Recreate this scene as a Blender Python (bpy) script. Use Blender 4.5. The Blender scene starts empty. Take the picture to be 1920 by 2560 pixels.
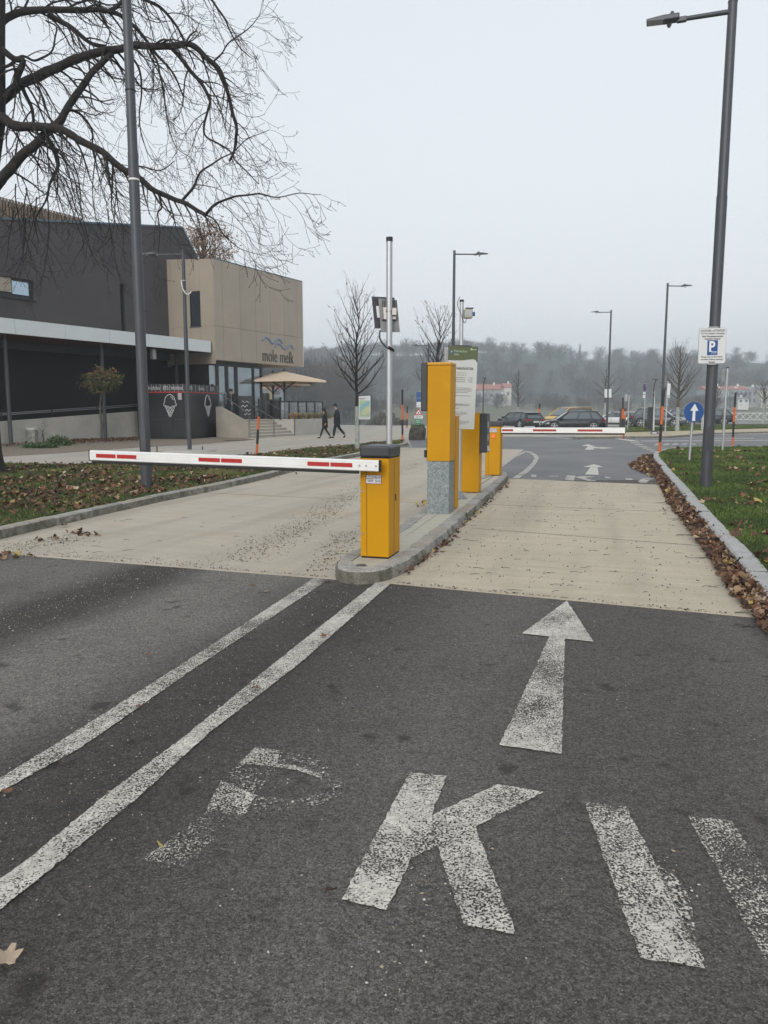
import bpy, bmesh, math, random
import numpy as np
from mathutils import Vector, Matrix, Euler, noise as mnoise
R = math.radians
rnd = random.Random(7)
sc = bpy.context.scene
col = sc.collection
# ---------------------------------------------------------------- camera
F_PX, H_CAM, TH = 1923.0, 1.55, math.atan(260 / 1923.0)
cd = bpy.data.cameras.new('camera'); cam = bpy.data.objects.new('camera', cd); col.objects.link(cam)
cam.location = (0, 0, H_CAM); cam.rotation_euler = (R(90) - TH, 0, 0)
cd.sensor_fit = 'VERTICAL'; cd.sensor_height = 36; cd.lens = 36 * F_PX / 2560
cd.clip_start = 0.05; cd.clip_end = 6000
sc.camera = cam
# ---------------------------------------------------------------- world (overcast winter noon)
w = bpy.data.worlds.new('World'); sc.world = w; w.use_nodes = True
wt = w.node_tree; wt.nodes.clear()
sky = wt.nodes.new('ShaderNodeTexSky'); sky.sky_type = 'NISHITA'; sky.sun_disc = False
SUN_EL, SUN_ROT = R(24), R(200)
sky.sun_elevation = SUN_EL; sky.sun_rotation = SUN_ROT; sky.air_density = 1.5; sky.dust_density = 6; sky.ozone_density = 1
hs = wt.nodes.new('ShaderNodeHueSaturation'); hs.inputs['Saturation'].default_value = 0.25
sb = wt.nodes.new('ShaderNodeBackground'); sb.inputs[1].default_value = 0.05
cb = wt.nodes.new('ShaderNodeBackground'); cb.inputs[1].default_value = 0.63
# cloud deck: soft, large mottling and a slow rise in brightness away from the horizon
tc = wt.nodes.new('ShaderNodeTexCoord'); sep = wt.nodes.new('ShaderNodeSeparateXYZ')
wt.links.new(tc.outputs['Generated'], sep.inputs[0])
mr = wt.nodes.new('ShaderNodeMapRange'); mr.inputs[1].default_value = 0.0; mr.inputs[2].default_value = 0.6
wt.links.new(sep.outputs['Z'], mr.inputs[0])
nz = wt.nodes.new('ShaderNodeTexNoise'); nz.inputs['Scale'].default_value = 1.6; nz.inputs['Detail'].default_value = 3
mp = wt.nodes.new('ShaderNodeMapping'); mp.inputs['Scale'].default_value = (1, 1, 3)
wt.links.new(tc.outputs['Generated'], mp.inputs[0]); wt.links.new(mp.outputs[0], nz.inputs['Vector'])
ma = wt.nodes.new('ShaderNodeMath'); ma.operation = 'MULTIPLY_ADD'; ma.inputs[1].default_value = 0.35; ma.inputs[2].default_value = -0.17
wt.links.new(nz.outputs['Fac'], ma.inputs[0])
ad = wt.nodes.new('ShaderNodeMath'); ad.operation = 'ADD'; ad.use_clamp = True
wt.links.new(mr.outputs[0], ad.inputs[0]); wt.links.new(ma.outputs[0], ad.inputs[1])
cr = wt.nodes.new('ShaderNodeValToRGB')
cr.color_ramp.elements[0].color = (1.125, 1.16, 1.215, 1); cr.color_ramp.elements[1].color = (1.035, 1.11, 1.20, 1)
wt.links.new(ad.outputs[0], cr.inputs[0]); wt.links.new(cr.outputs[0], cb.inputs[0])
wt.links.new(sky.outputs[0], hs.inputs['Color']); wt.links.new(hs.outputs[0], sb.inputs[0])
addS = wt.nodes.new('ShaderNodeAddShader'); wo = wt.nodes.new('ShaderNodeOutputWorld')
wt.links.new(sb.outputs[0], addS.inputs[0]); wt.links.new(cb.outputs[0], addS.inputs[1]); wt.links.new(addS.outputs[0], wo.inputs[0])
sd = bpy.data.lights.new('sun', 'SUN'); sd.energy = 0.8; sd.angle = R(25); sd.color = (1, 0.97, 0.93)
so = bpy.data.objects.new('sun', sd); col.objects.link(so)
sv = Vector((math.sin(SUN_ROT) * math.cos(SUN_EL), math.cos(SUN_ROT) * math.cos(SUN_EL), math.sin(SUN_EL)))
so.rotation_euler = sv.to_track_quat('Z', 'Y').to_euler(); so.location = (0, -10, 30)
vs = sc.view_settings; vs.view_transform = 'Standard'; vs.look = 'None'; vs.gamma = 1; vs.use_curve_mapping = False; vs.exposure = 0.0
sc.cycles.max_bounces = 6; sc.cycles.transparent_max_bounces = 16; sc.cycles.volume_bounces = 1; sc.cycles.use_denoising = True

# ---------------------------------------------------------------- measuring helpers: where a spot of the place stands
def ray(u, v):
    a, b = (u - 960) / F_PX, (1280 - v) / F_PX
    return Vector((a, math.cos(TH) + b * math.sin(TH), -math.sin(TH) + b * math.cos(TH)))
def G(u, v, z=0.0):
    d = ray(u, v); t = (z - H_CAM) / d.z
    return Vector((d.x * t, d.y * t, z))
def PY(u, v, Y):
    d = ray(u, v); t = Y / d.y
    return Vector((d.x * t, Y, H_CAM + d.z * t))
def ZAT(u, v, p):           # height at which the sight line through (u,v) passes above ground spot p
    return PY(u, v, p.y).z
def plane_hit(u, v, O, n):
    d = ray(u, v); c = Vector((0, 0, H_CAM)); t = (O - c).dot(n) / d.dot(n)
    return c + d * t

# ---------------------------------------------------------------- scene-graph helpers
WM = {}
def tag(o, label=None, cat=None, group=None, kind=None):
    if label: o['label'] = label
    if cat: o['category'] = cat
    if group: o['group'] = group
    if kind: o['kind'] = kind
    return o
def thing(name, loc, label=None, cat=None, group=None, rz=0.0, kind=None):
    o = bpy.data.objects.new(name, None); o.empty_display_size = 0.2
    col.objects.link(o); o.location = loc; o.rotation_euler = (0, 0, rz)
    WM[o.name] = Matrix.Translation(loc) @ Matrix.Rotation(rz, 4, 'Z')
    return tag(o, label, cat, group, kind)
def link_mesh(name, me, parent=None, matrix=None):
    o = bpy.data.objects.new(name, me); col.objects.link(o)
    if parent is not None: o.parent = parent
    if matrix is not None: o.matrix_local = matrix
    WM[o.name] = (WM[parent.name] if parent is not None else Matrix.Identity(4)) @ (matrix or Matrix.Identity(4))
    return o
class MB:
    """collects faces; build() links them as one mesh object"""
    def __init__(s): s.v = []; s.f = []; s.m = []; s.mats = []; s.smooth = []; s.sm = False
    def mi(s, mat):
        if mat not in s.mats: s.mats.append(mat)
        return s.mats.index(mat)
    def add(s, vs, fs, mat, sm=None):
        b = len(s.v); s.v += [tuple(p) for p in vs]; k = s.mi(mat); q = s.sm if sm is None else sm
        for f in fs: s.f.append(tuple(b + i for i in f)); s.m.append(k); s.smooth.append(q)
    def box(s, x0, x1, y0, y1, z0, z1, mat, M=None, bev=0.0):
        if bev > 0:
            bm = bmesh.new(); bmesh.ops.create_cube(bm, size=1)
            for v in bm.verts: v.co = Vector(((x0 + x1) / 2 + v.co.x * (x1 - x0), (y0 + y1) / 2 + v.co.y * (y1 - y0), (z0 + z1) / 2 + v.co.z * (z1 - z0)))
            bmesh.ops.bevel(bm, geom=bm.edges[:], offset=bev, segments=2, profile=0.5, affect='EDGES')
            bm.verts.index_update()
            vs = [v.co.copy() for v in bm.verts]; fs = [[v.index for v in f.verts] for f in bm.faces]; bm.free()
        else:
            vs = [Vector(p) for p in ((x0, y0, z0), (x1, y0, z0), (x1, y1, z0), (x0, y1, z0), (x0, y0, z1), (x1, y0, z1), (x1, y1, z1), (x0, y1, z1))]
            fs = [(0, 3, 2, 1), (4, 5, 6, 7), (0, 1, 5, 4), (1, 2, 6, 5), (2, 3, 7, 6), (3, 0, 4, 7)]
        if M is not None: vs = [M @ p for p in vs]
        s.add(vs, fs, mat)
    def prism(s, pts, z0, z1, mat, M=None, side=None):      # pts: xy outline (ccw)
        n = len(pts)
        a = sum(pts[i][0] * pts[(i + 1) % n][1] - pts[(i + 1) % n][0] * pts[i][1] for i in range(n))
        if a < 0: pts = list(pts)[::-1]
        vs = [Vector((p[0], p[1], z0)) for p in pts] + [Vector((p[0], p[1], z1)) for p in pts]
        if M is not None: vs = [M @ p for p in vs]
        s.add(vs, [tuple(range(n, 2 * n))], mat)
        s.add(vs, [tuple(range(n - 1, -1, -1))] + [(i, (i + 1) % n, n + (i + 1) % n, n + i) for i in range(n)], side or mat)
    def solid(s, poly, off, mat, side=None):                 # any flat 3-D outline thickened by a vector
        n = len(poly); vs = [Vector(p) for p in poly] + [Vector(p) + Vector(off) for p in poly]
        s.add(vs, [tuple(range(n)), tuple(range(2 * n - 1, n - 1, -1))], mat)
        s.add(vs, [(i, n + i, n + (i + 1) % n, (i + 1) % n) for i in range(n)], side or mat)
    def tube(s, pts, rad, mat, n=8, cap=True, sm=True):
        pts = [Vector(p) for p in pts]; m = len(pts)
        if not hasattr(rad, '__len__'): rad = [rad] * m
        vs = []; t = None; u = None
        for i, p in enumerate(pts):
            t2 = (pts[min(i + 1, m - 1)] - pts[max(i - 1, 0)])
            if t2.length < 1e-9: t2 = Vector((0, 0, 1))
            t2.normalize()
            if u is None: u = t2.orthogonal().normalized()
            else:
                u = u - t2 * u.dot(t2)
                u = u.normalized() if u.length > 1e-6 else t2.orthogonal().normalized()
            b = t2.cross(u)
            for k in range(n):
                a = 2 * math.pi * k / n
                vs.append(p + (u * math.cos(a) + b * math.sin(a)) * rad[i])
        fs = []
        for i in range(m - 1):
            for k in range(n):
                k2 = (k + 1) % n
                fs.append((i * n + k, i * n + k2, (i + 1) * n + k2, (i + 1) * n + k))
        s.add(vs, fs, mat, sm)
        if cap and n > 3: s.add(vs, [tuple(range(n - 1, -1, -1)), tuple(range((m - 1) * n, m * n))], mat, False)
    def sheet(s, pts, mat):
        pts = [Vector(p) for p in pts]; n = len(pts)
        a = sum(pts[i].x * pts[(i + 1) % n].y - pts[(i + 1) % n].x * pts[i].y for i in range(n))
        if a < 0: pts = pts[::-1]
        s.add(pts, [tuple(range(n))], mat)
    def disc(s, c, ax, r, th, mat, n=24, sm=False):
        ax = Vector(ax).normalized(); s.tube([Vector(c), Vector(c) + ax * th], r, mat, n, True, sm)
    def build(s, name, parent=None, world=True):
        me = bpy.data.meshes.new(name)
        vs = s.v
        if parent is not None and world:
            Mi = WM[parent.name].inverted(); vs = [tuple(Mi @ Vector(p)) for p in s.v]
        me.from_pydata(vs, [], s.f)
        for m in s.mats: me.materials.append(m)
        me.polygons.foreach_set('material_index', s.m); me.polygons.foreach_set('use_smooth', s.smooth)
        me.update()
        return link_mesh(name, me, parent)
def part(name, parent, fn, world=True):
    m = MB(); fn(m); return m.build(name, parent, world)
def copy_tree(o, parent=None):
    c = o.copy(); col.objects.link(c); c.parent = parent
    for ch in list(o.children): copy_tree(ch, c)
    return c
def np_mesh(name, verts, faces, mats, midx=None, parent=None, smooth=False):
    """fast mesh for many small faces: verts (n,3), faces (m,k)"""
    me = bpy.data.meshes.new(name); k = faces.shape[1]
    me.vertices.add(len(verts)); me.vertices.foreach_set('co', verts.astype(np.float32).ravel())
    me.loops.add(faces.size); me.loops.foreach_set('vertex_index', faces.astype(np.int32).ravel())
    me.polygons.add(len(faces)); me.polygons.foreach_set('loop_start', np.arange(0, faces.size, k, dtype=np.int32))
    try: me.polygons.foreach_set('loop_total', np.full(len(faces), k, dtype=np.int32))
    except Exception: pass
    for m in mats: me.materials.append(m)
    if midx is not None: me.polygons.foreach_set('material_index', midx.astype(np.int32))
    me.polygons.foreach_set('use_smooth', np.full(len(faces), smooth))
    me.update(calc_edges=True); me.validate()
    return link_mesh(name, me, parent)

# ---------------------------------------------------------------- materials
MATS = {}
def mat(name, c, rough=0.6, metal=0.0, var=0.0, vscale=8.0, bump=0.0, bscale=40.0, c2=None, spec=None, emit=0.0, coat=0.0, stretch=None, detail=4, dirt=0.0, dirtc=(0.05, 0.045, 0.035), dscale=1.5):
    if name in MATS: return MATS[name]
    m = bpy.data.materials.new(name); m.use_nodes = True; MATS[name] = m
    nt = m.node_tree; b = nt.nodes['Principled BSDF']; L = nt.links.new
    b.inputs['Roughness'].default_value = rough; b.inputs['Metallic'].default_value = metal
    if spec is not None: b.inputs['Specular IOR Level'].default_value = spec
    if coat: b.inputs['Coat Weight'].default_value = coat
    c = tuple(c) + (1,)
    b.inputs['Base Color'].default_value = c
    tcn = nt.nodes.new('ShaderNodeTexCoord'); src = tcn.outputs['Object']
    if stretch:
        mpn = nt.nodes.new('ShaderNodeMapping'); mpn.inputs['Scale'].default_value = stretch
        L(src, mpn.inputs[0]); src = mpn.outputs[0]
    out = None
    if var > 0 or c2 is not None:
        n = nt.nodes.new('ShaderNodeTexNoise'); n.inputs['Scale'].default_value = vscale; n.inputs['Detail'].default_value = detail
        L(src, n.inputs['Vector'])
        rp = nt.nodes.new('ShaderNodeValToRGB'); e = rp.color_ramp.elements
        e[0].position = 0.32; e[1].position = 0.68
        lo = tuple(x * (1 - var) for x in c[:3]) + (1,)
        hi = (tuple(c2) + (1,)) if c2 is not None else tuple(min(1, x * (1 + var)) for x in c[:3]) + (1,)
        e[0].color = lo; e[1].color = hi
        L(n.outputs['Fac'], rp.inputs[0]); out = rp.outputs[0]
    if dirt > 0:
        n2 = nt.nodes.new('ShaderNodeTexNoise'); n2.inputs['Scale'].default_value = dscale; n2.inputs['Detail'].default_value = 8; n2.inputs['Roughness'].default_value = 0.7
        L(src, n2.inputs['Vector'])
        mr2 = nt.nodes.new('ShaderNodeMapRange'); mr2.inputs[1].default_value = 0.48; mr2.inputs[2].default_value = 0.72; mr2.inputs[4].default_value = dirt
        L(n2.outputs['Fac'], mr2.inputs[0])
        mx = nt.nodes.new('ShaderNodeMix'); mx.data_type = 'RGBA'; mx.inputs[6].default_value = c; mx.inputs[7].default_value = tuple(dirtc) + (1,)
        if out: L(out, mx.inputs[6])
        L(mr2.outputs[0], mx.inputs[0]); out = mx.outputs[2]
    if out: L(out, b.inputs['Base Color'])
    if bump > 0:
        n3 = nt.nodes.new('ShaderNodeTexNoise'); n3.inputs['Scale'].default_value = bscale; n3.inputs['Detail'].default_value = 5
        L(src, n3.inputs['Vector'])
        bp = nt.nodes.new('ShaderNodeBump'); bp.inputs['Strength'].default_value = bump; bp.inputs['Distance'].default_value = 0.01
        L(n3.outputs['Fac'], bp.inputs['Height']); L(bp.outputs[0], b.inputs['Normal'])
    if emit:
        b.inputs['Emission Color'].default_value = c; b.inputs['Emission Strength'].default_value = emit
    return m
class NT:
    """tiny node wiring helper for the ground materials"""
    def __init__(s, name):
        s.m = bpy.data.materials.new(name); s.m.use_nodes = True; s.nt = s.m.node_tree; s.b = s.nt.nodes['Principled BSDF']; MATS[name] = s.m
        s.pos = s.n('NewGeometry').outputs['Position']
    def n(s, t, **k):
        nd = s.nt.nodes.new('ShaderNode' + t)
        for a, v in k.items(): setattr(nd, a, v)
        return nd
    def L(s, a, b): s.nt.links.new(a, b)
    def val(s, nd, i, v):
        if hasattr(v, 'links'): s.L(v, nd.inputs[i])
        else: nd.inputs[i].default_value = v
    def noise(s, scale, detail=4, rough=0.5, vec=None, dist=0.0):
        nd = s.n('TexNoise'); nd.inputs['Scale'].default_value = scale; nd.inputs['Detail'].default_value = detail
        nd.inputs['Roughness'].default_value = rough; nd.inputs['Distortion'].default_value = dist
        s.L(vec if vec is not None else s.pos, nd.inputs['Vector']); return nd.outputs['Fac']
    def voro(s, scale, feat='F1', out='Distance', vec=None):
        nd = s.n('TexVoronoi'); nd.feature = feat; nd.inputs['Scale'].default_value = scale
        s.L(vec if vec is not None else s.pos, nd.inputs['Vector']); return nd.outputs[out]
    def math(s, op, a, b=0.0, c=0.0, clamp=False):
        nd = s.n('Math'); nd.operation = op; nd.use_clamp = clamp
        s.val(nd, 0, a); s.val(nd, 1, b); s.val(nd, 2, c); return nd.outputs[0]
    def rng(s, x, a, b, c=0.0, d=1.0, smooth=False):
        nd = s.n('MapRange'); nd.clamp = True
        if smooth: nd.interpolation_type = 'SMOOTHSTEP'
        s.L(x, nd.inputs[0])
        for i, v in enumerate((a, b, c, d)): nd.inputs[i + 1].default_value = v
        return nd.outputs[0]
    def mix(s, f, a, b, mode='MIX'):
        nd = s.n('Mix'); nd.data_type = 'RGBA'; nd.blend_type = mode
        s.val(nd, 0, f)
        for i, v in ((6, a), (7, b)):
            if hasattr(v, 'links'): s.L(v, nd.inputs[i])
            else: nd.inputs[i].default_value = tuple(v) + (1,)
        return nd.outputs[2]
    def scaled(s, sc3, rot=0.0):
        nd = s.n('CombineXYZ')
        s.L(s.math('MULTIPLY', s.dot((math.cos(rot), -math.sin(rot), 0)), sc3[0]), nd.inputs[0])
        s.L(s.math('MULTIPLY', s.dot((math.sin(rot), math.cos(rot), 0)), sc3[1]), nd.inputs[1])
        return nd.outputs[0]
    def dot(s, v):
        nd = s.n('VectorMath'); nd.operation = 'DOT_PRODUCT'; s.L(s.pos, nd.inputs[0]); nd.inputs[1].default_value = v; return nd.outputs['Value']
    def bump(s, h, strength=0.5, dist=0.005):
        nd = s.n('Bump'); nd.inputs['Strength'].default_value = strength; nd.inputs['Distance'].default_value = dist
        s.L(h, nd.inputs['Height']); s.L(nd.outputs[0], s.b.inputs['Normal'])
LANE = R(16.5); LX = Vector((math.cos(LANE), -math.sin(LANE), 0)); LY = Vector((math.sin(LANE), math.cos(LANE), 0))

def asphalt():
    s = NT('asphalt')
    r = s.dot(tuple(LX))
    wob = s.noise(0.8, 3); r2 = s.math('MULTIPLY_ADD', wob, 0.5, r); 
    # bands that run with the lanes: worn pale wheel paths, dark gritty strips between them
    fac = s.n('ValToRGB'); cr = fac.color_ramp
    xs = s.rng(r2, -7.0, 3.0)
    stops = [(-7, .75), (-4.75, .72), (-4.35, .05), (-3.95, .05), (-3.5, .95), (-2.85, .9), (-2.3, .12), (-1.75, .08), (-1.35, .30), (-0.75, .55), (-0.2, .34), (0.45, .32), (1.1, .55), (1.8, .42), (3, .3)]
    cr.elements[0].position = 0; cr.elements[0].color = (.75, .75, .75, 1); cr.elements[1].position = 1; cr.elements[1].color = (.3, .3, .3, 1)
    for x, v in stops[1:-1]:
        e = cr.elements.new((x + 7 + .25) / 10); e.color = (v, v, v, 1)
    s.L(xs, fac.inputs[0])
    band = s.n('RGBToBW'); s.L(fac.outputs[0], band.inputs[0]); band = band.outputs[0]
    big = s.noise(0.5, 5, 0.6); band2 = s.math('MULTIPLY_ADD', big, 0.35, s.math('ADD', band, -0.17), clamp=True)
    base = s.mix(band2, (0.064, 0.056, 0.051), (0.215, 0.203, 0.182))
    g = s.noise(150, 3, 0.7); g2 = s.noise(45, 4, 0.65)
    tone = s.math('MULTIPLY', s.rng(g, 0.32, 0.68, 0.40, 1.65), s.rng(g2, 0.3, 0.7, 0.70, 1.32))
    stone = s.n('TexVoronoi'); stone.inputs['Scale'].default_value = 120; s.L(s.pos, stone.inputs['Vector'])
    tone = s.math('MULTIPLY', tone, s.rng(s.n_sep(stone.outputs['Color']), 0, 1, 0.62, 1.38))
    tone = s.math('MULTIPLY', tone, s.rng(s.noise(14, 5, 0.75), 0.3, 0.7, 0.80, 1.2))
    cbn = s.n('CombineXYZ')
    for i in range(3): s.L(tone, cbn.inputs[i])
    c = s.mix(1.0, base, cbn.outputs[0], 'MULTIPLY')
    cell = s.n('TexVoronoi'); cell.inputs['Scale'].default_value = 95; s.L(s.pos, cell.inputs['Vector'])
    chip = s.math('MULTIPLY', s.rng(cell.outputs['Distance'], 0.16, 0.30, 1, 0), s.math('GREATER_THAN', s.n_sep(cell.outputs['Color']), 0.90))
    c = s.mix(s.math('MULTIPLY', chip, 0.6), c, (0.42, 0.40, 0.35))
    sp = s.noise(4.5, 2, 0.5); c = s.mix(s.rng(sp, 0.64, 0.72, 0, 0.6), c, (0.026, 0.024, 0.023)); c = s.mix(s.rng(s.noise(1.3, 6, 0.7), 0.5, 0.75, 0, 0.35), c, (0.05, 0.045, 0.042))
    s.L(c, s.b.inputs['Base Color'])
    s.b.inputs['Roughness'].default_value = 0.85; s.b.inputs['Specular IOR Level'].default_value = 0.3
    h = s.math('ADD', s.math('MULTIPLY', s.noise(75, 3, 0.6), 0.8), s.math('MULTIPLY', s.noise(190, 2), 0.5))
    s.bump(h, 1.0, 0.024)
    return s.m
NT.n_sep = lambda s, colr: (lambda nd: (s.L(colr, nd.inputs[0]), nd.outputs[0])[1])(s.n('SeparateColor'))

def paint(name, wear, c=(0.60, 0.57, 0.50), grain=110):
    """worn road paint: holes show the asphalt beneath"""
    s = NT(name)
    v1 = s.noise(grain, 3, 0.6); v2 = s.noise(grain * .35, 3, 0.6); v3 = s.noise(1.7, 3, 0.6)
    h = s.math('ADD', s.math('MULTIPLY', v1, 0.62), s.math('ADD', s.math('MULTIPLY', v2, 0.2), s.math('MULTIPLY', v3, 0.38)))
    keep = s.rng(h, wear - 0.03, wear + 0.035)
    c1 = s.mix(s.rng(s.noise(30, 5, .7), .3, .7), tuple(x * .62 for x in c), tuple(min(1, x * 1.2) for x in c)); c1 = s.mix(s.rng(s.noise(2.5, 5, .7), .45, .75, 0, .5), c1, (.25, .235, .205))
    s.L(c1, s.b.inputs['Base Color']); s.b.inputs['Roughness'].default_value = 0.75
    s.bump(h, 0.6, 0.006)
    tr = s.n('BsdfTransparent'); mx = s.n('MixShader'); out = s.nt.nodes['Material Output']
    s.L(keep, mx.inputs[0]); s.L(tr.outputs[0], mx.inputs[1]); s.L(s.b.outputs[0], mx.inputs[2]); s.L(mx.outputs[0], out.inputs[0])
    return s.m

def concrete(name, c=(0.40, 0.385, 0.335), tint=(0.33, 0.325, 0.295), streak=1.0, speck=0.7, rot=None, rust=0.0):
    s = NT(name); rot = LANE if rot is None else rot
    vec = s.scaled((0.5, 6.0, 1), rot)
    st = s.noise(1.1, 6, 0.65, vec); cl = s.noise(0.7, 5, 0.6)
    a = s.mix(s.rng(st, 0.35, 0.68), c, tint)
    a = s.mix(s.rng(cl, 0.35, 0.7, 0, 0.7), a, tuple(x * 0.80 for x in c))
    trk = s.noise(1.5, 3, 0.5, s.scaled((1.3, 0.10, 1), rot)); a = s.mix(s.rng(trk, 0.48, 0.66, 0, 0.42), a, tuple(x * 0.66 for x in tint))
    a = s.mix(s.rng(s.noise(2.2, 7, 0.75), 0.54, 0.72, 0, 0.45), a, tuple(x * q for x, q in zip(tint, (.74, .70, .62))))
    fine = s.rng(s.noise(60, 4, 0.7), 0.3, 0.7, 0.86, 1.12)
    cbn = s.n('CombineXYZ')
    for i in range(3): s.L(fine, cbn.inputs[i])
    a = s.mix(1.0, a, cbn.outputs[0], 'MULTIPLY')
    v = s.n('TexVoronoi'); v.inputs['Scale'].default_value = 26; s.L(s.pos, v.inputs['Vector'])
    dots = s.math('MULTIPLY', s.rng(v.outputs['Distance'], 0.08, 0.16, 1, 0), s.math('GREATER_THAN', s.n_sep(v.outputs['Color']), 0.80))
    patch = s.rng(s.noise(0.9, 4, 0.6), 0.42, 0.6)
    a = s.mix(s.math('MULTIPLY', s.math('MULTIPLY', dots, patch), speck), a, (0.09, 0.075, 0.06))
    if rust:
        a = s.mix(s.rng(s.noise(0.6, 5, 0.7), 0.55, 0.72, 0, rust), a, (0.42, 0.30, 0.20))
    s.L(a, s.b.inputs['Base Color']); s.b.inputs['Roughness'].default_value = 0.85; s.b.inputs['Specular IOR Level'].default_value = 0.3
    s.bump(s.math('ADD', st, s.noise(90, 3)), 0.25, 0.006)
    return s.m
# ================================================================ MATERIALS
M_ASPH = asphalt()
M_CONC = concrete('lane_concrete', (0.54, 0.470, 0.355), (0.42, 0.37, 0.29))
M_CONCL = concrete('left_lane_concrete', (0.50, 0.445, 0.355), (0.42, 0.38, 0.315), rot=R(20), rust=0.6)
M_ISL = concrete('island_concrete', (0.52, 0.49, 0.40), (0.45, 0.42, 0.34), speck=0.4)
M_PATH = concrete('path_surface', (0.47, 0.425, 0.36), (0.41, 0.38, 0.33), speck=0.3)
M_PAVE = concrete('pavement_beige', (0.50, 0.42, 0.28), (0.44, 0.38, 0.27), speck=0.2)
M_LOT = concrete('car_park_surface', (0.42, 0.40, 0.35), (0.36, 0.35, 0.32), speck=0.2)
M_WALLC = mat('wall_concrete', (0.40, 0.385, 0.35), 0.85, var=0.10, vscale=1.2, bump=0.15, bscale=60, dirt=0.35, dirtc=(0.22, 0.20, 0.17))
def far_asphalt():
    s = NT('far_asphalt'); n = s.noise(0.35, 5, 0.6); g = s.noise(60, 3, 0.7)
    a = s.mix(s.rng(n, 0.35, 0.65), (0.155, 0.155, 0.158), (0.215, 0.212, 0.21))
    a = s.mix(s.rng(g, 0.35, 0.65, 0, 0.35), a, (0.08, 0.08, 0.08)); s.L(a, s.b.inputs['Base Color']); s.b.inputs['Roughness'].default_value = 0.85
    s.bump(g, 0.4, 0.005); return s.m
M_FASPH = far_asphalt()
def granite(name, c, moss):
    s = NT(name); g = s.noise(120, 4, 0.8); n = s.noise(6, 6, 0.7)
    a = s.mix(s.rng(g, 0.35, 0.65), tuple(x * .38 for x in c), tuple(min(1, x * 1.45) for x in c))
    a = s.mix(s.rng(n, 0.45, 0.65, 0, moss), a, (0.075, 0.07, 0.045))
    s.L(a, s.b.inputs['Base Color']); s.b.inputs['Roughness'].default_value = 0.85
    s.bump(s.math('ADD', s.noise(30, 5, 0.7), s.math('MULTIPLY', s.noise(9, 4), 1.2)), 0.9, 0.015); return s.m
M_GTOP = [granite('granite_top_%s' % n, c, 0.35) for n, c in (('pale', (0.42, 0.40, 0.36)), ('mid', (0.36, 0.35, 0.32)), ('warm', (0.40, 0.36, 0.30)))]
M_GSIDE = [granite('granite_side_%s' % n, c, 0.95) for n, c in (('dark', (0.19, 0.18, 0.15)), ('mid', (0.26, 0.245, 0.21)), ('grey', (0.32, 0.32, 0.30)))]
M_GRT = granite('granite_kerb_top', (0.46, 0.455, 0.435), 0.2); M_GRS = granite('granite_kerb_side', (0.33, 0.325, 0.31), 0.5)
def lawn_mat(name, brown):
    s = NT(name); n = s.noise(2.2, 6, 0.7); g = s.noise(55, 3, 0.7)
    a = s.mix(s.rng(n, 0.4 - brown, 0.7 - brown), (0.075, 0.105, 0.026), (0.10, 0.072, 0.04))
    a = s.mix(s.rng(g, 0.3, 0.7), a, (0.035, 0.045, 0.016), 'MIX'); s.L(a, s.b.inputs['Base Color']); s.b.inputs['Roughness'].default_value = 0.95
    s.bump(g, 1.0, 0.03); return s.m
M_LAWN = lawn_mat('lawn_soil', 0.0); M_LAWNL = lawn_mat('lawn_soil_leafy', 0.12)
M_SOIL = mat('bare_soil', (0.20, 0.165, 0.125), 0.95, var=0.35, vscale=9, bump=0.8, bscale=30)
M_EARTH = mat('earth', (0.16, 0.13, 0.09), 0.95, var=0.3, vscale=0.6)
M_BROWNF = mat('meadow_far', (0.21, 0.175, 0.12), 0.95, var=0.35, vscale=0.08, c2=(0.14, 0.15, 0.08))
M_HILL = mat('hill_wood_floor', (0.085, 0.078, 0.066), 0.95, var=0.3, vscale=0.035, c2=(0.05, 0.062, 0.045), detail=8)
M_RUB = mat('rubble_bank', (0.10, 0.095, 0.085), 0.95, var=0.4, vscale=3, bump=1.0, bscale=8)
M_YEL = mat('yellow_paint', (0.54, 0.26, 0.001), 0.46, var=0.05, vscale=2, spec=0.2, dirt=0.22, dirtc=(0.42, 0.22, 0.02), dscale=3)
M_YEL2 = mat('yellow_paint_lid', (0.60, 0.30, 0.015), 0.38)
M_BLK = mat('anthracite_plastic', (0.035, 0.038, 0.043), 0.42, var=0.1, vscale=3)
M_RUBB = mat('black_rubber', (0.012, 0.012, 0.013), 0.6)
M_SEAM = mat('dark_gap', (0.012, 0.009, 0.005), 0.8)
M_WHT = mat('white_aluminium', (0.78, 0.78, 0.76), 0.38, var=0.04, vscale=4, dirt=0.15, dirtc=(0.5, 0.49, 0.45), dscale=3)
M_RED = mat('red_reflective', (0.42, 0.018, 0.015), 0.35, var=0.15, vscale=140)
M_REDF = mat('red_reflective_dull', (0.35, 0.025, 0.02), 0.45)
M_STEEL = mat('bolt_steel', (0.42, 0.40, 0.37), 0.35, metal=0.9)
M_ALU = mat('pole_aluminium', (0.47, 0.48, 0.49), 0.42, metal=0.7, var=0.05, vscale=3)
def galv():
    s = NT('galvanized_sheet'); v = s.n('TexVoronoi'); v.inputs['Scale'].default_value = 75; s.L(s.pos, v.inputs['Vector'])
    n = s.noise(40, 4, 0.7); k = s.math('ADD', s.math('MULTIPLY', s.n_sep(v.outputs['Color']), 0.35), s.math('MULTIPLY', n, 0.9))
    a = s.mix(s.rng(k, 0.45, 0.85), (0.14, 0.17, 0.18), (0.33, 0.36, 0.37)); s.L(a, s.b.inputs['Base Color'])
    s.b.inputs['Metallic'].default_value = 0.35; s.b.inputs['Roughness'].default_value = 0.5; return s.m
M_GALV = galv()
M_POLE = mat('pole_anthracite', (0.060, 0.065, 0.075), 0.45, metal=0.2, var=0.10, vscale=2, dirt=0.2, dirtc=(0.10, 0.10, 0.10))
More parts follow.
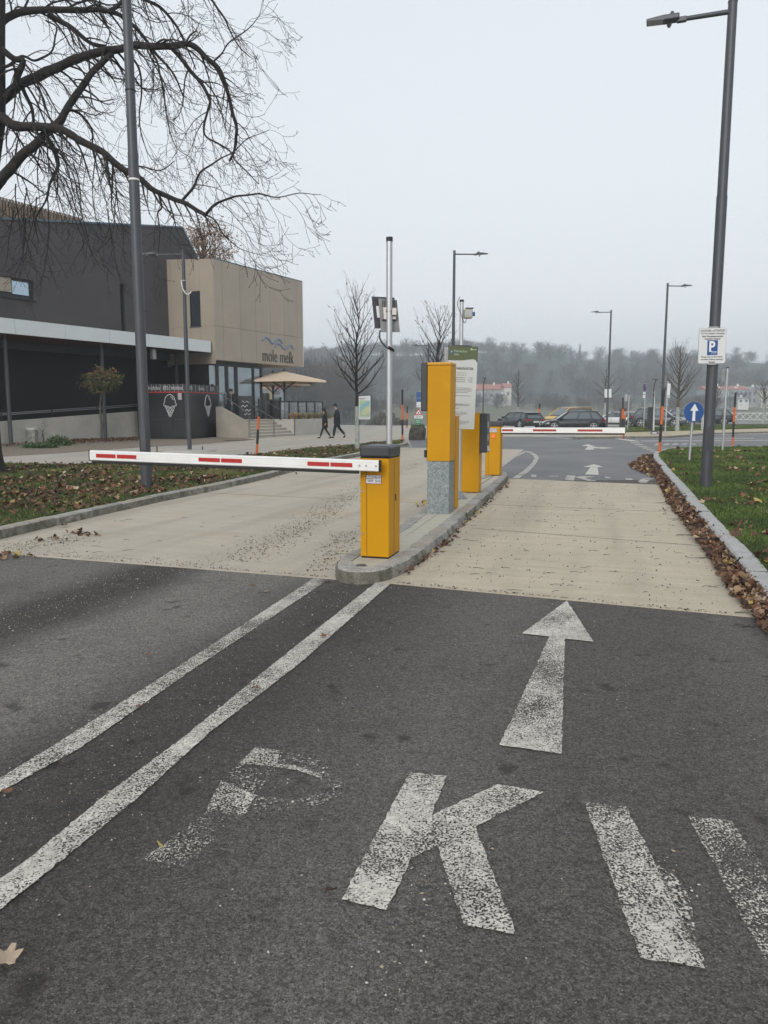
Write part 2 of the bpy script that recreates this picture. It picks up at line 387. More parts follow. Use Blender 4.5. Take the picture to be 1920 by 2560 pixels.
M_LENS = mat('lamp_lens', (0.35, 0.36, 0.37), 0.3)
M_SIGNW = mat('sign_white', (0.66, 0.67, 0.67), 0.45, var=0.03, vscale=2)
M_SIGNG = mat('sign_back_grey', (0.36, 0.37, 0.37), 0.5, metal=0.3, var=0.06)
M_PANEL = mat('info_panel_grey', (0.50, 0.51, 0.49), 0.5, var=0.03, vscale=3)
M_GREENH = mat('info_green', (0.075, 0.10, 0.04), 0.5)
M_BLUE = mat('sign_blue', (0.015, 0.075, 0.25), 0.4)
M_INK = mat('print_black', (0.03, 0.03, 0.03), 0.6)
M_INKG = mat('print_grey', (0.16, 0.16, 0.16), 0.6)
M_WPRINT = mat('print_white', (0.75, 0.75, 0.74), 0.5)
M_ORG = mat('marker_orange', (0.62, 0.13, 0.02), 0.5, var=0.1, vscale=6)
M_BLKP = mat('marker_black', (0.015, 0.015, 0.016), 0.5)
M_ORGL = mat('orange_indicator', (1.0, 0.12, 0.02), 0.3, emit=0.9)
# ================================================================ GROUND
def structure(name, fn, parent=None):
    m = MB(); fn(m); o = m.build(name, parent); 
    if parent is None: o['kind'] = 'structure'
    return o
def wpoly(m, pts, z, mt): m.sheet([(p[0], p[1], z) for p in pts], mt)
# base sheet: out past the car park to the river bank, then the bank drops to the water
def f_ground(m):
    m.sm = False
    prof = [(-30, -0.06), (71.0, -0.06), (73.5, -0.5), (78, -2.6), (86, -3.2)]
    xs = [-700, -60, -20, 0, 20, 60, 700]
    vs = [(x, y, z) for (y, z) in prof for x in xs]; n = len(xs)
    fs = [(j * n + i, j * n + i + 1, (j + 1) * n + i + 1, (j + 1) * n + i) for j in range(len(prof) - 1) for i in range(n - 1)]
    m.add(vs[:], fs[:n - 1], M_EARTH); m.add(vs, fs[n - 1:], M_RUB)
structure('ground', f_ground)
def f_water(m): m.add([(-900, 80, -2.7), (900, 80, -2.7), (900, 262, -2.7), (-900, 262, -2.7)], [(0, 1, 2, 3)], mat('river_water', (0.16, 0.17, 0.165), 0.12, bump=0.15, bscale=1.5, spec=0.5))
structure('river', f_water)
# ---- island outline (top outer edge of its granite kerb, 0.12 above the lanes)
ISL_PX = [(839, 1409), (843, 1418), (858, 1424), (880, 1427), (901, 1428), (936, 1426), (970, 1419), (1017, 1397), (1051, 1374), (1080, 1352), (1109, 1328), (1138, 1304), (1167, 1280), (1196, 1254), (1225, 1228), (1250, 1206), (1265, 1193), (1270, 1186), (1266, 1180), (1252, 1177), (1236, 1178), (1215, 1186), (1180, 1201), (1122, 1231), (1064, 1263), (996, 1315), (930, 1349), (892, 1371), (863, 1385), (843, 1400)]
ISL = [G(u, v, 0.12).xy for u, v in ISL_PX]
def inset(poly, d):
    n = len(poly); out = []
    a = sum(poly[i][0] * poly[(i + 1) % n][1] - poly[(i + 1) % n][0] * poly[i][1] for i in range(n))
    s = 1 if a > 0 else -1
    for i in range(n):
        p0, p1, p2 = poly[i - 1], poly[i], poly[(i + 1) % n]
        e1 = (p1 - p0).normalized(); e2 = (p2 - p1).normalized(); t = (e1 + e2).normalized()
        nn = Vector((-t.y, t.x)) * s; k = max(0.5, (Vector((-e1.y, e1.x)) * s).dot(nn))
        out.append(p1 + nn * (d / k))
    return out
# lanes: near road, concrete slabs, far road
A_front = [G(0, 1384), G(50, 1386), G(820, 1447), G(900, 1454), G(985, 1461), G(1400, 1498), G(1860, 1543), G(1990, 1556)]
def ext(p, q, k): return q + (q - p).normalized() * k
def f_road(m):
    wpoly(m, [(-14, -6), (14, -6), (14, 9.5), (5.4, 9.5), tuple(G(1990, 1200).xy), (5.5, 12), (5.4, 16.3)] [0:0] or
          [(-14, -6), (16, -6), (16, 16.6), (-14, 16.6)], 0.0, M_ASPH)
structure('road', f_road)
def f_far(m):
    q = [G(1000, 1135), G(1240, 1190), G(1277, 1197), G(1645, 1212)]
    ytop = 41.6
    wpoly(m, [(1.2, 16.62), (16, 16.62), (46, 30.5), (70, 33), (70, 53), (25, 47), (9, 41.2), (-1.0, 42), (0.2, 30)], 0.0, M_FASPH)
structure('crossing_road', f_far)
# right lane slab: cut into bays by joints
jr = [(G(985, 1461), G(1860, 1543)), (G(1080, 1376), G(1800, 1444)), (G(1180, 1321), G(1760, 1366)), (G(1225, 1262), G(1715, 1282)), (G(1262, 1220), G(1690, 1236)), (G(1277, 1197), G(1645, 1212))]
slabR = thing('concrete_lane', (2, 9, 0), kind='structure')
for i in range(len(jr) - 1):
    if i in (0, 3): continue_to = i + 1
    a0, a1 = jr[i]; b0, b1 = jr[i + 1]
    if i == 1: pass
    def ex(p, q, k=0.9):    # run under the kerbs on both sides
        d = (q - p).normalized(); return p - d * k * .55, q + d * k
    p0, p1 = ex(a0, a1); q0, q1 = ex(b0, b1, 0.7)
    g = LY * 0.010
    part('slab', slabR, lambda m: m.prism([(p0 + g).xy, (p1 + g).xy, (q1 - g).xy, (q0 - g).xy], -0.05, 0.004, M_CONC))
slabL = thing('concrete_lane', (-3, 10, 0), kind='structure')
LB = [G(-60, 1376), G(0, 1384), G(820, 1447), G(905, 1454)]
lf0, lf1 = G(-170, 1372), G(905, 1455)
mj0, mj1 = G(560, 1236), G(1130, 1290)
t0, t1 = G(985, 1119), G(1310, 1124)
mm0, mm1 = G(300, 1282), G(980, 1345)
for (p0, p1, q0, q1) in ((lf0, lf1, G(60, 1318), G(1010, 1392)), (G(60, 1318), G(1010, 1392), G(500, 1232), G(1140, 1262)), (G(500, 1232), G(1140, 1262), G(770, 1168), G(1215, 1192)), (G(770, 1168), G(1215, 1192), t0, t1)):
    g = LY * 0.010
    part('slab', slabL, lambda m: m.prism([(p0 + g).xy, (p1 + g).xy, (q1 - g).xy, (q0 - g).xy], -0.05, 0.004, M_CONCL))
M_JNT = mat('joint_sealant', (0.075, 0.068, 0.060), .9, var=.4, vscale=12)
for par, prs in ((slabR, jr[2:4]), (slabL, ((G(500, 1232), G(1140, 1262)),))):
    for p0, p1 in prs:
        def jn(m):
            P = [p0.lerp(p1, k / 30) + LY * mnoise.noise(Vector((k * .7, p0.y, 1))) * .006 for k in range(31)]
            for a_, b_ in zip(P[:-1], P[1:]): m.add([(a_ - LY * .0055).to_tuple()[:2] + (.0062,), (b_ - LY * .0055).to_tuple()[:2] + (.0062,), (b_ + LY * .0055).to_tuple()[:2] + (.0062,), (a_ + LY * .0055).to_tuple()[:2] + (.0062,)], [(0, 1, 2, 3)], M_JNT)
        part('joint', par, jn)
# ---- kerbs built stone by stone
def kerb(name, outer, inner, zt, zb, topm, sidem, closed=False, step=0.95, jit=0.012, flare=0.025):
    """outer/inner: matching xy lists; stones of about `step` metres with recessed joints"""
    root = thing(name, (outer[0].x, outer[0].y, 0), kind='structure')
    n = len(outer); segs = []
    idx = list(range(n)) + ([0] if closed else [])
    S = [0.0]
    for a, b in zip(idx[:-1], idx[1:]): S.append(S[-1] + (outer[b] - outer[a]).length)
    def at(s, lst):
        s = min(max(s, 0), S[-1] - 1e-6)
        for k in range(len(S) - 1):
            if s <= S[k + 1]:
                t = (s - S[k]) / max(1e-9, S[k + 1] - S[k]); return lst[idx[k]].lerp(lst[idx[k + 1]], t)
    cuts = [0.0]; 
    while cuts[-1] < S[-1] - step * .6: cuts.append(min(S[-1], cuts[-1] + step * rnd.uniform(.75, 1.2)))
    cuts[-1] = S[-1]
    for a, b in zip(cuts[:-1], cuts[1:]):
        m = MB(); k = max(3, int((b - a) / 0.07)); z1 = zt + rnd.uniform(-.006, .006); jo = rnd.uniform(-jit, jit) * .5
        rows = []
        for i in range(k + 1):
            s_ = a + .004 + (b - a - .008) * i / k; o_, i_ = at(s_, outer), at(s_, inner); w_ = (o_ - i_).normalized()
            rg = lambda q: mnoise.noise(Vector((s_ * 7, q * 9, zt * 50))) * jit
            rows.append([Vector((*(o_ + w_ * (flare + rg(1) + jo)), zb)), Vector((*(o_ + w_ * (flare * .5 + rg(2) + jo)), (zt + zb) * .5)), Vector((*(o_ + w_ * (rg(3) * .6 + jo)), z1 - .018)),
                         Vector((*(o_ - w_ * (.02 + abs(rg(4)))), z1 + rg(5) * .25)), Vector((*(i_ + w_ * rg(6)), z1 - .002 + rg(7) * .25)), Vector((*i_, zb))])
        vs = [p for r_ in rows for p in r_]; c = 6
        ft = []; fsd = []
        for i in range(k):
            for j in range(5):
                q = (i * c + j, (i + 1) * c + j, (i + 1) * c + j + 1, i * c + j + 1)
                (ft if j in (2, 3) else fsd).append(q)
        tm = rnd.choice(topm); sm_ = rnd.choice(sidem)
        m.add(vs, ft, tm); m.add(vs, fsd, sm_); m.add(vs, [tuple(range(c - 1, -1, -1)), tuple(range(k * c, k * c + c))], sm_)
        m.build('kerb_stone', root)
    return root
ISLo = ISL[::-1]; ISLi = inset(ISL, 0.15)[::-1]
kerb('island_kerb', ISLo, ISLi, 0.12, -0.02, M_GTOP, M_GSIDE, closed=True, step=0.85, jit=0.03)
def f_isl(m): m.prism([tuple(p) for p in inset(ISL, 0.13)], -0.02, 0.112, M_ISL)
structure('traffic_island', f_isl)
# right kerb
RK_o = [(1729, 1116), (1690, 1118), (1662, 1121.5), (1640, 1128), (1633, 1134), (1634, 1142), (1642, 1152), (1663, 1181), (1686, 1207), (1723, 1254), (1755, 1291), (1787, 1332), (1813, 1358), (1845, 1395), (1874, 1436), (1922, 1488), (1990, 1560)]
RKo = [G(u, v, 0.12).xy for u, v in RK_o]
RKo = [RKo[0] + Vector((14, 3.0)), RKo[0] + Vector((6, .6))] + RKo
RKo = RKo + [ext(RKo[-3], RKo[-1], 2.0)]
def offs(pl, d):
    out = []
    for i in range(len(pl)):
        t = (pl[min(i + 1, len(pl) - 1)] - pl[max(i - 1, 0)]).normalized(); out.append(pl[i] + Vector((-t.y, t.x)) * d)
    return out
RKi = offs(RKo, 0.17)
kerb('right_kerb', RKo, RKi, 0.12, -0.02, [M_GRT], [M_GRS], step=1.0, jit=0.010, flare=0.01)
LWN_R = [p.copy() for p in offs(RKo, 0.16)] + [Vector((30, 5)), Vector((40, 30))]
structure('right_lawn', lambda m: m.prism([tuple(p) for p in LWN_R], -0.03, 0.10, M_LAWN))
# left kerb, rounded at its far tip
LK_px = [(-250, 1383), (-120, 1351), (0, 1323), (145, 1291), (370, 1243), (521, 1214), (665, 1184), (818, 1146), (894, 1133), (960, 1119), (991, 1112), (1012, 1108.5), (1020, 1105), (1010, 1101.5)]
LKo = [G(u, v, 0.12).xy for u, v in LK_px]
LKi = offs(LKo, 0.15)
kerb('left_kerb', LKo, LKi, 0.12, -0.02, M_GTOP, [M_GSIDE[0], M_GSIDE[1]], step=0.95, jit=0.02)
LG_far = [(1006, 1100.5), (968, 1103.5), (890, 1112), (760, 1122), (631, 1137), (520, 1146), (400, 1158), (231, 1163), (0, 1158), (-400, 1158)]
LGf = [G(u, v, 0.08).xy for u, v in LG_far]
LWN_L = offs(LKo, 0.14)[:-1] + LGf + [Vector((-16, 8))]
structure('left_lawn', lambda m: m.prism([tuple(p) for p in LWN_L], -0.03, 0.09, M_LAWNL))
# path from the building round to the river
structure('path', lambda m: wpoly(m, [(-40, 8), G(-400, 1150).xy, (-9, 21), (-4, 26.5), G(1010, 1098).xy, G(1030, 1120).xy, (1.1, 30), (1.25, 41.6), (7.5, 41.6), (9.0, 41.1), (9, 50), (6, 70.5), (-30, 70.5), (-50, 40)], 0.0 + .012, M_PATH))
def f_band(m):     # row of square setts across the path
    for i in range(46):
        for j in range(2):
            a = G(560 + 0, 1103).xy; b = G(1062, 1093).xy; d = (b - a).normalized(); nrm = Vector((-d.y, d.x))
            p = a + d * (i * .34 + (j % 2) * .15) + nrm * (j * .34)
            if (p - a).length > (b - a).length: continue
            m.prism([p + d * .01, p + d * .32, p + d * .32 + nrm * .31, p + d * .01 + nrm * .31], 0.0, 0.018, mat('sett_%d' % (i % 3), ((0.50, 0.43, 0.34), (0.46, 0.40, 0.32), (0.52, 0.44, 0.36))[i % 3], 0.9))
o = structure('paving_setts', f_band); o['kind'] = 'stuff'
# soil strip in front of the building
structure('soil_strip', lambda m: wpoly(m, [G(-200, 1150).xy, G(0, 1143).xy, G(150, 1134).xy, G(345, 1120).xy, G(500, 1112).xy, G(640, 1100).xy, G(600, 1094).xy, (-12, 39.5), (-18, 33)], 0.018, M_SOIL))
# far side: raised beige pavement, grass verge, car park
PV = [(1440, 1093.5), (1470, 1092.5), (1540, 1091.5), (1677, 1090), (1723, 1087), (1764, 1082.5), (1920, 1079)]
PVk = [G(u, v, 0.1).xy for u, v in PV]; PVk.append(PVk[-1] + Vector((22, 4)))
kerb('far_kerb', PVk, offs(PVk, 0.2), 0.12, -0.02, M_GTOP, [M_GSIDE[0]], step=1.2)
pv2 = [G(u, v, 0.1).xy for u, v in ((1980, 1068), (1920, 1071), (1565, 1081), (1500, 1082))]
structure('far_pavement', lambda m: m.prism([tuple(p) for p in offs(PVk, 0.19)] + [(60, 58)] + [tuple(p) for p in pv2], -0.02, 0.105, M_PAVE))
vg = [G(u, v, 0.1).xy for u, v in ((1500, 1081.6), (1565, 1080.6), (1920, 1070.6), (1980, 1067.8))]
vg2 = [G(u, v, 0.1).xy for u, v in ((1980, 1062), (1920, 1063.5), (1565, 1071), (1520, 1074))]
structure('grass_verge', lambda m: m.prism([tuple(p) for p in vg + vg2], -0.02, 0.14, M_LAWN))
structure('car_park', lambda m: wpoly(m, [(-1, 42.2), (9, 41.3), (25, 47), (70, 53), (90, 70.5), (-1, 70.5)], 0.008, M_LOT))
structure('car_park_verge', lambda m: m.prism([tuple(G(1730, 1058.5).xy), tuple(G(1990, 1055).xy), tuple(G(1990, 1051).xy), tuple(G(1730, 1053).xy)][::1], -0.05, 0.1, M_LAWN) if False else m.prism([(24, 66), (60, 67), (60, 70.8), (24, 70.4)], -0.05, 0.12, M_LAWN))
# ================================================================ ROAD MARKINGS
MARK_Z = 0.008
def marking(name, polys, mt, z=MARK_Z, label=None, thick=False):
    m = MB()
    for p in polys:
        q = [G(u, v).xy for u, v in p]
        if max(t_.y for t_ in q) < 9:        # ragged hand-laid edges on the near paint
            d = []
            for i in range(len(q)):
                a_, b_ = q[i], q[(i + 1) % len(q)]; k = max(1, int((b_ - a_).length / .02)); e = (b_ - a_).normalized(); nn = Vector((-e.y, e.x))
                d += [a_.lerp(b_, j / k) + nn * (mnoise.noise(Vector((a_.x + e.x * j * .9, a_.y + e.y * j * .9, 3.3)) * 1.7) * .006 + rnd.uniform(-.0022, .0022)) * (0 if j == 0 else 1) for j in range(k)]
            q = d
        wpoly(m, q, z, mt)
    o = m.build(name); o['kind'] = 'structure'; return o
P_LINE = paint('line_paint', 0.555); P_LINEW = paint('line_paint_worn', 0.595); P_K = paint('letter_paint', 0.565); P_PW = paint('letter_paint_worn', 0.672, grain=90)
P_ST = paint('letter_paint_stem', 0.622); P_DG = paint('letter_paint_diagonal', 0.655, grain=90); P_W1 = paint('letter_paint_half', 0.605); P_W2 = paint('letter_paint_ghost', 0.642); P_ARR = paint('arrow_paint', 0.56); P_FAR = paint('far_paint', 0.40); P_FARW = paint('far_paint_worn', 0.56)
marking('lane_line', [[(784, 1448), (820, 1452), (480, 1678), (203, 1872), (0, 1984), (-160, 2080), (-160, 2040), (0, 1950), (278, 1776), (503, 1632)]], P_LINEW)
marking('lane_line', [[(940, 1458), (976, 1461.5), (746, 1664), (521, 1837), (347, 1996), (169, 2143), (0, 2280), (-160, 2400), (-160, 2310), (0, 2202), (76, 2148), (253, 2000), (463, 1843), (689, 1658)]], P_LINE)
marking('road_arrow', [[(1417, 1504), (1484, 1607), (1412, 1599), (1373, 1594), (1305, 1586)], [(1373, 1594), (1412, 1599), (1404, 1888), (1249, 1866)]], P_ARR)
marking('road_letter_k', [[(1024, 1935), (1117, 1944), (1079, 2043), (1093, 2118), (1029, 2150), (966, 2280), (853, 2254)], [(1079, 2043), (1244, 1965), (1359, 1984), (1189, 2072), (1140, 2096), (1093, 2118)], [(1093, 2118), (1140, 2096), (1189, 2072), (1290, 2341), (1160, 2317)]], P_K)
marking('road_letter_p', [[(639, 1872), (700, 1880), (690, 1921), (598, 1912)]], P_W1)
marking('road_letter_p', [[(690, 1912), (744, 1920), (800, 1937), (812, 1968), (800, 1950), (744, 1929), (688, 1921)]], P_W1)
marking('road_letter_p', [[(700, 1880), (735, 1884), (800, 1896), (850, 1925), (862, 1960), (818, 1968), (800, 1938), (744, 1920), (692, 1912)]], P_PW)
marking('road_letter_p', [[(512, 2038), (612, 2042), (530, 2108), (430, 2098)]], P_W2)
marking('road_letter_p', [[(430, 2100), (528, 2110), (456, 2173), (355, 2153)]], P_ST)
marking('road_letter_p', [[(552, 1955), (640, 1992), (612, 2042), (512, 2038)]], P_W1)
marking('road_letter_p', [[(598, 1912), (690, 1920), (640, 1992), (552, 1955)], [(640, 1992), (745, 2006), (812, 1970), (862, 1960), (850, 1995), (790, 2018), (612, 2042)]], P_PW)
marking('road_letter_w', [[(1461, 2010), (1565, 2020), (1632, 2150), (1762, 2427), (1600, 2400)]], P_W1)
marking('road_letter_w', [[(1680, 2190), (1722, 2240), (1762, 2427), (1700, 2310), (1640, 2165)]], P_DG)
marking('road_letter_w', [[(1718, 2043), (1828, 2057), (1960, 2250), (2100, 2500), (1960, 2480), (1909, 2399), (1825, 2240), (1790, 2175)]], P_W2)
marking('crossing_arrow', [[(1469, 1111), (1489, 1116), (1476, 1116), (1470, 1116), (1453, 1115)], [(1470, 1116), (1476, 1116), (1501, 1119), (1500, 1121.6), (1483, 1121.5), (1485, 1125), (1462, 1125)], [(1497, 1117.6), (1536, 1120.5), (1501, 1122.6)]], P_FAR)
marking('crossing_arrow', [[(1485, 1161), (1509, 1168.5), (1494, 1168.6), (1476, 1168.6), (1457.5, 1168)], [(1476, 1169), (1494, 1169), (1497, 1188), (1462, 1187)]], P_FAR)
marking('faded_letters', [[(1417, 1189), (1439, 1190), (1434, 1202), (1412, 1201)], [(1437, 1193), (1460, 1191), (1490, 1192), (1462, 1195), (1492, 1203.5), (1470, 1203), (1446, 1196)], [(1595, 1204), (1608, 1196), (1631, 1196.5), (1614, 1208.5), (1600, 1208)]], P_FARW)
marking('faded_letters', [[(1327, 1187), (1342, 1188), (1340, 1193), (1330, 1193)], [(1374, 1190), (1395, 1190.5), (1395, 1193), (1374, 1192)], [(1512, 1192), (1528, 1194), (1526, 1197), (1514, 1196)], [(1563, 1196), (1584, 1198), (1578, 1201), (1565, 1200)]], P_FARW)
marking('island_nose_line', [[(1280, 1196), (1296, 1197), (1322, 1180), (1340, 1160), (1347, 1146), (1343, 1138), (1330, 1131), (1316, 1127.5), (1312, 1129.5), (1324, 1133), (1334, 1140), (1336, 1146), (1330, 1158), (1308, 1178)]], P_LINE)
marking('island_nose_line', [[(1312, 1128), (1316, 1130), (1285, 1146), (1256, 1168), (1250, 1165), (1280, 1143)]], P_FARW)
marking('stop_line', [[(1535, 1096.5), (1548, 1096.5), (1603, 1103.6), (1580, 1104)]], P_FAR)
marking('crossing_stripe', [[(1576 + k * 9.3, 1107 + k * 4.1), (1597 + k * 9.3, 1106.6 + k * 4.3), (1601 + k * 9.3, 1108.6 + k * 4.3), (1579 + k * 9.3, 1109.2 + k * 4.1)] for k in range(6)], P_FARW)
marking('road_edge_line', [[(1603, 1102.2), (1930, 1100.4), (1930, 1101.4), (1603, 1103.4)], [(1775, 1095.6), (1885, 1095.2), (1885, 1096.2), (1775, 1096.6)], [(1391, 1093.6), (1428, 1096.4), (1420, 1096.8), (1388, 1094.2)]], P_FAR)
marking('crossing_stripe', [[(1640 + k * 22, 1109 + 0.2 * k), (1652 + k * 22, 1109), (1650 + k * 22, 1113.5 - .4 * k), (1634 + k * 22, 1114 - .4 * k)] for k in range(5)], P_FARW)
# ================================================================ TEXT
def letters(name, body, size, M, mt, parent, depth=0.003, align='CENTER', space=1.0, sx=1.0, bold=0.0, line=1.0):
    cu = bpy.data.curves.new(name, 'FONT'); cu.body = body; cu.size = size; cu.align_x = align; cu.align_y = 'CENTER'
    cu.extrude = depth; cu.space_character = space; cu.offset = bold; cu.space_line = line; cu.resolution_u = 3
    t = bpy.data.objects.new(name, cu); col.objects.link(t)
    dg = bpy.context.evaluated_depsgraph_get(); dg.update()
    me = bpy.data.meshes.new_from_object(t.evaluated_get(dg)); bpy.data.objects.remove(t)
    me.transform(Matrix.Diagonal((sx, 1, 1, 1))); me.materials.clear(); me.materials.append(mt)
    W = M if parent is None else WM[parent.name].inverted() @ M
    me.transform(W); return link_mesh(name, me, parent)
def frame(o, x, up):            # text lies in x/up, faces x cross up
    x = Vector(x).normalized(); up = Vector(up); up = (up - x * up.dot(x)).normalized(); z = x.cross(up)
    return Matrix(((x.x, up.x, z.x, o[0]), (x.y, up.y, z.y, o[1]), (x.z, up.z, z.z, o[2]), (0, 0, 0, 1)))
def text_lines(name, parent, M, rows, mt, w):       # unreadably small print: broken strips of ink
    m = MB(); r_ = random.Random(len(rows))
    for (x0, x1, y, h) in rows:
        x = x0
        while x < x1:
            l = r_.uniform(.02, .09) * w
            m.box(x, min(x + l, x1), y - h / 2, y + h / 2, 0, 0.0015, mt, M); x += l + .012 * w
    return m.build(name, parent)
# ================================================================ BUILDING (facade frame: a along the front, b into the building)
FO = G(0, 1113); FA = R(61.6); fd = Vector((math.cos(FA), math.sin(FA), 0)); fn = Vector((-math.sin(FA), math.cos(FA), 0))
def FW(a, b, z): return FO + fd * a + fn * b + Vector((0, 0, z))
def FP(u, v, b):
    p = plane_hit(u, v, FO + fn * b, fn); q = p - FO; return q.dot(fd), p.z
FM = Matrix.Translation(FO) @ Matrix.Rotation(FA, 4, 'Z')
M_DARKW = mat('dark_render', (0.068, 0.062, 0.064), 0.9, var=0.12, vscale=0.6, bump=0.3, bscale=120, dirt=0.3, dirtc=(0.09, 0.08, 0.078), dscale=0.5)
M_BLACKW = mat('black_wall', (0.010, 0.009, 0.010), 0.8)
M_BRONZE = [mat('bronze_panel_%d' % i, c, 0.5, metal=0.15, var=0.05, vscale=0.8) for i, c in enumerate(((0.365, 0.312, 0.252), (0.352, 0.302, 0.244), (0.375, 0.320, 0.257)))]
M_FASC = mat('fascia_white', (0.62, 0.66, 0.66), 0.4, var=0.03, vscale=1)
M_SOFF = mat('soffit_brown', (0.10, 0.032, 0.020), 0.6)
M_GLASS = mat('facade_glass', (0.33, 0.37, 0.39), 0.07, metal=0.75, var=0.15, vscale=0.9)
M_GLASSB = mat('window_glass_blue', (0.42, 0.52, 0.60), 0.06, metal=0.85)
M_FRAME = mat('frame_black', (0.015, 0.015, 0.017), 0.45)
M_TIMB = [mat('timber_slat_%d' % i, c, 0.85, var=0.2, vscale=4) for i, c in enumerate(((0.20, 0.145, 0.10), (0.15, 0.115, 0.085), (0.25, 0.18, 0.125)))]
M_FLASH = mat('roof_flashing', (0.10, 0.14, 0.17), 0.4, metal=0.5)
bld = thing('restaurant_building', FW(5, 2, 0), 'low dark rendered riverside restaurant with a bronze clad box over its glazed entrance', 'building', rz=0)
A1 = FP(420, 750, 2.0)[0]
B0 = None
for k in range(4000):            # where the bronze return meets the front of the bronze box
    b = 2 - k * .001; a_, _ = FP(536, 750, b)
    if a_ <= A1: B0 = b; break
B0 = B0 if B0 is not None else -1.37
aTop = [FP(0, 548, 2.0), FP(454, 570, 2.0), FP(492, 645, 2.0)]
ztl = aTop[0][1] + (aTop[0][1] - aTop[1][1]) / max(.1, aTop[1][0] - aTop[0][0]) * 9
# dark upper wall with real openings left for the windows
W1 = [FP(0, 688, 2.0), FP(88, 752, 2.0)]; W2 = [FP(299, 709, 2.0), FP(316, 832, 2.0)]
def wall_grid(m, xs, holes, top, zb, b0, b1, mt):
    for x0, x1 in zip(xs[:-1], xs[1:]):
        cuts = [h for h in holes if h[0] <= x0 + 1e-6 and h[1] >= x1 - 1e-6]
        zl = [zb]
        for h in cuts: zl += [h[2], h[3]]
        segs = [(zl[i], zl[i + 1] if i + 1 < len(zl) else None) for i in range(0, len(zl), 2)]
        for z0, z1 in segs:
            t0, t1 = (z1, z1) if z1 is not None else (top(x0), top(x1))
            P = [FW(x0, b0, z0), FW(x1, b0, z0), FW(x1, b0, t1), FW(x0, b0, t0)]
            m.solid(P, fn * (b1 - b0), mt)
def topz(a):
    if a < aTop[1][0]: return aTop[0][1] + (aTop[1][1] - aTop[0][1]) * (a - aTop[0][0]) / (aTop[1][0] - aTop[0][0])
    t = (a - aTop[1][0]) / (aTop[2][0] - aTop[1][0]); return aTop[1][1] + (aTop[2][1] - aTop[1][1]) * t
H1 = (W1[0][0] - 1.0, W1[1][0], W1[1][1], W1[0][1]); H2 = (W2[0][0], W2[1][0], W2[1][1] - .3, W2[0][1])
def f_dw(m):
    xs = sorted({-12, H1[0], H1[1], H2[0], H2[1], aTop[1][0], aTop[2][0]})
    wall_grid(m, xs, [H1, H2], topz, 4.2, 2.0, 2.45, M_DARKW)
part('upper_wall', bld, f_dw)
part('roof_edge', bld, lambda m: (m.solid([FW(-12, 1.95, topz(-12)), FW(aTop[1][0] + .03, 1.95, topz(aTop[1][0])), FW(aTop[1][0] + .03, 1.95, topz(aTop[1][0]) + .09), FW(-12, 1.95, topz(-12) + .09)], fn * .6, M_FLASH),
      m.solid([FW(aTop[1][0] + .03, 1.95, topz(aTop[1][0]) + .09), FW(aTop[1][0] + .03, 1.95, topz(aTop[1][0]) - .05), FW(aTop[2][0], 1.95, aTop[2][1] - .05), FW(aTop[2][0] + .08, 1.95, aTop[2][1] + .06)], fn * .6, M_FLASH)))
part('roof', bld, lambda m: m.add([FW(-12, 2.4, topz(-12)), FW(aTop[1][0], 2.4, topz(aTop[1][0])), FW(aTop[2][0], 2.4, aTop[2][1]), FW(aTop[2][0], 14, aTop[2][1]), FW(aTop[1][0], 14, topz(aTop[1][0])), FW(-12, 14, topz(-12))], [(0, 1, 4, 5), (1, 2, 3, 4)], M_FLASH))
wn = part('window', bld, lambda m: (m.solid([FW(H1[0] - .1, 2.46, H1[2] - .1), FW(H1[1] + .1, 2.46, H1[2] - .1), FW(H1[1] + .1, 2.46, H1[3] + .1), FW(H1[0] - .1, 2.46, H1[3] + .1)], fn * .03, M_FRAME), m.solid([FW(H1[0] + .01, 2.12, H1[2] + .01), FW(H1[1] - .01, 2.12, H1[2] + .01), FW(H1[1] - .01, 2.12, H1[3] - .01), FW(H1[0] + .01, 2.12, H1[3] - .01)], fn * .03, M_FRAME)))
g1a, g1b = FP(29, 701, 2.08), FP(72, 740, 2.08)
part('pane', wn, lambda m: m.solid([FW(g1a[0], 2.08, g1b[1]), FW(g1b[0], 2.08, g1b[1]), FW(g1b[0], 2.08, g1a[1]), FW(g1a[0], 2.08, g1a[1])], fn * .03, M_GLASSB))
part('blind', wn, lambda m: m.solid([FW(H1[0] + .06, 2.06, g1b[1] + .05), FW(g1a[0] - .04, 2.06, g1b[1] + .05), FW(g1a[0] - .04, 2.06, g1a[1] + .1), FW(H1[0] + .06, 2.06, g1a[1] + .1)], fn * .03, mat('blind_tan', (0.33, 0.29, 0.23), 0.7)))
part('sill', wn, lambda m: m.solid([FW(H1[0], 1.93, H1[2] - .04), FW(H1[1] + .05, 1.93, H1[2] - .04), FW(H1[1] + .05, 1.93, H1[2] - .003), FW(H1[0], 1.93, H1[2] - .003)], fn * .3, M_FRAME))
wn2 = part('window', bld, lambda m: m.solid([FW(H2[0] + .002, 2.25, 4.4), FW(H2[1] - .002, 2.25, 4.4), FW(H2[1] - .002, 2.25, H2[3] - .002), FW(H2[0] + .002, 2.25, H2[3] - .002)], fn * .05, M_FRAME))
# wall under the canopy
part('ground_floor_wall', bld, lambda m: m.solid([FW(-12, 2.2, -.1), FW(A1 - .02, 2.2, -.1), FW(A1 - .02, 2.2, 4.75), FW(-12, 2.2, 4.75)], fn * .3, M_BLACKW))
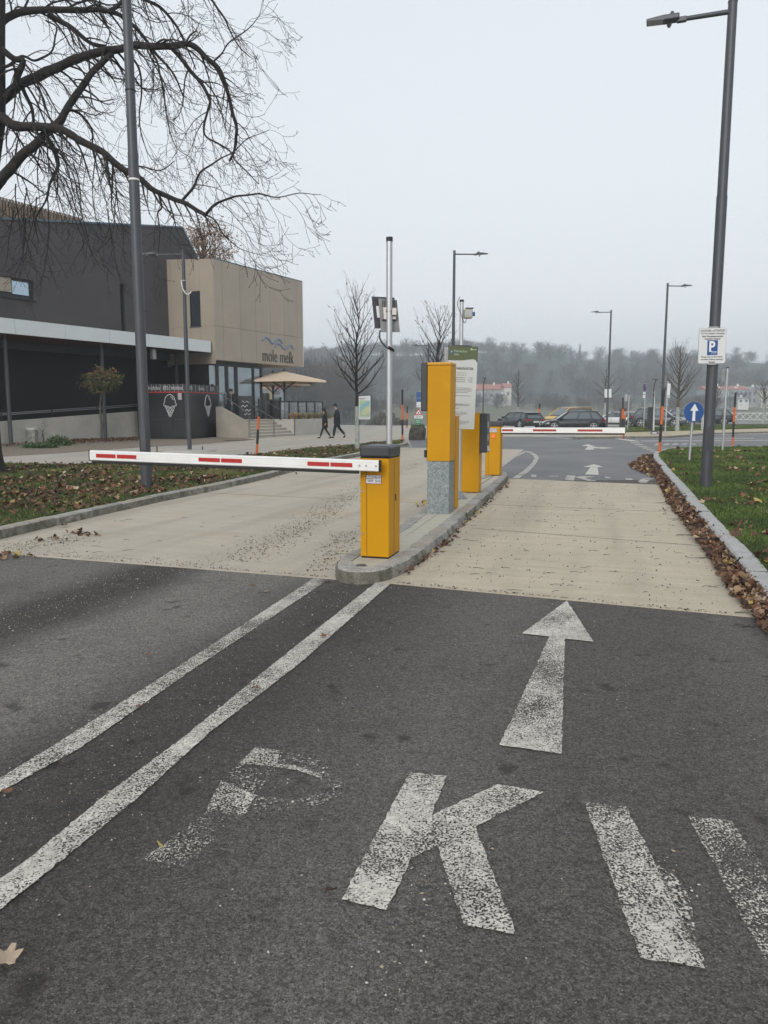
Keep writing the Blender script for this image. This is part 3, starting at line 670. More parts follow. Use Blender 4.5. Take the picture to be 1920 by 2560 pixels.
# canopy: white fascia in panels, brown soffit, roof slab
fz1, fz0 = FP(264, 823, -1.1)[1], FP(264, 856.5, -1.1)[1]; aF = min(FP(527.5, 868, -1.1)[0], A1 + .4)
def f_fascia():
    a = -12.0; k = 0
    while a < aF - .1:
        e = min(a + 2.45, aF)
        part('fascia_panel', bld, lambda m: m.solid([FW(a + .006, -1.1, fz0), FW(e - .006, -1.1, fz0), FW(e - .006, -1.1, fz1), FW(a + .006, -1.1, fz1)], fn * .06, M_FASC))
        a = e
f_fascia()
part('canopy_roof', bld, lambda m: m.solid([FW(-12, -1.03, fz0 + .12), FW(aF - .01, -1.03, fz0 + .12), FW(aF - .01, -1.03, fz1 - .06), FW(-12, -1.03, fz1 - .06)], fn * 3.0, M_SIGNG))
part('soffit', bld, lambda m: m.solid([FW(-12, -1.03, fz0 + .02), FW(aF - .01, -1.03, fz0 + .02), FW(aF - .01, -1.03, fz0 + .11), FW(-12, -1.03, fz0 + .11)], fn * 3.2, M_SOFF))
for px, py, b, px2 in ((28, 1112, -.22, None), (264, 1099, -.22, None), (444, 1060, 1.2, None)):
    a_, _ = FP(px, py if b < 0 else 1000, b)
    part('column', bld, lambda m: m.tube([FW(a_, b, -.05), FW(a_, b, fz0 + .02)], .085, M_POLE, 14))
a_, _ = FP(348, 1060, -.30)
part('downpipe', bld, lambda m: m.box(a_ - .05, a_ + .05, -.36, -.26, -.05, fz0 + .02, M_FRAME, FM))
# bronze box: return wall and front, as panels with open joints over a dark backing
bt1, bt2 = FP(536, 647, B0), FP(756.5, 705, B0); bb1, bb2 = FP(543, 897, B0), FP(757.5, 920, B0)
aL, aR = A1, (bt2[0] + bb2[0]) / 2
zt = lambda a: bt1[1] + (bt2[1] - bt1[1]) * (a - aL) / (aR - aL)
zbm = (bb1[1] + bb2[1]) / 2
zj = FP(645, 829, B0)[1]; zjf = lambda a: zj
part('box_core', bld, lambda m: m.prism([tuple(FW(aL + .03, B0 + .04, 0).xy), tuple(FW(aR - .03, B0 + .04, 0).xy), tuple(FW(aR - .03, 9.9, 0).xy), tuple(FW(aL + .03, 9.9, 0).xy)], zbm + .03, min(zt(aL), zt(aR)) - .05, M_SEAM))
seams = [FP(400 + x * .2893, 800, B0)[0] for x in (545, 695, 828, 955, 1072, 1187)]
xs = [aL] + seams + [aR]
for i, (x0, x1) in enumerate(zip(xs[:-1], xs[1:])):
    for lo, hi in ((lambda a: zbm, zjf), (zjf, zt)):
        part('bronze_panel', bld, lambda m: m.solid([FW(x0 + .008, B0, lo(x0) + .008), FW(x1 - .008, B0, lo(x1) + .008), FW(x1 - .008, B0, hi(x1) - .008), FW(x0 + .008, B0, hi(x0) - .008)], fn * .035, M_BRONZE[(i * 2) % 3]))
part('box_edge_trim', bld, lambda m: (m.solid([FW(aL, B0 - .01, zt(aL)), FW(aR, B0 - .01, zt(aR)), FW(aR, B0 - .01, zt(aR) + .05), FW(aL, B0 - .01, zt(aL) + .05)], fn * .12, M_FLASH),
      m.solid([FW(aR, B0 - .01, zbm), FW(aR + .03, B0 - .01, zbm), FW(aR + .03, B0 - .01, zt(aR) + .05), FW(aR, B0 - .01, zt(aR) + .05)], fn * .12, M_FASC)))
def RP(u, v):   # spot on the return wall (plane a = A1)
    p = plane_hit(u, v, FO + fd * A1, fd); q = p - FO; return q.dot(fn), p.z
zr0, zr1 = RP(422, 648)[1], zt(aL)
wb0, wb1 = RP(475, 770)[0], RP(501, 770)[0]; wz1, wz0 = RP(488, 728)[1], RP(488, 816)[1]
wlo, whi = min(wb0, wb1), max(wb0, wb1)
ys = sorted([B0 + .04, wlo, whi, 2.6, (whi + 2.6) / 2 + .25])
for i, (b0, b1) in enumerate(zip(ys[:-1], ys[1:])):
    f_top = lambda b: zr1 + (zr0 - zr1) * (b - B0) / (2.0 - B0)
    bands = [(fz0 - .6, wz0), (wz1, None)] if (abs(b0 - wlo) < 1e-6) else [(fz0 - .6, zj), (zj, None)]
    for z0, z1 in bands:
        t0 = z1 if z1 is not None else f_top(b0); t1 = z1 if z1 is not None else f_top(b1)
        part('bronze_panel', bld, lambda m: m.solid([FW(A1, b0 + .004, z0 + .004), FW(A1, b1 - .004, z0 + .004), FW(A1, b1 - .004, t1 - .004), FW(A1, b0 + .004, t0 - .004)], fd * .025, M_BRONZE[1]))
wn3 = part('window', bld, lambda m: m.solid([FW(A1 + .029, wlo, wz0), FW(A1 + .029, whi, wz0), FW(A1 + .029, whi, wz1), FW(A1 + .029, wlo, wz1)], fd * .03, mat('window_glass_dark', (0.03, 0.035, 0.045), 0.08)))
part('sill', wn3, lambda m: m.solid([FW(A1 - .05, wlo - .03, wz0 - .05), FW(A1 - .05, whi + .03, wz0 - .05), FW(A1 - .05, whi + .03, wz0 - .004), FW(A1 - .05, wlo - .03, wz0 - .004)], fd * .09, M_FLASH))
part('window_frame', wn3, lambda m: [m.solid([FW(A1 - .01, b - .025, wz0), FW(A1 - .01, b + .025, wz0), FW(A1 - .01, b + .025, wz1), FW(A1 - .01, b - .025, wz1)], fd * .035, M_FRAME) for b in (wlo + .03, whi - .03)])
part('box_underside', bld, lambda m: m.prism([tuple(FW(aL + .03, B0 + .04, 0).xy), tuple(FW(aR - .03, B0 + .04, 0).xy), tuple(FW(aR - .03, 8, 0).xy), tuple(FW(aL + .03, 8, 0).xy)], zbm, zbm + .028, mat('soffit_pale', (0.50, 0.42, 0.34), 0.7)))
# sign on the bronze box
sM = lambda u, v: (lambda q: frame(FW(q[0], B0 - .02, q[1]), fd, (0, 0, 1)))(FP(u, v, B0))
q0, q1 = FP(657, 893, B0), FP(734, 893, B0)
hgt = FP(657, 870, B0)[1] - FP(657, 900, B0)[1]
lt = letters('lettering', 'mole melk', 1.0, sM(696, 890), mat('sign_letter_grey', (0.05, 0.05, 0.05), 0.5), bld, 0.012, bold=-0.008)
def fit(o, M, width, height=None):
    vs = [M.inverted() @ WM[o.parent.name] @ v.co for v in o.data.vertices]
    w_ = max(p.x for p in vs) - min(p.x for p in vs); h_ = max(p.y for p in vs) - min(p.y for p in vs)
    cx = (max(p.x for p in vs) + min(p.x for p in vs)) / 2; cy = (max(p.y for p in vs) + min(p.y for p in vs)) / 2
    sx = width / w_; sy = (height / h_) if height else sx
    T = WM[o.parent.name].inverted() @ M @ Matrix.Diagonal((sx, sy, 1, 1)) @ Matrix.Translation((-cx, -cy, 0))
    for v, p in zip(o.data.vertices, vs): v.co = T @ p
fit(lt, sM(696, 891), q1[0] - q0[0], (FP(696, 874, B0)[1] - FP(696, 904, B0)[1]))
def f_wave(m):
    for pts in ([(655, 852), (660, 845), (666, 844), (672, 849), (679, 858), (684, 857), (690, 850), (696, 848), (701, 851), (705, 859)],
                [(686, 868), (690, 861), (696, 860), (702, 864), (708, 872), (713, 872), (719, 866), (725, 863), (729, 866), (733, 874)]):
        P = [FW(*(lambda q: (q[0], B0 - .02, q[1]))(FP(u, v, B0))) for u, v in pts]
        for a, b in zip(P[:-1], P[1:]): pass
        m.tube([p for p in smooth_path(P, 3)], .045, mat('sign_wave_blue', (0.14, 0.24, 0.38), 0.5), 6)
def smooth_path(P, k):
    out = []
    for i in range(len(P) - 1):
        p0, p1, p2, p3 = P[max(i - 1, 0)], P[i], P[i + 1], P[min(i + 2, len(P) - 1)]
        for j in range(k):
            t = j / k; out.append(0.5 * ((2 * p1) + (p2 - p0) * t + (2 * p0 - 5 * p1 + 4 * p2 - p3) * t * t + (3 * p1 - p0 - 3 * p2 + p3) * t ** 3))
    return out + [P[-1]]
part('wave_emblem', bld, f_wave)
part('lightning_rod', bld, lambda m: m.tube([FW(FP(715, 700, B0 + .3)[0], B0 + .3, FP(715, 691, B0 + .3)[1]), FW(FP(715, 700, B0 + .3)[0], B0 + .3, FP(715, 678, B0 + .3)[1])], .015, M_ALU, 5))
# timber clad roof structure behind
tp = [FP(-80, 470, 5.0), FP(208, 546, 5.0)]
tb = FP(0, 560, 5.0)[1] - 1.0
k = 0; a = -14.0
while a < tp[1][0] - .1:
    zt_ = tp[0][1] + (tp[1][1] - tp[0][1]) * (a - tp[0][0]) / (tp[1][0] - tp[0][0])
    part('timber_slat', bld, lambda m: m.solid([FW(a, 5, tb), FW(a + .11, 5, tb), FW(a + .11, 5, zt_ - .02), FW(a, 5, zt_)], fn * .05, M_TIMB[k % 3])); a += .17; k += 1
part('roof_backing', bld, lambda m: m.solid([FW(-14, 5.1, tb), FW(tp[1][0] - .1, 5.1, tb), FW(tp[1][0] - .1, 5.1, tp[1][1] - .1), FW(-14, 5.1, tp[0][1] + (tp[1][1] - tp[0][1]) * (-14 - tp[0][0]) / (tp[1][0] - tp[0][0]) - .1)], fn * .1, mat('slat_backing', (0.06, 0.045, 0.035), 0.9)))
# glazed entrance under the box
GB = B0 + .55; TZ = 0.93
g = lambda u: FP(340 + u * .2893, 960, GB)[0]
gz1, gz0 = zbm + .0, TZ
def bar(m, a0, a1, z0, z1, b=GB - .05, d=.12): m.solid([FW(a0, b, z0), FW(a1, b, z0), FW(a1, b, z1), FW(a0, b, z1)], fn * d, M_FRAME)
aG = [A1 + .03, g(690), g(712), g(772), g(795), g(852), g(875), g(1004), g(1018), g(1074), g(1086)]
zt2 = FP(550, 915, GB)[1]
for (x0, x1, nm) in ((aG[0], aG[1], 'glass_pane'), (aG[2], aG[3], 'door_glass'), (aG[4], aG[5], 'door_glass'), (aG[6], aG[7], 'glass_pane'), (aG[8], aG[9], 'glass_pane')):
    part(nm, bld, lambda m: m.solid([FW(x0, GB, gz0), FW(x1, GB, gz0), FW(x1, GB, zt2), FW(x0, GB, zt2)], fn * .02, M_GLASS))
part('entrance_frame', bld, lambda m: [bar(m, aG[0], aG[-1], zt2, gz1), bar(m, aG[0], aG[-1], gz0 - .02, gz0 + .06, GB - .048)] + [bar(m, x0, x1, gz0, zt2, GB - .052) for x0, x1 in ((aG[1], aG[2]), (aG[3], aG[4]), (aG[5], aG[6]), (aG[7], aG[8]), (aG[9], aG[10]))])
part('glass_pane', bld, lambda m: m.solid([FW(aG[10], GB + .05, gz0), FW(aG[10], 6, gz0), FW(aG[10], 6, zt2), FW(aG[10], GB + .05, zt2)], fd * .02, M_GLASS))
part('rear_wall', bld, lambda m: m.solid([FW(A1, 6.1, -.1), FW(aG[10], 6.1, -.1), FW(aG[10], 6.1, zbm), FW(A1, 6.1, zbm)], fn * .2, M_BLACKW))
part('door_handle', bld, lambda m: [m.tube([FW(x, GB - .12, TZ + .8), FW(x, GB - .12, TZ + 1.5)], .018, M_ALU, 6) for x in (aG[3] - .12, aG[4] + .12)])
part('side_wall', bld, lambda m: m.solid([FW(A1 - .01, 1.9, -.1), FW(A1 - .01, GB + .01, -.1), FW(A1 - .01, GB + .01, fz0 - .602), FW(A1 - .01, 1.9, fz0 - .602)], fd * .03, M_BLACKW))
part('wall_lamp', bld, lambda m: m.box(FP(383, 885, -.6)[0] - .12, FP(383, 885, -.6)[0] + .12, -.7, -.5, fz0 - .55, fz0 - .05, M_SIGNG, FM, bev=.02))
# ramp wall + railing
rt = [FP(0, 1054, 0), FP(346, 1028, 0)]
rz_ = lambda a: rt[0][1] + (rt[1][1] - rt[0][1]) * (a - rt[0][0]) / (rt[1][0] - rt[0][0])
rw = thing('ramp_wall', FW(0, 0, 0), 'pale concrete wall rising along the ramp below the dark canopy', 'wall', rz=FA)
aj = [-12, FP(268, 1060, 0)[0], rt[1][0]]
for x0, x1 in zip(aj[:-1], aj[1:]):
    part('wall_panel', rw, lambda m: m.solid([FW(x0 + .006, 0, -.1), FW(x1 - .006, 0, -.1), FW(x1 - .006, 0, rz_(x1)), FW(x0 + .006, 0, rz_(x0))], fn * .22, M_WALLC))
part('ramp_floor', rw, lambda m: m.solid([FW(-12, .24, rz_(-12) - .75), FW(rt[1][0], .24, rz_(rt[1][0]) - .45), FW(rt[1][0], .24, rz_(rt[1][0]) - .3), FW(-12, .24, rz_(-12) - .6)], fn * 1.9, M_WALLC))
rr = thing('ramp_railing', FW(2, .5, 0), 'dark steel railing with two bars behind the sloping ramp wall', 'railing', rz=FA)
zr = lambda u, v: FP(u, v, .5)
r1, r2 = zr(0, 1034), zr(346, 1011); s1, s2 = zr(0, 1038), zr(346, 1015)
for (p, q) in ((r1, r2), (s1, s2)):
    part('rail', rr, lambda m: m.tube([FW(-10, .5, p[1] + (q[1] - p[1]) * (-10 - p[0]) / (q[0] - p[0])), FW(q[0], .5, q[1])], .022, mat('rail_steel', (0.30, 0.30, 0.31), 0.4, metal=0.6), 6))
for u in (3, 130, 243, 344):
    a_ = FP(u, 1045, .5)[0]; zz = r1[1] + (r2[1] - r1[1]) * (a_ - r1[0]) / (r2[0] - r1[0])
    part('post', rr, lambda m: m.box(a_ - .03, a_ + .03, .47, .53, .3, zz + .05, M_FRAME, FM))
# ---- stairs, stair wall, terrace
sw0 = FW(*FP(625, 1057, -4.64)[:1], -4.64, 0); 
SA = 10.72; SB = -4.64
z_lo, z_hi = FP(625, 1057, SB)[1], 1.62
wallz = mat('stair_wall_concrete', (0.30, 0.275, 0.235), 0.85, var=0.10, vscale=1.5, bump=0.15)
stw = thing('stair_wall', FW(SA, SB, 0), 'sloping beige concrete wall beside the entrance steps, next to the black kiosk', 'wall', rz=FA)
part('wall_panel', stw, lambda m: m.solid([FW(SA, SB, -.05), FW(SA, SB, z_lo), FW(SA, SB + 1.85, z_hi), FW(SA, SB + 2.1, z_hi), FW(SA, SB + 2.1, -.05)], fd * .2, wallz))
st = thing('entrance_steps', FW(SA + .2, SB, 0), 'six pale concrete steps going up to the restaurant entrance', 'stairs', rz=FA)
SE = FP(739, 1088, SB)[0]
for i in range(6):
    z0, z1 = TZ * i / 6, TZ * (i + 1) / 6
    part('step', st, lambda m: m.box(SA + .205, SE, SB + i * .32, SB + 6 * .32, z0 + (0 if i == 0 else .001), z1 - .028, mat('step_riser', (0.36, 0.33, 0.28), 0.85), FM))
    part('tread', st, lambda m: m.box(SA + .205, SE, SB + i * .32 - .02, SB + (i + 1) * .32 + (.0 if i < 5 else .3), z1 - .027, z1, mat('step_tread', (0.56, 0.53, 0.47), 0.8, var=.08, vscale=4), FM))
ter = thing('terrace', FW(18, 0, 0), kind='structure')
part('terrace_wall', ter, lambda m: [m.box(x0 + .006, x1 - .006, SB, SB + .2, -.05, TZ, M_WALLC, FM) for x0, x1 in ((SE + .02, SE + 2.2), (SE + 2.2, SE + 4.6))] and None)
part('terrace_side', ter, lambda m: m.box(SE + 4.4, SE + 4.6, SB + .2, 7, -.05, TZ, M_WALLC, FM))
part('stair_cheek', ter, lambda m: m.box(SE + .004, SE + .02, SB, SB + 2.2, -.05, TZ, M_WALLC, FM))
part('terrace_floor', ter, lambda m: m.box(A1 - 1, SE + 4.4, SB + 1.95, 8, TZ - .2, TZ - .03, M_WALLC, FM))
part('terrace_floor', ter, lambda m: m.box(SE + .02, SE + 4.4, SB + .2, SB + 1.94, TZ - .25, TZ - .04, M_SOIL, FM))
HR = mat('handrail_steel', (0.10, 0.11, 0.11), 0.4, metal=0.6)
def rail(nm, a, lab, posts=True, top=None):
    t = thing(nm, FW(a, SB, 0), lab, 'handrail', rz=FA)
    lo = FW(a, SB + .0, 1.0 if a > SA + 1 else z_lo + .45); hi = FW(a, SB + 1.95, TZ + 1.0 if a > SA + 1 else z_hi + .75)
    part('rail', t, lambda m: m.tube([lo, hi], .025, HR, 7))
    part('post', t, lambda m: m.tube([FW(a, SB + .0, (0 if a > SA + 1 else z_lo)), lo + Vector((0, 0, .02))], .025, HR, 7))
    part('post', t, lambda m: m.tube([FW(a, SB + 1.95, TZ), hi + Vector((0, 0, .02))], .025, HR, 7))
rail('handrail', SA + .1, 'steel handrail on top of the sloping concrete stair wall')
rail('handrail', (SA + SE) / 2 + .1, 'steel handrail running down the middle of the entrance steps')
rail('handrail', SE - .1, 'steel handrail at the right-hand edge of the entrance steps')
# terrace railing with glass
tr = thing('terrace_railing', FW(SE + 2, SB + 1.0, TZ), 'black terrace railing with clear glass panels behind ornamental grasses', 'railing', rz=FA)
tglass = mat('railing_glass', (0.6, 0.65, 0.66), 0.05, metal=0.0)
tb_ = tglass.node_tree; _tr = tb_.nodes.new('ShaderNodeBsdfTransparent'); _mx = tb_.nodes.new('ShaderNodeMixShader'); _mx.inputs[0].default_value = 0.18
tb_.links.new(_tr.outputs[0], _mx.inputs[1]); tb_.links.new(tb_.nodes['Principled BSDF'].outputs[0], _mx.inputs[2]); tb_.links.new(_mx.outputs[0], tb_.nodes['Material Output'].inputs[0])
ra0, ra1 = SE - .1, SE + 4.3
part('rail', tr, lambda m: m.box(ra0, ra1, SB + .95, SB + 1.0, TZ + .98, TZ + 1.02, M_FRAME, FM))
for k in range(6):
    x = ra0 + (ra1 - ra0) * k / 5
    part('post', tr, lambda m: m.box(x - .04, x + .04, SB + .93, SB + 1.0, TZ - .04, TZ + .98, M_FRAME, FM))
    if k < 5: part('glass_panel', tr, lambda m: m.box(x + .06, x + (ra1 - ra0) / 5 - .06, SB + .96, SB + .972, TZ + .08, TZ + .94, tglass, FM))
part('rail', tr, lambda m: m.box(ra1 - .05, ra1, SB + 1.0, 4, TZ + .975, TZ + 1.018, M_FRAME, FM))
for k in range(1, 4): part('post', tr, lambda m: m.box(ra1 - .05, ra1, SB + 1 + k * 1.1, SB + 1.07 + k * 1.1, TZ - .04, TZ + .97, M_FRAME, FM))
# parasols
M_CANV = mat('parasol_canvas', (0.60, 0.48, 0.36), 0.85, var=0.04, vscale=2)
def parasol(base, rz, half, ze, za, lab):
    t = thing('parasol', base, lab, 'parasol', 'parasols on the terrace', rz=rz)
    I = Matrix.Identity(4)
    def can(m):
        c = [Vector((sx * half, sy * half, ze)) for sx, sy in ((-1, -1), (1, -1), (1, 1), (-1, 1))]
        mids = [(c[i] + c[(i + 1) % 4]) / 2 + Vector((0, 0, .06)) for i in range(4)]; ap = Vector((0, 0, za))
        vs = [ap] + [p for i in range(4) for p in (c[i], mids[i])]
        n = 8
        f = [(0, 1 + i, 1 + (i + 1) % n) for i in range(n)]; m.add(vs, f, M_CANV)
        vs2 = [p - Vector((0, 0, .02)) for p in vs]; m.add(vs2, [t_[::-1] for t_ in f], M_CANV)
        for i in range(n):
            a, b = vs[1 + i], vs[1 + (i + 1) % n]; m.add([a, b, b - Vector((0, 0, .12)), a - Vector((0, 0, .12))], [(0, 1, 2, 3)], M_CANV)
    part('canopy', t, can, world=False)
    part('pole', t, lambda m: m.tube([(0, 0, 0), (0, 0, za + .12)], .05, M_FRAME, 10), world=False)
    part('finial', t, lambda m: (m.tube([(0, 0, za + .02), (0, 0, za + .05)], .13, M_FRAME, 10), m.tube([(0, 0, za + .05), (0, 0, za + .2)], .025, M_FRAME, 6)), world=False)
    for k in range(8):
        a = k * math.pi / 4 + math.pi / 4; rr_ = half * (1.25 if k % 2 == 0 else .95)
        part('strut', t, lambda m: m.tube([(0, 0, ze - .55), (math.cos(a) * rr_ * .5, math.sin(a) * rr_ * .5, ze + (za - ze) * .5 - .05)], .02, M_FRAME, 5), world=False)
    part('hub', t, lambda m: m.tube([(0, 0, ze - .65), (0, 0, ze - .45)], .09, M_FRAME, 10), world=False)
    return t
def TG(u, v, dY=0): return G(u, v, TZ - .03)
pY = 48.5; pp = PY(711, 1000, pY); zE = PY(700, 951, pY - 1.5).z; zA = PY(711, 924, pY).z
parasol((pp.x, pY, TZ - .03), R(18), 2.15, zE - .9, zA - 1.0, 'large cream square parasol at the right end of the terrace')
pY2 = 53.0; pp2 = PY(683, 1000, pY2); zE2 = PY(683, 962, pY2).z
parasol((pp2.x, pY2, TZ - .03), R(18), 2.1, zE2 - .9, zE2 - .1, 'cream parasol further back on the terrace, mostly hidden by the bronze box')
# picnic tables
def picnic(base, rz, lab):
    t = thing('picnic_table', base, lab, 'picnic table', 'picnic tables on the terrace', rz=rz)
    mt = mat('picnic_dark', (0.05, 0.045, 0.042), 0.7, var=.2)
    for k in range(4): part('tabletop_plank', t, lambda m: m.box(-.9, .9, -.36 + k * .185, -.19 + k * .185, .72, .76, mt), world=False)
    for s in (-1, 1):
        part('seat', t, lambda m: m.box(-.9, .9, s * .72 - .13, s * .72 + .13, .43, .47, mt), world=False)
        for x in (-.6, .6): part('leg', t, lambda m: m.tube([(x, s * .62, 0), (x, s * .22, .72)], .04, mt, 4), world=False)
    part('crossbar', t, lambda m: [m.box(x - .03, x + .03, -.8, .8, .38, .43, mt) for x in (-.65, .65)] and None, world=False)
pA = PY(746, 1010, 47.2); picnic((pA.x, 47.2, TZ - .03), R(8), 'dark picnic table on the terrace directly behind the glass railing')
pB = PY(772, 1010, 50.0); picnic((pB.x, 50.0, TZ - .03), R(8), 'dark picnic table at the far right end of the terrace')
# bins and bar table near the entrance
def bin_(u, Y, r, h, lab, nm='litter_bin', cat='bin'):
    p = PY(u, 1010, Y); t = thing(nm, (p.x, Y, TZ - .03), lab, cat)
    part('body', t, lambda m: m.tube([(0, 0, 0), (0, 0, h * .9)], [r * .92, r], mat('bin_dark', (0.03, 0.03, 0.032), 0.6), 16), world=False)
    part('lid', t, lambda m: m.tube([(0, 0, h * .9), (0, 0, h)], [r * 1.08, r * .9], M_FRAME, 16), world=False)
bin_(652, 44.9, .16, 1.2, 'slim black bin at the corner of the glazed entrance')
bin_(664, 45.0, .24, 1.5, 'tall dark cylindrical bin at the head of the entrance steps')
bin_(686, 46.0, .42, 1.15, 'wide dark planter tub on the terrace behind the handrails', 'planter_tub', 'planter')
# a-board
ab = PY(613, 1016, 42.6); t = thing('a_board', (ab.x, 42.6, TZ), 'black folding menu board with white chalk writing at the entrance', 'sign board', rz=R(20))
part('front_board', t, lambda m: m.solid([(-.36, -.32, 0), (.36, -.32, 0), (.36, -.05, 1.28), (-.36, -.05, 1.28)], (0, .02, 0), mat('chalk_board', (0.03, 0.03, 0.032), 0.6)), world=False)
part('rear_board', t, lambda m: m.solid([(-.36, .32, 0), (.36, .32, 0), (.36, .05, 1.28), (-.36, .05, 1.28)], (0, .02, 0), mat('chalk_board', (0.03, 0.03, 0.032), 0.6)), world=False)
part('frame', t, lambda m: [m.tube([(x, -.34, 0), (x, -.06, 1.32)], .025, M_FRAME, 5) for x in (-.38, .38)] and None, world=False)
def chalk(m):
    for (z, pts) in ((.95, (-.2, .2)), (.72, (-.25, .1)), (.5, (-.2, .25)), (.3, (-.1, .22))):
        P = [Vector((x, -.33 + z * .211, z + .05 * math.sin(x * 31))) for x in np.linspace(pts[0], pts[1], 12)]
        m.tube(P, .018 if z < .9 else .012, M_WPRINT, 4)
part('chalk_writing', t, chalk, world=False)
# ================================================================ ICE CREAM KIOSK
KC = G(467, 1099); kl = G(368, 1097.2); 
kdir = -(fd); kw = 2.3
kR = G(548, 1092.5); ux = (kR - KC).normalized(); kd_ = (kR - KC).length
ul = Vector((-ux.y, ux.x, 0)); 
# width of the left face from the sight line at its far corner
kk = plane_hit(367.5, 1040, KC, ux.cross(Vector((0, 0, 1)))) if False else None
best = None
for i in range(100, 500):
    p = KC + ul * (i * .01); d_ = p - Vector((0, 0, H_CAM)); 
    if 960 + F_PX * d_.x / (d_.y * math.cos(TH) - d_.z * math.sin(TH)) < 371: best = i * .01; break
kw = best or 2.3
KZ = ZAT(467, 960, KC)
KM = Matrix(((ux.x, ul.x, 0, KC.x), (ux.y, ul.y, 0, KC.y), (0, 0, 1, 0), (0, 0, 0, 1)))
kt = thing('ice_cream_kiosk', tuple(KC), 'black ice cream kiosk with white cone pictures and a banner round its top', 'kiosk', rz=math.atan2(ux.y, ux.x))
M_KB = mat('kiosk_black', (0.020, 0.021, 0.024), 0.32, var=.3, vscale=1.2); M_KG = mat('kiosk_print_grey', (0.50, 0.51, 0.52), 0.6); M_BAN = mat('banner_black', (0.03, 0.03, 0.032), 0.55, bump=.6, bscale=7)
KY = KZ - .42; KM2 = ZAT(467, 1048, KC)
part('body', kt, lambda m: m.box(.0, kd_, 0, kw, .12, KY, M_KB, KM))
part('base', kt, lambda m: m.box(.06, kd_ - .06, .06, kw - .06, .0, .119, M_FRAME, KM))
part('counter_flap', kt, lambda m: (m.box(-.03, -.002, .08, kw - .08, KM2, KY - .25, M_KB, KM), m.box(.08, kd_ - .08, -.03, -.002, KM2, KY - .25, M_KB, KM)))
part('red_stripe', kt, lambda m: m.box(-.04, kd_ + .02, -.04, kw + .02, KY + .002, KY + .05, mat('kiosk_red', (0.45, 0.03, 0.025), 0.5), KM))
part('banner', kt, lambda m: m.box(-.05, kd_ + .03, -.05, kw + .03, KY + .052, KZ, M_BAN, KM))
def kiosk_banner(face):
    Lf = kw if face == 'l' else kd_
    xd = -ul if face == 'l' else ux
    org = (lambda s, z: KM @ Vector((-.056, kw - s, z))) if face == 'l' else (lambda s, z: KM @ Vector((s, -.056, z)))
    for s, b in ((.22, 'Imbiss'), (.52, 'EIS'), (.80, 'Imbiss')) if face == 'l' else ((.14, 'EIS'), (.45, 'Imbiss'), (.78, 'EIS')):
        letters('banner_lettering', b, .26, frame(org(s * Lf, KY + .23), xd, (0, 0, 1)), M_KG, kt, .002)
    m = MB()
    for s in np.linspace(.04, .96, 9):
        p = [org(s * Lf + rnd.uniform(-.03, .03), KZ - .01 - j * .09) for j in range(5)]
        m.tube(p, .008, M_KG, 4)
    m.build('banner_print', kt)
    # cone
    c = .62 if face == 'l' else .62
    zc0, zc1 = ZAT(467, 1043, KC), ZAT(467, 986, KC); cw = .80; H = zc1 - zc0
    def P(x, z): q = org(c * Lf + x * cw, zc0 + z * H); return q + (ux * -.02 if face == 'l' else ul * -.02) * 1
    mm = MB(); rr_ = .022
    arc = [P(-.33 * 1, .52), P(-.42, .5), P(-.44, .58), P(-.38, .62), P(-.36, .74), P(-.28, .88), P(-.14, .97), P(0, 1.0), P(.14, .97), P(.28, .88), P(.36, .74), P(.38, .62), P(.44, .58), P(.42, .5), P(.33, .52), P(.25, .46), P(.16, .5), P(.08, .42), P(0, .40), P(-.08, .42), P(-.16, .5), P(-.25, .46), P(-.33, .52)]
    mm.tube(arc, rr_, M_KG, 5); mm.tube([P(-.33, .48), P(-.05, .02), P(.05, .02), P(.33, .48)], rr_, M_KG, 5)
    for q in (.1, .3): mm.tube([P(-.33 + q, .46), P(.03 + q * .5, .12 + q * .35)], rr_ * .8, M_KG, 5); mm.tube([P(.33 - q, .46), P(-.03 - q * .5, .12 + q * .35)], rr_ * .8, M_KG, 5)
    mm.tube([P(-.26, .36), P(.05, .06)], rr_ * .8, M_KG, 5); mm.tube([P(.26, .36), P(-.05, .06)], rr_ * .8, M_KG, 5)
    mm.tube([P(.06, .90), P(.16, .86), P(.24, .76)], rr_ * .9, M_KG, 5)
    mm.build('cone_picture', kt)
kiosk_banner('l'); kiosk_banner('r')
M_KE = mat('kiosk_edge', (0.075, 0.078, 0.082), .35, metal=.5)
part('added_corner_strip', kt, lambda m: m.box(-.036, .03, -.036, .03, .1, KY, M_KE, KM, bev=.008))  # added paler strip, standing in for the light difference between the two faces
part('panel_joint', kt, lambda m: [m.box(-.0335, -.0305, kw * q - .008, kw * q + .008, .2, KM2, M_SEAM, KM) for q in (.34, .67)] + [m.box(-.036, -.031, .08, kw - .08, KM2 - .025, KM2 - .005, M_KE, KM), m.box(.08, kd_ - .08, -.036, -.031, KM2 - .025, KM2 - .005, M_KE, KM)] and None)
part('junction_box', kt, lambda m: m.box(-.12, -.055, .14, .34, KY - .34, KY - .02, M_SIGNG, KM))
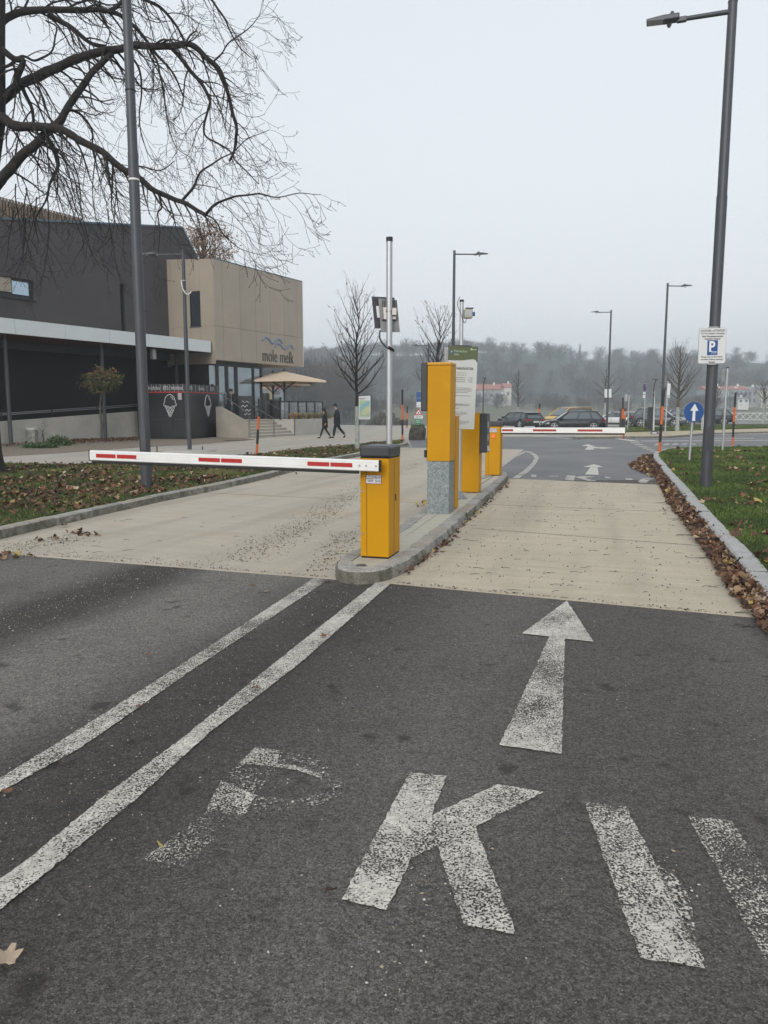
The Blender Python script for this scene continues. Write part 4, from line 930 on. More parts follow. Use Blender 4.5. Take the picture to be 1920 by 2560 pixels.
# ================================================================ YELLOW BARRIER HARDWARE
def lane_frame(px, py, z=.112, base=None):
    p = G(px, py, z) if base is None else base
    return p, Matrix(((LX.x, LY.x, 0, p.x), (LX.y, LY.y, 0, p.y), (0, 0, 1, p.z), (0, 0, 0, 1)))
def sticker(parent, M, w_, h_, body=True):
    part('sticker', parent, lambda m: (m.box(-w_ / 2, w_ / 2, 0, h_, 0, .0012, mat('sticker_border', (0.10, 0.02, 0.02), .5), M), m.box(-w_ / 2 + .005, w_ / 2 - .005, .005, h_ - .005, .0012, .0018, mat('sticker_white', (0.62, 0.60, 0.63), .5), M)))
    T = lambda x, y: M @ Matrix.Translation((x, y, .002))
    letters('sticker_print', 'ACHTUNG!', h_ * .23, T(-w_ * .20, h_ * .78), M_INK, parent, .0004, bold=.0004)
    text_lines('sticker_print', parent, T(0, 0), [(-w_ * .44, w_ * .03, h_ * .57, h_ * .07), (-w_ * .38, -w_ * .02, h_ * .40, h_ * .07), (-w_ * .37, -w_ * .04, h_ * .25, h_ * .06)], M_INK, w_)
    def ring(m):
        for cx in (.17, .37):
            for cy in (.70, .32):
                P = [M @ Vector((w_ * cx + math.cos(a) * h_ * .13, h_ * cy + math.sin(a) * h_ * .13, .0022)) for a in np.linspace(0, 2 * math.pi, 17)]
                m.tube(P, h_ * .022, M_INK, 4, False)
                m.box(w_ * cx - h_ * .05, w_ * cx + h_ * .05, h_ * cy - h_ * .03, h_ * cy + h_ * .03, .0018, .0026, M_INK, M)
    part('sticker_symbols', parent, ring)
def barrier_box(px, py, w_, d_, ztop_px, lab, cap_h):
    p, M = lane_frame(px, py); Z = ZAT(px, ztop_px, p) - p.z; t = thing('barrier_housing', tuple(p), lab, 'barrier', 'yellow barrier housings on the traffic island', rz=-LANE)
    B = lambda *a, **k: (lambda m: m.box(*a, M=M, **k))
    part('body', t, B(-w_, 0, 0, d_, .015, Z - cap_h, M_YEL, bev=.008))
    part('plinth', t, B(-w_ + .008, -.008, .008, d_ - .008, 0, .014, M_SEAM))
    part('door_seam', t, lambda m: (m.box(-w_ * .78, -w_ * .78 + .004, -.0015, .01, .03, Z - cap_h - .02, M_SEAM, M), m.box(-.0005, .0015, d_ * .45, d_ * .45 + .004, .03, Z - cap_h - .02, M_SEAM, M)))
    part('cap', t, B(-w_ - .006, .006, -.006, d_ + .006, Z - cap_h + .002, Z, M_BLK, bev=.022))
    return t, M, Z, p
t1, BM, BZ, bp = barrier_box(972, 1398, .286, .40, 1115, 'nearest yellow barrier housing with dark grey cap, warning sticker and raised arm fixing', .115)
stM = BM @ Matrix.Translation((-.15, -.002, ZAT(933, 1211, bp) - bp.z)) @ Matrix.Rotation(R(90), 4, 'X')
sticker(t1, stM, .158, .088)
# arm of the near barrier: root at the box, tip to the left
armR = PY(948.5, 1165, bp.y - .10); armL0 = PY(228.5, 1138, 8.0)
ax_ = (armL0 - armR); aL_ = ax_.length; ax_ = ax_.normalized(); au = Vector((0, 0, 1)) - ax_ * ax_.z; au.normalize(); an = ax_.cross(au) * 1.0
if an.y > 0: an = -an
AM = Matrix(((ax_.x, an.x, au.x, armR.x), (ax_.y, an.y, au.y, armR.y), (ax_.z, an.z, au.z, armR.z), (0, 0, 0, 1)))     # x along arm, y toward viewer, z up
def arm(root, M, L, h, reds, cat_lab, strip=True, bolts=()):
    def prof(m):     # extruded aluminium beam with two grooves
        yz = [(-.03, -h / 2 + .01), (-.02, -h / 2), (.018, -h / 2), (.03, -h / 2 + .008), (.03, -h / 2 + .020), (.027, -h / 2 + .022), (.027, -h / 2 + .026), (.03, -h / 2 + .028), (.03, h / 2 - .028), (.027, h / 2 - .026), (.027, h / 2 - .022), (.03, h / 2 - .020), (.03, h / 2 - .008), (.018, h / 2), (-.02, h / 2), (-.03, h / 2 - .01)]
        n = len(yz); vs = [M @ Vector((0, y, z)) for y, z in yz] + [M @ Vector((L, y, z)) for y, z in yz]
        m.add(vs, [tuple(range(n)), tuple(range(2 * n - 1, n - 1, -1))] + [(i, n + i, n + (i + 1) % n, (i + 1) % n) for i in range(n)], M_WHT)
    part('beam', root, prof)
    part('end_cap', root, lambda m: (m.box(-.012, -.001, -.032, .031, -h / 2 - .003, h / 2 + .003, M_RUBB, M, bev=.003), m.box(L + .001, L + .012, -.032, .031, -h / 2 - .003, h / 2 + .003, M_RUBB, M, bev=.003)))
    for x0, x1 in reds: part('red_reflector', root, lambda m: m.box(x0, x1, .0302, .0315, -h * .19, h * .19, M_RED if strip else M_REDF, M))
    part('rubber_strip', root, lambda m: m.box(.20 if strip else .02, L - .01, -.02, .016, -h / 2 - .028, -h / 2 - .001, M_RUBB, M, bev=.006))
    for x in bolts: part('bolt', root, lambda m: (m.disc(M @ Vector((x, .030, 0)), M.to_3x3() @ Vector((0, 1, 0)), .0095, .006, M_STEEL, 12), m.disc(M @ Vector((x, .036, 0)), M.to_3x3() @ Vector((0, 1, 0)), .005, .003, M_STEEL, 6)))
def along(u):       # arm coordinate under image column u
    lo, hi = -1.0, aL_ + 1.0
    for _ in range(40):
        mid = (lo + hi) / 2; q = AM @ Vector((mid, .03, 0)); d = q - Vector((0, 0, H_CAM)); sx = d.x / (d.y * math.cos(TH) - d.z * math.sin(TH)) * F_PX + 960
        if sx > u: lo = mid
        else: hi = mid
    return lo
ta = thing('boom_barrier', tuple(armR), 'white barrier arm with red reflectors stretched across the left lane', 'barrier arm', 'barrier arms')
arm(ta, AM, aL_, .104, [(along(b), along(a)) for a, b in ((240, 289), (292, 341), (496.5, 550), (552.5, 605), (768.5, 823.5), (826, 881))], '', True, [along(u) for u in (898.7, 915.5, 939.8)])
part('bracket', ta, lambda m: m.box(.04, .30, -.075, -.031, -.04, .04, M_BLK, AM))
# drain cover in the island
dc = G(902.5, 1414, .113); t = thing('drain_cover', tuple(dc), 'small round metal cover set in the nose of the island', 'cover')
part('rim', t, lambda m: (m.disc(dc, (0, 0, 1), .056, .005, M_STEEL, 24)), True)
part('lid', t, lambda m: (m.disc(dc + Vector((0, 0, .005)), (0, 0, 1), .044, .004, M_POLE, 24)), True)
# tall payment terminal on galvanized pedestal
p, M = lane_frame(1122, 1286); zc = ZAT(1122, 1153.6, p) - p.z; zT = ZAT(1122, 905, p) - p.z; 
t = thing('ticket_terminal', tuple(p), 'tall yellow ticket terminal standing on a galvanized steel pedestal', 'terminal', rz=-LANE); w_, d_ = .312, .36
part('pedestal', t, lambda m: m.box(-w_ + .004, -.004, .006, d_ - .006, 0, zc - .004, M_GALV, M))
part('body', t, lambda m: m.box(-w_, .004, 0, d_, zc, zT - .042, M_YEL, M, bev=.006))
part('lid', t, lambda m: m.box(-w_ - .004, .008, -.004, d_ + .004, zT - .038, zT, M_YEL2, M, bev=.010))
part('seam', t, lambda m: m.box(-w_ + .008, -.004, .008, d_ - .008, zT - .045, zT - .034, M_SEAM, M))
zq0, zq1 = ZAT(1060, 1028, p) - p.z, ZAT(1060, 905, p) - p.z
part('operating_unit', t, lambda m: m.box(-w_ - .10, -w_ - .004, .03, d_ - .02, zq0, zq1, M_BLK, M, bev=.012))
part('lock_box', t, lambda m: m.box(-w_ - .045, -w_ - .002, .02, .12, ZAT(1060, 1145, p) - p.z, ZAT(1060, 1127, p) - p.z, M_RUBB, M))
part('keyhole_plate', t, lambda m: m.box(.0042, .008, .10, .125, zc + .03, zc + .09, M_ALU, M))
part('edge_trim', t, lambda m: m.box(-w_ - .0035, -w_ - .0005, -.001, .012, zc, zT - .05, M_SEAM, M))
# slim yellow cabinet behind it
p, M = lane_frame(1137, 1274); Z = ZAT(1137, 1039, p) - p.z
t = thing('barrier_cabinet', tuple(p), 'slim yellow cabinet squeezed behind the tall ticket terminal', 'cabinet', rz=-LANE)
part('body', t, lambda m: m.box(-.25, 0, 0, .26, .012, Z - .03, M_YEL, M, bev=.006))
part('lid', t, lambda m: m.box(-.254, .004, -.004, .264, Z - .027, Z, M_YEL2, M, bev=.008))
part('keyhole_plate', t, lambda m: m.box(.0002, .003, .05, .07, .22, .27, M_ALU, M))
# entry terminal with black face toward the right lane
p, M = lane_frame(1196, 1232.4); Z = ZAT(1196, 1032, p) - p.z; w_, d_ = .31, .30
t = thing('entry_terminal', tuple(p), 'yellow entry terminal with a dark grey operating face toward the right lane', 'terminal', rz=-LANE)
part('body', t, lambda m: m.box(-w_, 0, 0, d_, .012, Z, M_YEL, M, bev=.006))
za, zb_ = ZAT(1205, 1132, p) - p.z, ZAT(1205, 1033, p) - p.z
part('operating_unit', t, lambda m: m.box(.002, .125, .004, d_ + .03, za, zb_, M_BLK, M, bev=.014))
part('ticket_slot', t, lambda m: m.box(.1255, .13, .08, .2, za + .20, za + .30, M_ALU, M))
part('receipt_tray', t, lambda m: m.solid([M @ Vector(q) for q in ((.126, .06, za + .03), (.155, .06, za + .03), (.126, .06, za + .12))], (M.to_3x3() @ Vector((0, .16, 0))), M_ALU))
part('display', t, lambda m: (m.box(.1255, .128, .07, .22, za + .42, za + .52, M_SIGNG, M), m.box(.1255, .128, .07, .22, za + .34, za + .38, M_BLUE, M)))
# far barrier
part('door_lock', t1, lambda m: (m.disc(BM @ Vector((-.262, -.0015, BZ * .60)), -LY, .011, .004, M_STEEL, 12), m.disc(BM @ Vector((-.262, -.0015, BZ * .22)), -LY, .011, .004, M_STEEL, 12), m.box(.0005, .004, .22, .25, BZ * .5, BZ * .56, M_RUBB, BM)))
part('cap_seam', t1, lambda m: m.box(-.288, .002, -.002, .402, BZ - .118, BZ - .112, M_SEAM, BM))
t4, B4, Z4, p4 = barrier_box(1248.8, 1189.6, .315, .36, 1053, 'far yellow barrier housing with a glowing orange indicator lamp', .115)
part('indicator_lamp', t4, lambda m: (m.disc(B4 @ Vector((-.147, -.003, ZAT(1231, 1090.6, p4) - p4.z)), -LY, .046, .008, M_REDF, 20)))
part('indicator_glow', t4, lambda m: (m.disc(B4 @ Vector((-.147, -.011, ZAT(1231, 1090.6, p4) - p4.z)), -LY, .038, .006, M_ORGL, 20)))
stM = B4 @ Matrix.Translation((-.15, -.002, ZAT(1231, 1081, p4) - p4.z)) @ Matrix.Rotation(R(90), 4, 'X')
sticker(t4, stM, .17, .09)
r0 = PY(1254, 1075.5, p4.y + .05); r1_ = PY(1563, 1076.3, p4.y - .8)
ax_ = (r1_ - r0); aL2 = ax_.length; ax_ = ax_.normalized(); au = (Vector((0, 0, 1)) - ax_ * ax_.z).normalized(); an = au.cross(ax_)
if an.y > 0: an = -an
AM = Matrix(((ax_.x, an.x, au.x, r0.x), (ax_.y, an.y, au.y, r0.y), (ax_.z, an.z, au.z, r0.z), (0, 0, 0, 1)))
def along2(u):
    return (u - 1254) / (1563 - 1254) * aL2
ta = thing('boom_barrier', tuple(r0), 'closed white barrier arm with red bars across the far end of the right lane', 'barrier arm', 'barrier arms')
arm(ta, AM, aL2, .115, [(along2(a), along2(b)) for a, b in ((1256, 1285), (1336, 1395), (1448, 1509))], '', False)
part('tip_support', ta, lambda m: m.box(aL2 - .04, aL2 - .01, -.015, .015, -.17, -.06, M_REDF, AM))
# ================================================================ SIGNS ON THE ISLAND
p = G(1148, 1246, .112); t = thing('sign_pole', tuple(p), 'slim grey aluminium pole carrying the camera, behind the yellow terminal', 'pole')
zt_ = ZAT(1150.6, 755, p); 
part('pole', t, lambda m: m.tube([p, (p.x, p.y, zt_)], .030, M_ALU, 16))
part('pole_cap', t, lambda m: m.tube([(p.x, p.y, zt_ + .001), (p.x, p.y, zt_ + .035)], .033, M_BLKP, 16))
part('foot', t, lambda m: (m.tube([(p.x, p.y, p.z), (p.x, p.y, p.z + .12)], [.11, .035], M_GALV, 12), m.tube([(p.x, p.y, p.z), (p.x, p.y, p.z + .012)], .13, M_GALV, 16)))
cz = ZAT(1170, 785, p); cc = PY(1171, 785, p.y)
t = thing('surveillance_camera', (p.x, p.y, cz), 'small beige camera box clamped to the right side of the aluminium pole', 'camera')
part('housing', t, lambda m: m.box(cc.x - .065, cc.x + .06, p.y - .07, p.y + .09, cz - .065, cz + .075, mat('camera_beige', (0.38, 0.37, 0.33), .5), bev=.012))
part('visor', t, lambda m: m.box(cc.x - .05, cc.x + .07, p.y - .08, p.y + .10, cz + .077, cz + .088, M_POLE))
part('lens', t, lambda m: m.tube([(cc.x + .06, p.y, cz), (cc.x + .10, p.y, cz)], [.03, .035], M_BLUE, 10))
part('window', t, lambda m: m.box(cc.x - .04, cc.x + .04, p.y - .074, p.y - .0705, cz - .04, cz + .045, M_SIGNG))
part('bracket', t, lambda m: m.tube([(p.x + .03, p.y, cz), (cc.x - .06, p.y, cz)], .016, M_ALU, 8))
part('cable', t, lambda m: m.tube(smooth_path([Vector(q) for q in ((cc.x - .03, p.y - .02, cz - .07), (cc.x - .06, p.y - .03, cz - .14), (p.x - .01, p.y - .04, cz - .02), (p.x - .07, p.y - .02, cz + .15), (p.x - .03, p.y, cz + .26))], 5), .005, M_RUBB, 5))
# information panel
ip = p; iY = p.y - .05
c = [PY(1121, 864, iY), PY(1195.5, 866.6, iY), PY(1188.7, 1069.5, iY), PY(1116.5, 1071, iY)]
t = thing('information_panel', (c[0].x, iY, 1.0), 'tall grey parking tariff panel with a green header behind the yellow terminal', 'sign')
W_ = (c[1] - c[0]).length; IM = frame(c[0], c[1] - c[0], c[0] - c[3])
if IM.to_3x3().col[2].y > 0: pass
Hh = (c[0] - c[3]).length
part('board', t, lambda m: m.box(0, W_, -Hh, 0, -.012, 0, M_PANEL, IM))
def f_head(m):
    pts = [(0, 0), (W_, 0), (W_, -.245), (W_ * .975, -.235), (W_ * .93, -.205), (W_ * .85, -.195), (W_ * .7, -.203), (W_ * .5, -.218), (W_ * .3, -.222), (0, -.222)]
    m.add([IM @ Vector((x, y, .002)) for x, y in pts], [tuple(range(len(pts)))], M_GREENH)
part('header', t, f_head)
part('header_symbol', t, lambda m: m.disc(IM @ Vector((W_ * .12, -.095, .002)), IM.to_3x3().col[2], .026, .002, M_BLUE, 20))
TX = lambda x, y: IM @ Matrix.Translation((x, y, .005))
letters('header_symbol', 'P', .042, TX(W_ * .12, -.095), M_WPRINT, t, .0005)
hp = mat('header_print', (0.42, 0.45, 0.36), .6)
letters('header_lettering', 'Parkticket\nInfo', .050, TX(W_ * .20, -.105), hp, t, .0005, align='LEFT')
part('header_logo', t, lambda m: (m.disc(IM @ Vector((W_ * .78, -.045, .002)), IM.to_3x3().col[2], .016, .002, hp, 16), m.box(W_ * .82, W_ * .95, -.055, -.045, .002, .004, hp, IM)))
letters('lettering', 'PKW-PARKPLÄTZE', .048, TX(W_ * .87, -.345), M_INK, t, .0005, align='RIGHT', bold=.0008)
letters('lettering', 'CAR PARKING LOT', .042, TX(W_ * .80, -.905), M_INKG, t, .0005, align='RIGHT', bold=.0005)
for yy, a, b in ((-.485, 'Tagesparken', '€ 5,00'), (-.515, 'Tag beginnend 2. Tag', '€ 5,00'), (-.548, 'Tarif', '€ 2,50')):
    letters('price_print', b, .024, TX(W_ * .86, yy), M_INKG, t, .0004, align='RIGHT')
text_lines('small_print', t, IM, [(W_ * .1, W_ * .66, y, .008) for y in (-.412, -.445)] + [(W_ * .1, W_ * .62, y, .011) for y in (-.485, -.515, -.548)] + [(W_ * .1, W_ * .35, -.605, .01)] + [(W_ * .1, W_ * x, y, .009) for x, y in ((.83, -.645), (.85, -.668), (.84, -.69), (.72, -.713))] + [(W_ * .1, W_ * .82, -.765, .010)] +
           [(W_ * .1, W_ * .45, -.96, .008)] + [(W_ * .1, W_ * x, y, .007) for x, y in ((.7, -1.02), (.75, -1.04), (.6, -1.06), (.8, -1.16), (.8, -1.18), (.7, -1.2))], M_INKG, W_)
part('top_clip', t, lambda m: m.box(W_ * .22, W_ * .78, .001, .014, -.02, .01, M_POLE, IM))
bp2 = PY(1111, 868, iY + .12)
t = thing('sign_backplate', (bp2.x, iY + .12, 1.0), 'plain grey rear face of a second panel behind the tariff panel', 'sign')
part('board', t, lambda m: m.box(bp2.x, bp2.x + .40, iY + .10, iY + .112, 1.25, bp2.z, M_SIGNG))
part('clamp', t, lambda m: m.box(p.x - .05, p.x + .05, iY + .03, iY + .099, 1.9, 1.94, M_ALU))
# LED floodlight on the other pole
p = G(973, 1343, .112); t = thing('light_pole', tuple(p), 'silver pole with a black cap rising behind the nearest barrier housing', 'pole')
zt_ = ZAT(976, 604, p)
part('pole', t, lambda m: m.tube([p, (p.x, p.y, zt_)], .0325, M_ALU, 18)); part('pole_cap', t, lambda m: m.tube([(p.x, p.y, zt_ + .001), (p.x, p.y, zt_ + .045)], .036, M_BLKP, 18))
t = thing('flood_light', (p.x, p.y, ZAT(965, 785, p)), 'tilted black and grey rectangular floodlight seen from behind, on the silver pole', 'floodlight')
fY = p.y - .02
cc = [PY(929, 742, fY + .10), PY(985, 744, fY + .05), PY(1000, 830, fY + .05), PY(936, 820, fY + .10)]
part('front_housing', t, lambda m: m.solid([PY(929, 741, fY + .12), PY(986, 744, fY + .16), PY(996, 822, fY + .16), PY(937, 820, fY + .12)], (0, .04, 0), M_BLK))
part('heat_sink', t, lambda m: m.solid([PY(946, 746, fY + .09), PY(992, 750, fY + .10), PY(1000, 830, fY + .10), PY(952, 830, fY + .09)], (0, .025, 0), mat('heat_sink_grey', (0.22, 0.22, 0.22), .5, metal=.4, var=.15, vscale=20)))
for k in range(9):
    u = 955 + k * 4.4
    part('cooling_fin', t, lambda m: m.solid([PY(u, 750, fY + .08), PY(u + 1.6, 750, fY + .08), PY(u + 2.6, 767, fY + .08), PY(u + 1, 767, fY + .08)], (0, .009, 0), M_FRAME))
part('rating_plate', t, lambda m: m.solid([PY(940, 765, fY + .115), PY(948, 765, fY + .115), PY(950.5, 794, fY + .115), PY(943, 794, fY + .115)], (0, .004, 0), M_SIGNW))
part('mounting_bracket', t, lambda m: (m.solid([PY(958, 768, fY + .05), PY(988, 770, fY + .05), PY(990, 798, fY + .05), PY(960, 798, fY + .05)], (0, .02, 0), M_STEEL), m.solid([PY(954, 798, fY + .07), PY(990, 798, fY + .07), PY(991, 801, fY + .07), PY(955, 801, fY + .07)], (0, .018, 0), M_FRAME)))
part('clamp', t, lambda m: (m.tube([(p.x, p.y, PY(976, 779, p.y).z), (p.x, p.y, PY(976, 774, p.y).z)], .039, M_STEEL, 14), m.box(p.x + .03, p.x + .075, p.y - .03, p.y + .03, PY(976, 788, p.y).z, PY(976, 771, p.y).z, M_STEEL)))
part('cable', t, lambda m: m.tube(smooth_path([PY(950, 826, fY + .1), PY(949, 842, fY + .08), PY(954, 855, fY), PY(966, 868, fY - .03), PY(976, 873, fY - .04), PY(984, 878, fY - .02), PY(981, 872, fY - .045), PY(971, 866, fY - .045)], 6), .0085, M_RUBB, 6))
def proj(p):
    d = Vector(p) - Vector((0, 0, H_CAM)); z = d.y * math.cos(TH) - d.z * math.sin(TH); y = d.y * math.sin(TH) + d.z * math.cos(TH)
    return 960 + F_PX * d.x / z, 1280 - F_PX * y / z
# ================================================================ STREET LAMPS
def lamp(base, top_z, arm_end, r0, r1, lab, collar=None, head=.62):
    """arm_end: xy direction * length from the pole top"""
    b = Vector(base); t = thing('street_lamp', tuple(b), lab, 'street lamp', 'street lamps')
    T = Vector((b.x, b.y, top_z)); ae = Vector((arm_end[0], arm_end[1], 0)); L = ae.length; d = ae.normalized(); s = d.cross(Vector((0, 0, 1)))
    zj = b.z + (top_z - b.z) * .62
    part('pole', t, lambda m: (m.tube([b, (b.x, b.y, zj)], [r0, r0 * .93], M_POLE, 18), m.tube([(b.x, b.y, zj), (b.x, b.y, top_z)], [r0 * .86, r1], M_POLE, 18)))
    part('pole_cap', t, lambda m: m.tube([T, T + Vector((0, 0, .03))], r1 * 1.05, M_POLE, 16))
    a0 = T + Vector((0, 0, -.14)); a1 = a0 + d * L + Vector((0, 0, arm_end[2] if len(arm_end) > 2 else 0.0))
    part('arm', t, lambda m: m.tube([a0, a1], [r1 * .55, r1 * .5], M_POLE, 10))
    up = Vector((0, 0, 1)); ad = (a1 - a0).normalized()
    def hd(m):
        M = Matrix(((ad.x, s.x, up.x, a1.x), (ad.y, s.y, up.y, a1.y), (ad.z, s.z, up.z, a1.z), (0, 0, 0, 1)))
        k = head / .62
        m.box(-.02 * k, .14 * k, -.045, .045, -.045, .035, M_POLE, M, bev=.01)
        m.box(.10 * k, .38 * k, -.10, .10, -.01, .085, M_POLE, M, bev=.02)
        m.add([M @ Vector(q) for q in ((.36 * k, -.10, .0), (.36 * k, .10, .0), (.36 * k, .10, .08), (.36 * k, -.10, .08), (.66 * k, -.11, .015), (.66 * k, .11, .015), (.66 * k, .11, .045), (.66 * k, -.11, .045))], [(0, 1, 2, 3)[::-1], (4, 5, 6, 7), (0, 4, 7, 3), (1, 2, 6, 5), (3, 7, 6, 2)], M_POLE)
        m.add([M @ Vector(q) for q in ((.36 * k, -.10, .0), (.36 * k, .10, .0), (.66 * k, .11, .015), (.66 * k, -.11, .015))], [(0, 1, 2, 3)], M_LENS)
    part('lamp_head', t, hd)
    def sen(m):
        for z, q in ((-.05, .26), (.10, .22)):
            c = a1 + ad * q; m.tube([c + up * z, c + up * (z + .05 * (1 if z > 0 else -1))], [.045, .025], M_POLE, 10)
    part('sensor', t, sen)
    part('service_door', t, lambda m: m.box(b.x - .045, b.x + .045, b.y - r0 - .003, b.y - r0 + .02, b.z + .7, b.z + 1.1, M_POLE))
    if collar:
        part('collar', t, lambda m: [m.tube([(b.x, b.y, z), (b.x, b.y, z + h)], r0 * q, mm, 16) for z, h, q, mm in collar] and None)
    return t
b = G(367, 1219, .09); zt_ = PY(309, -180, b.y).z
lamp(b, zt_, (-1.5, .5), .098, .075, 'thick dark lamp post in the left lawn with a white cable tie', collar=[(PY(335, 452, b.y).z, .03, .96, M_WPRINT), (PY(323, 228, b.y).z, .02, .93, M_RUBB)])
b = G(1764, 1219, .10); T_ = PY(1826, 6, b.y); tip = PY(1722, 18, b.y)
lamp(b, T_.z, (tip.x - T_.x, .25), .098, .075, 'tall dark lamp post on the right lawn carrying the white parking notice', head=.60)
PB3, PT3 = b, T_
b = G(474.5, 1130); T_ = PY(457, 625, b.y); tip = PY(395, 629, b.y)
l2 = lamp(b, T_.z, (tip.x - T_.x, .1), .075, .06, 'slimmer lamp post in front of the ice cream kiosk with a dangling white cable')
part('base_plate', l2, lambda m: (m.tube([(b.x, b.y, -.0), (b.x, b.y, .09)], [.95, .9], M_WALLC, 24), m.box(b.x - 1.1, b.x - 1.06, b.y - .3, b.y - .26, 0, .22, M_POLE), m.box(b.x + .5, b.x + .54, b.y - .3, b.y - .26, 0, .22, M_POLE)))
part('cable', l2, lambda m: m.tube(smooth_path([PY(453, 701, b.y - .1), PY(455, 712, b.y - .12), PY(458, 724, b.y - .12), PY(466, 735, b.y - .12), PY(474, 734, b.y - .1), PY(478, 728, b.y - .1)], 5), .018, M_WPRINT, 6))
part('cable_tie', l2, lambda m: [m.tube([(b.x, b.y, PY(462, v, b.y).z), (b.x, b.y, PY(462, v - 2.2, b.y).z)], .083, M_SIGNG, 12) for v in (703, 729)] and None)
def far_lamp(u, Y, vt, tu, lab, arm_v=None, z=0.0):
    T_ = PY(u, vt, Y); 
    tip = PY(tu, vt + 2, Y); lamp((T_.x, Y, z), T_.z, (tip.x - T_.x, .05), .085, .062, lab)
far_lamp(1136, 39.0, 628, 1186, 'dark lamp post behind the yellow terminal with its head to the right')
far_lamp(1669.5, 49.0, 709, 1704, 'dark lamp post rising behind the nearest orange and black marker, head to the right')
far_lamp(1528, 62.0, 776, 1500, 'dark lamp post among the parked cars with its head to the left')
far_lamp(1072, 69.0, 860, 1047, 'distant lamp post left of the yellow terminal with its head to the left')
def path_light(u, Y, vt, lab, du=-9, z=0.0):
    T_ = PY(u, vt, Y); k = Y / F_PX; t = thing('path_light', (T_.x - 4 * k, Y, z), lab, 'path light', 'low angled path lights')
    x = T_.x
    part('pole', t, lambda m: m.tube([(x - 5 * k, Y, z), (x - 5 * k, Y, T_.z - 16 * k), (x - 3.5 * k, Y, T_.z - 9 * k), (x, Y, T_.z)], 1.5 * k, M_POLE, 8))
    part('lamp_head', t, lambda m: m.box(x + du * k, x + 1.5 * k, Y - .12, Y + .12, T_.z - 1.6 * k, T_.z, M_POLE))
path_light(1214, 60.0, 944, 'low angled path light right of the tariff panel')
path_light(1641, 48.0, 948, 'low angled path light behind the dark ticket column', du=-9, z=.1)
# ================================================================ MARKER POLES
def marker(u0, v0, u1, v1, cuts, lab, r=.04, z=0.0):
    """cuts: image rows where the colours change, colour starts at the top"""
    b = G(u0, v0, z); zt_ = PY(u1, v1, b.y).z; t = thing('marker_pole', tuple(b), lab, 'marker pole', 'orange and black marker poles')
    xs_ = PY(u1, v1, b.y).x
    zz = [zt_] + [PY(u0, c_[0], b.y).z for c_ in cuts] + [z - .02]; cols = [cuts[0][1]] + [c_[2] for c_ in cuts]
    for i in range(len(zz) - 1):
        f0, f1 = [(q - z) / (zt_ - z) for q in (zz[i + 1], zz[i])]
        part('orange_band' if cols[i] == 'o' else 'black_band', t, lambda m: m.tube([(b.x + (xs_ - b.x) * f0, b.y, zz[i + 1] + .0005), (b.x + (xs_ - b.x) * f1, b.y, zz[i] - .0005)], r, M_ORG if cols[i] == 'o' else M_BLKP, 12))
marker(1648, 1131, 1660, 972, [(1016, 'b', 'o'), (1061, 'o', 'b'), (1105.6, 'b', 'o')], 'nearest orange and black marker pole at the curved tip of the right lawn', r=.045, z=.1)
marker(1831, 1112.5, 1839, 981, [(1017.5, 'b', 'o'), (1055, 'o', 'b'), (1093, 'b', 'o')], 'orange and black marker pole at the far edge of the right lawn', r=.04, z=.1)
marker(1006, 1106, 1006, 974, [(1012, 'b', 'o'), (1049.5, 'o', 'b'), (1087, 'b', 'o')], 'tall orange and black marker pole at the tip of the left lawn', r=.045)
marker(1017.5, 1071, 1018, 1016, [(1033, 'b', 'o'), (1048, 'o', 'b'), (1064, 'b', 'o')], 'smaller marker pole further back beside the hollow rock', r=.06)
marker(641.7, 1135, 646.7, 1041.7, [(1074, 'o', 'b'), (1110, 'b', 'o')], 'short orange topped marker pole in front of the entrance steps', r=.042)
marker(1345, 1063.5, 1349.7, 1009, [(1022, 'b', 'o'), (1043, 'o', 'b'), (1056, 'b', 'o')], 'leaning marker pole between the dark estate car and the black hatchback', r=.09)
marker(1557, 1074, 1557.5, 993.5, [(1022, 'b', 'o'), (1046, 'o', 'b')], 'marker pole directly behind the dark ticket column at the tip of the far barrier arm', r=.06)
# ================================================================ SIGNS ON THE RIGHT
b = PB3
t = thing('parking_notice', (b.x, b.y - .1, PY(1780, 909, b.y).z), 'white notice with a blue P square strapped to the right lamp post', 'sign')
nY = b.y - .13; c = [PY(1748, 820, nY), PY(1817, 819, nY), PY(1812.6, 909, nY), PY(1744, 909.5, nY)]
NW, NH = (c[1] - c[0]).length, (c[0] - c[3]).length; NM = frame(c[0], c[1] - c[0], c[0] - c[3])
def rrect(m, x0, x1, y0, y1, r, z0, z1, mt, M):
    P = []
    for cx, cy, a0 in ((x1 - r, y1 - r, 0), (x0 + r, y1 - r, 90), (x0 + r, y0 + r, 180), (x1 - r, y0 + r, 270)):
        for k in range(5): a = R(a0 + k * 22.5); P.append((cx + r * math.cos(a), cy + r * math.sin(a)))
    m.prism(P, z0, z1, mt, M)
part('board', t, lambda m: (rrect(m, 0, NW, -NH, 0, .035, -.008, 0, M_SIGNG, NM), rrect(m, .006, NW - .006, -NH + .006, -.006, .03, 0, .001, M_SIGNW, NM)))
nT = lambda x, y: NM @ Matrix.Translation((NW * x, -NH * y, .0022))
o = letters('notice_lettering', 'ACHTUNG - ATTENTION', .05, nT(.5, .075), M_INK, t, .0004, bold=.001); fit(o, nT(.5, .075), NW * .88, NH * .052)
part('notice_rule', t, lambda m: m.box(NW * .05, NW * .95, -NH * .118, -NH * .112, .001, .002, M_INK, NM))
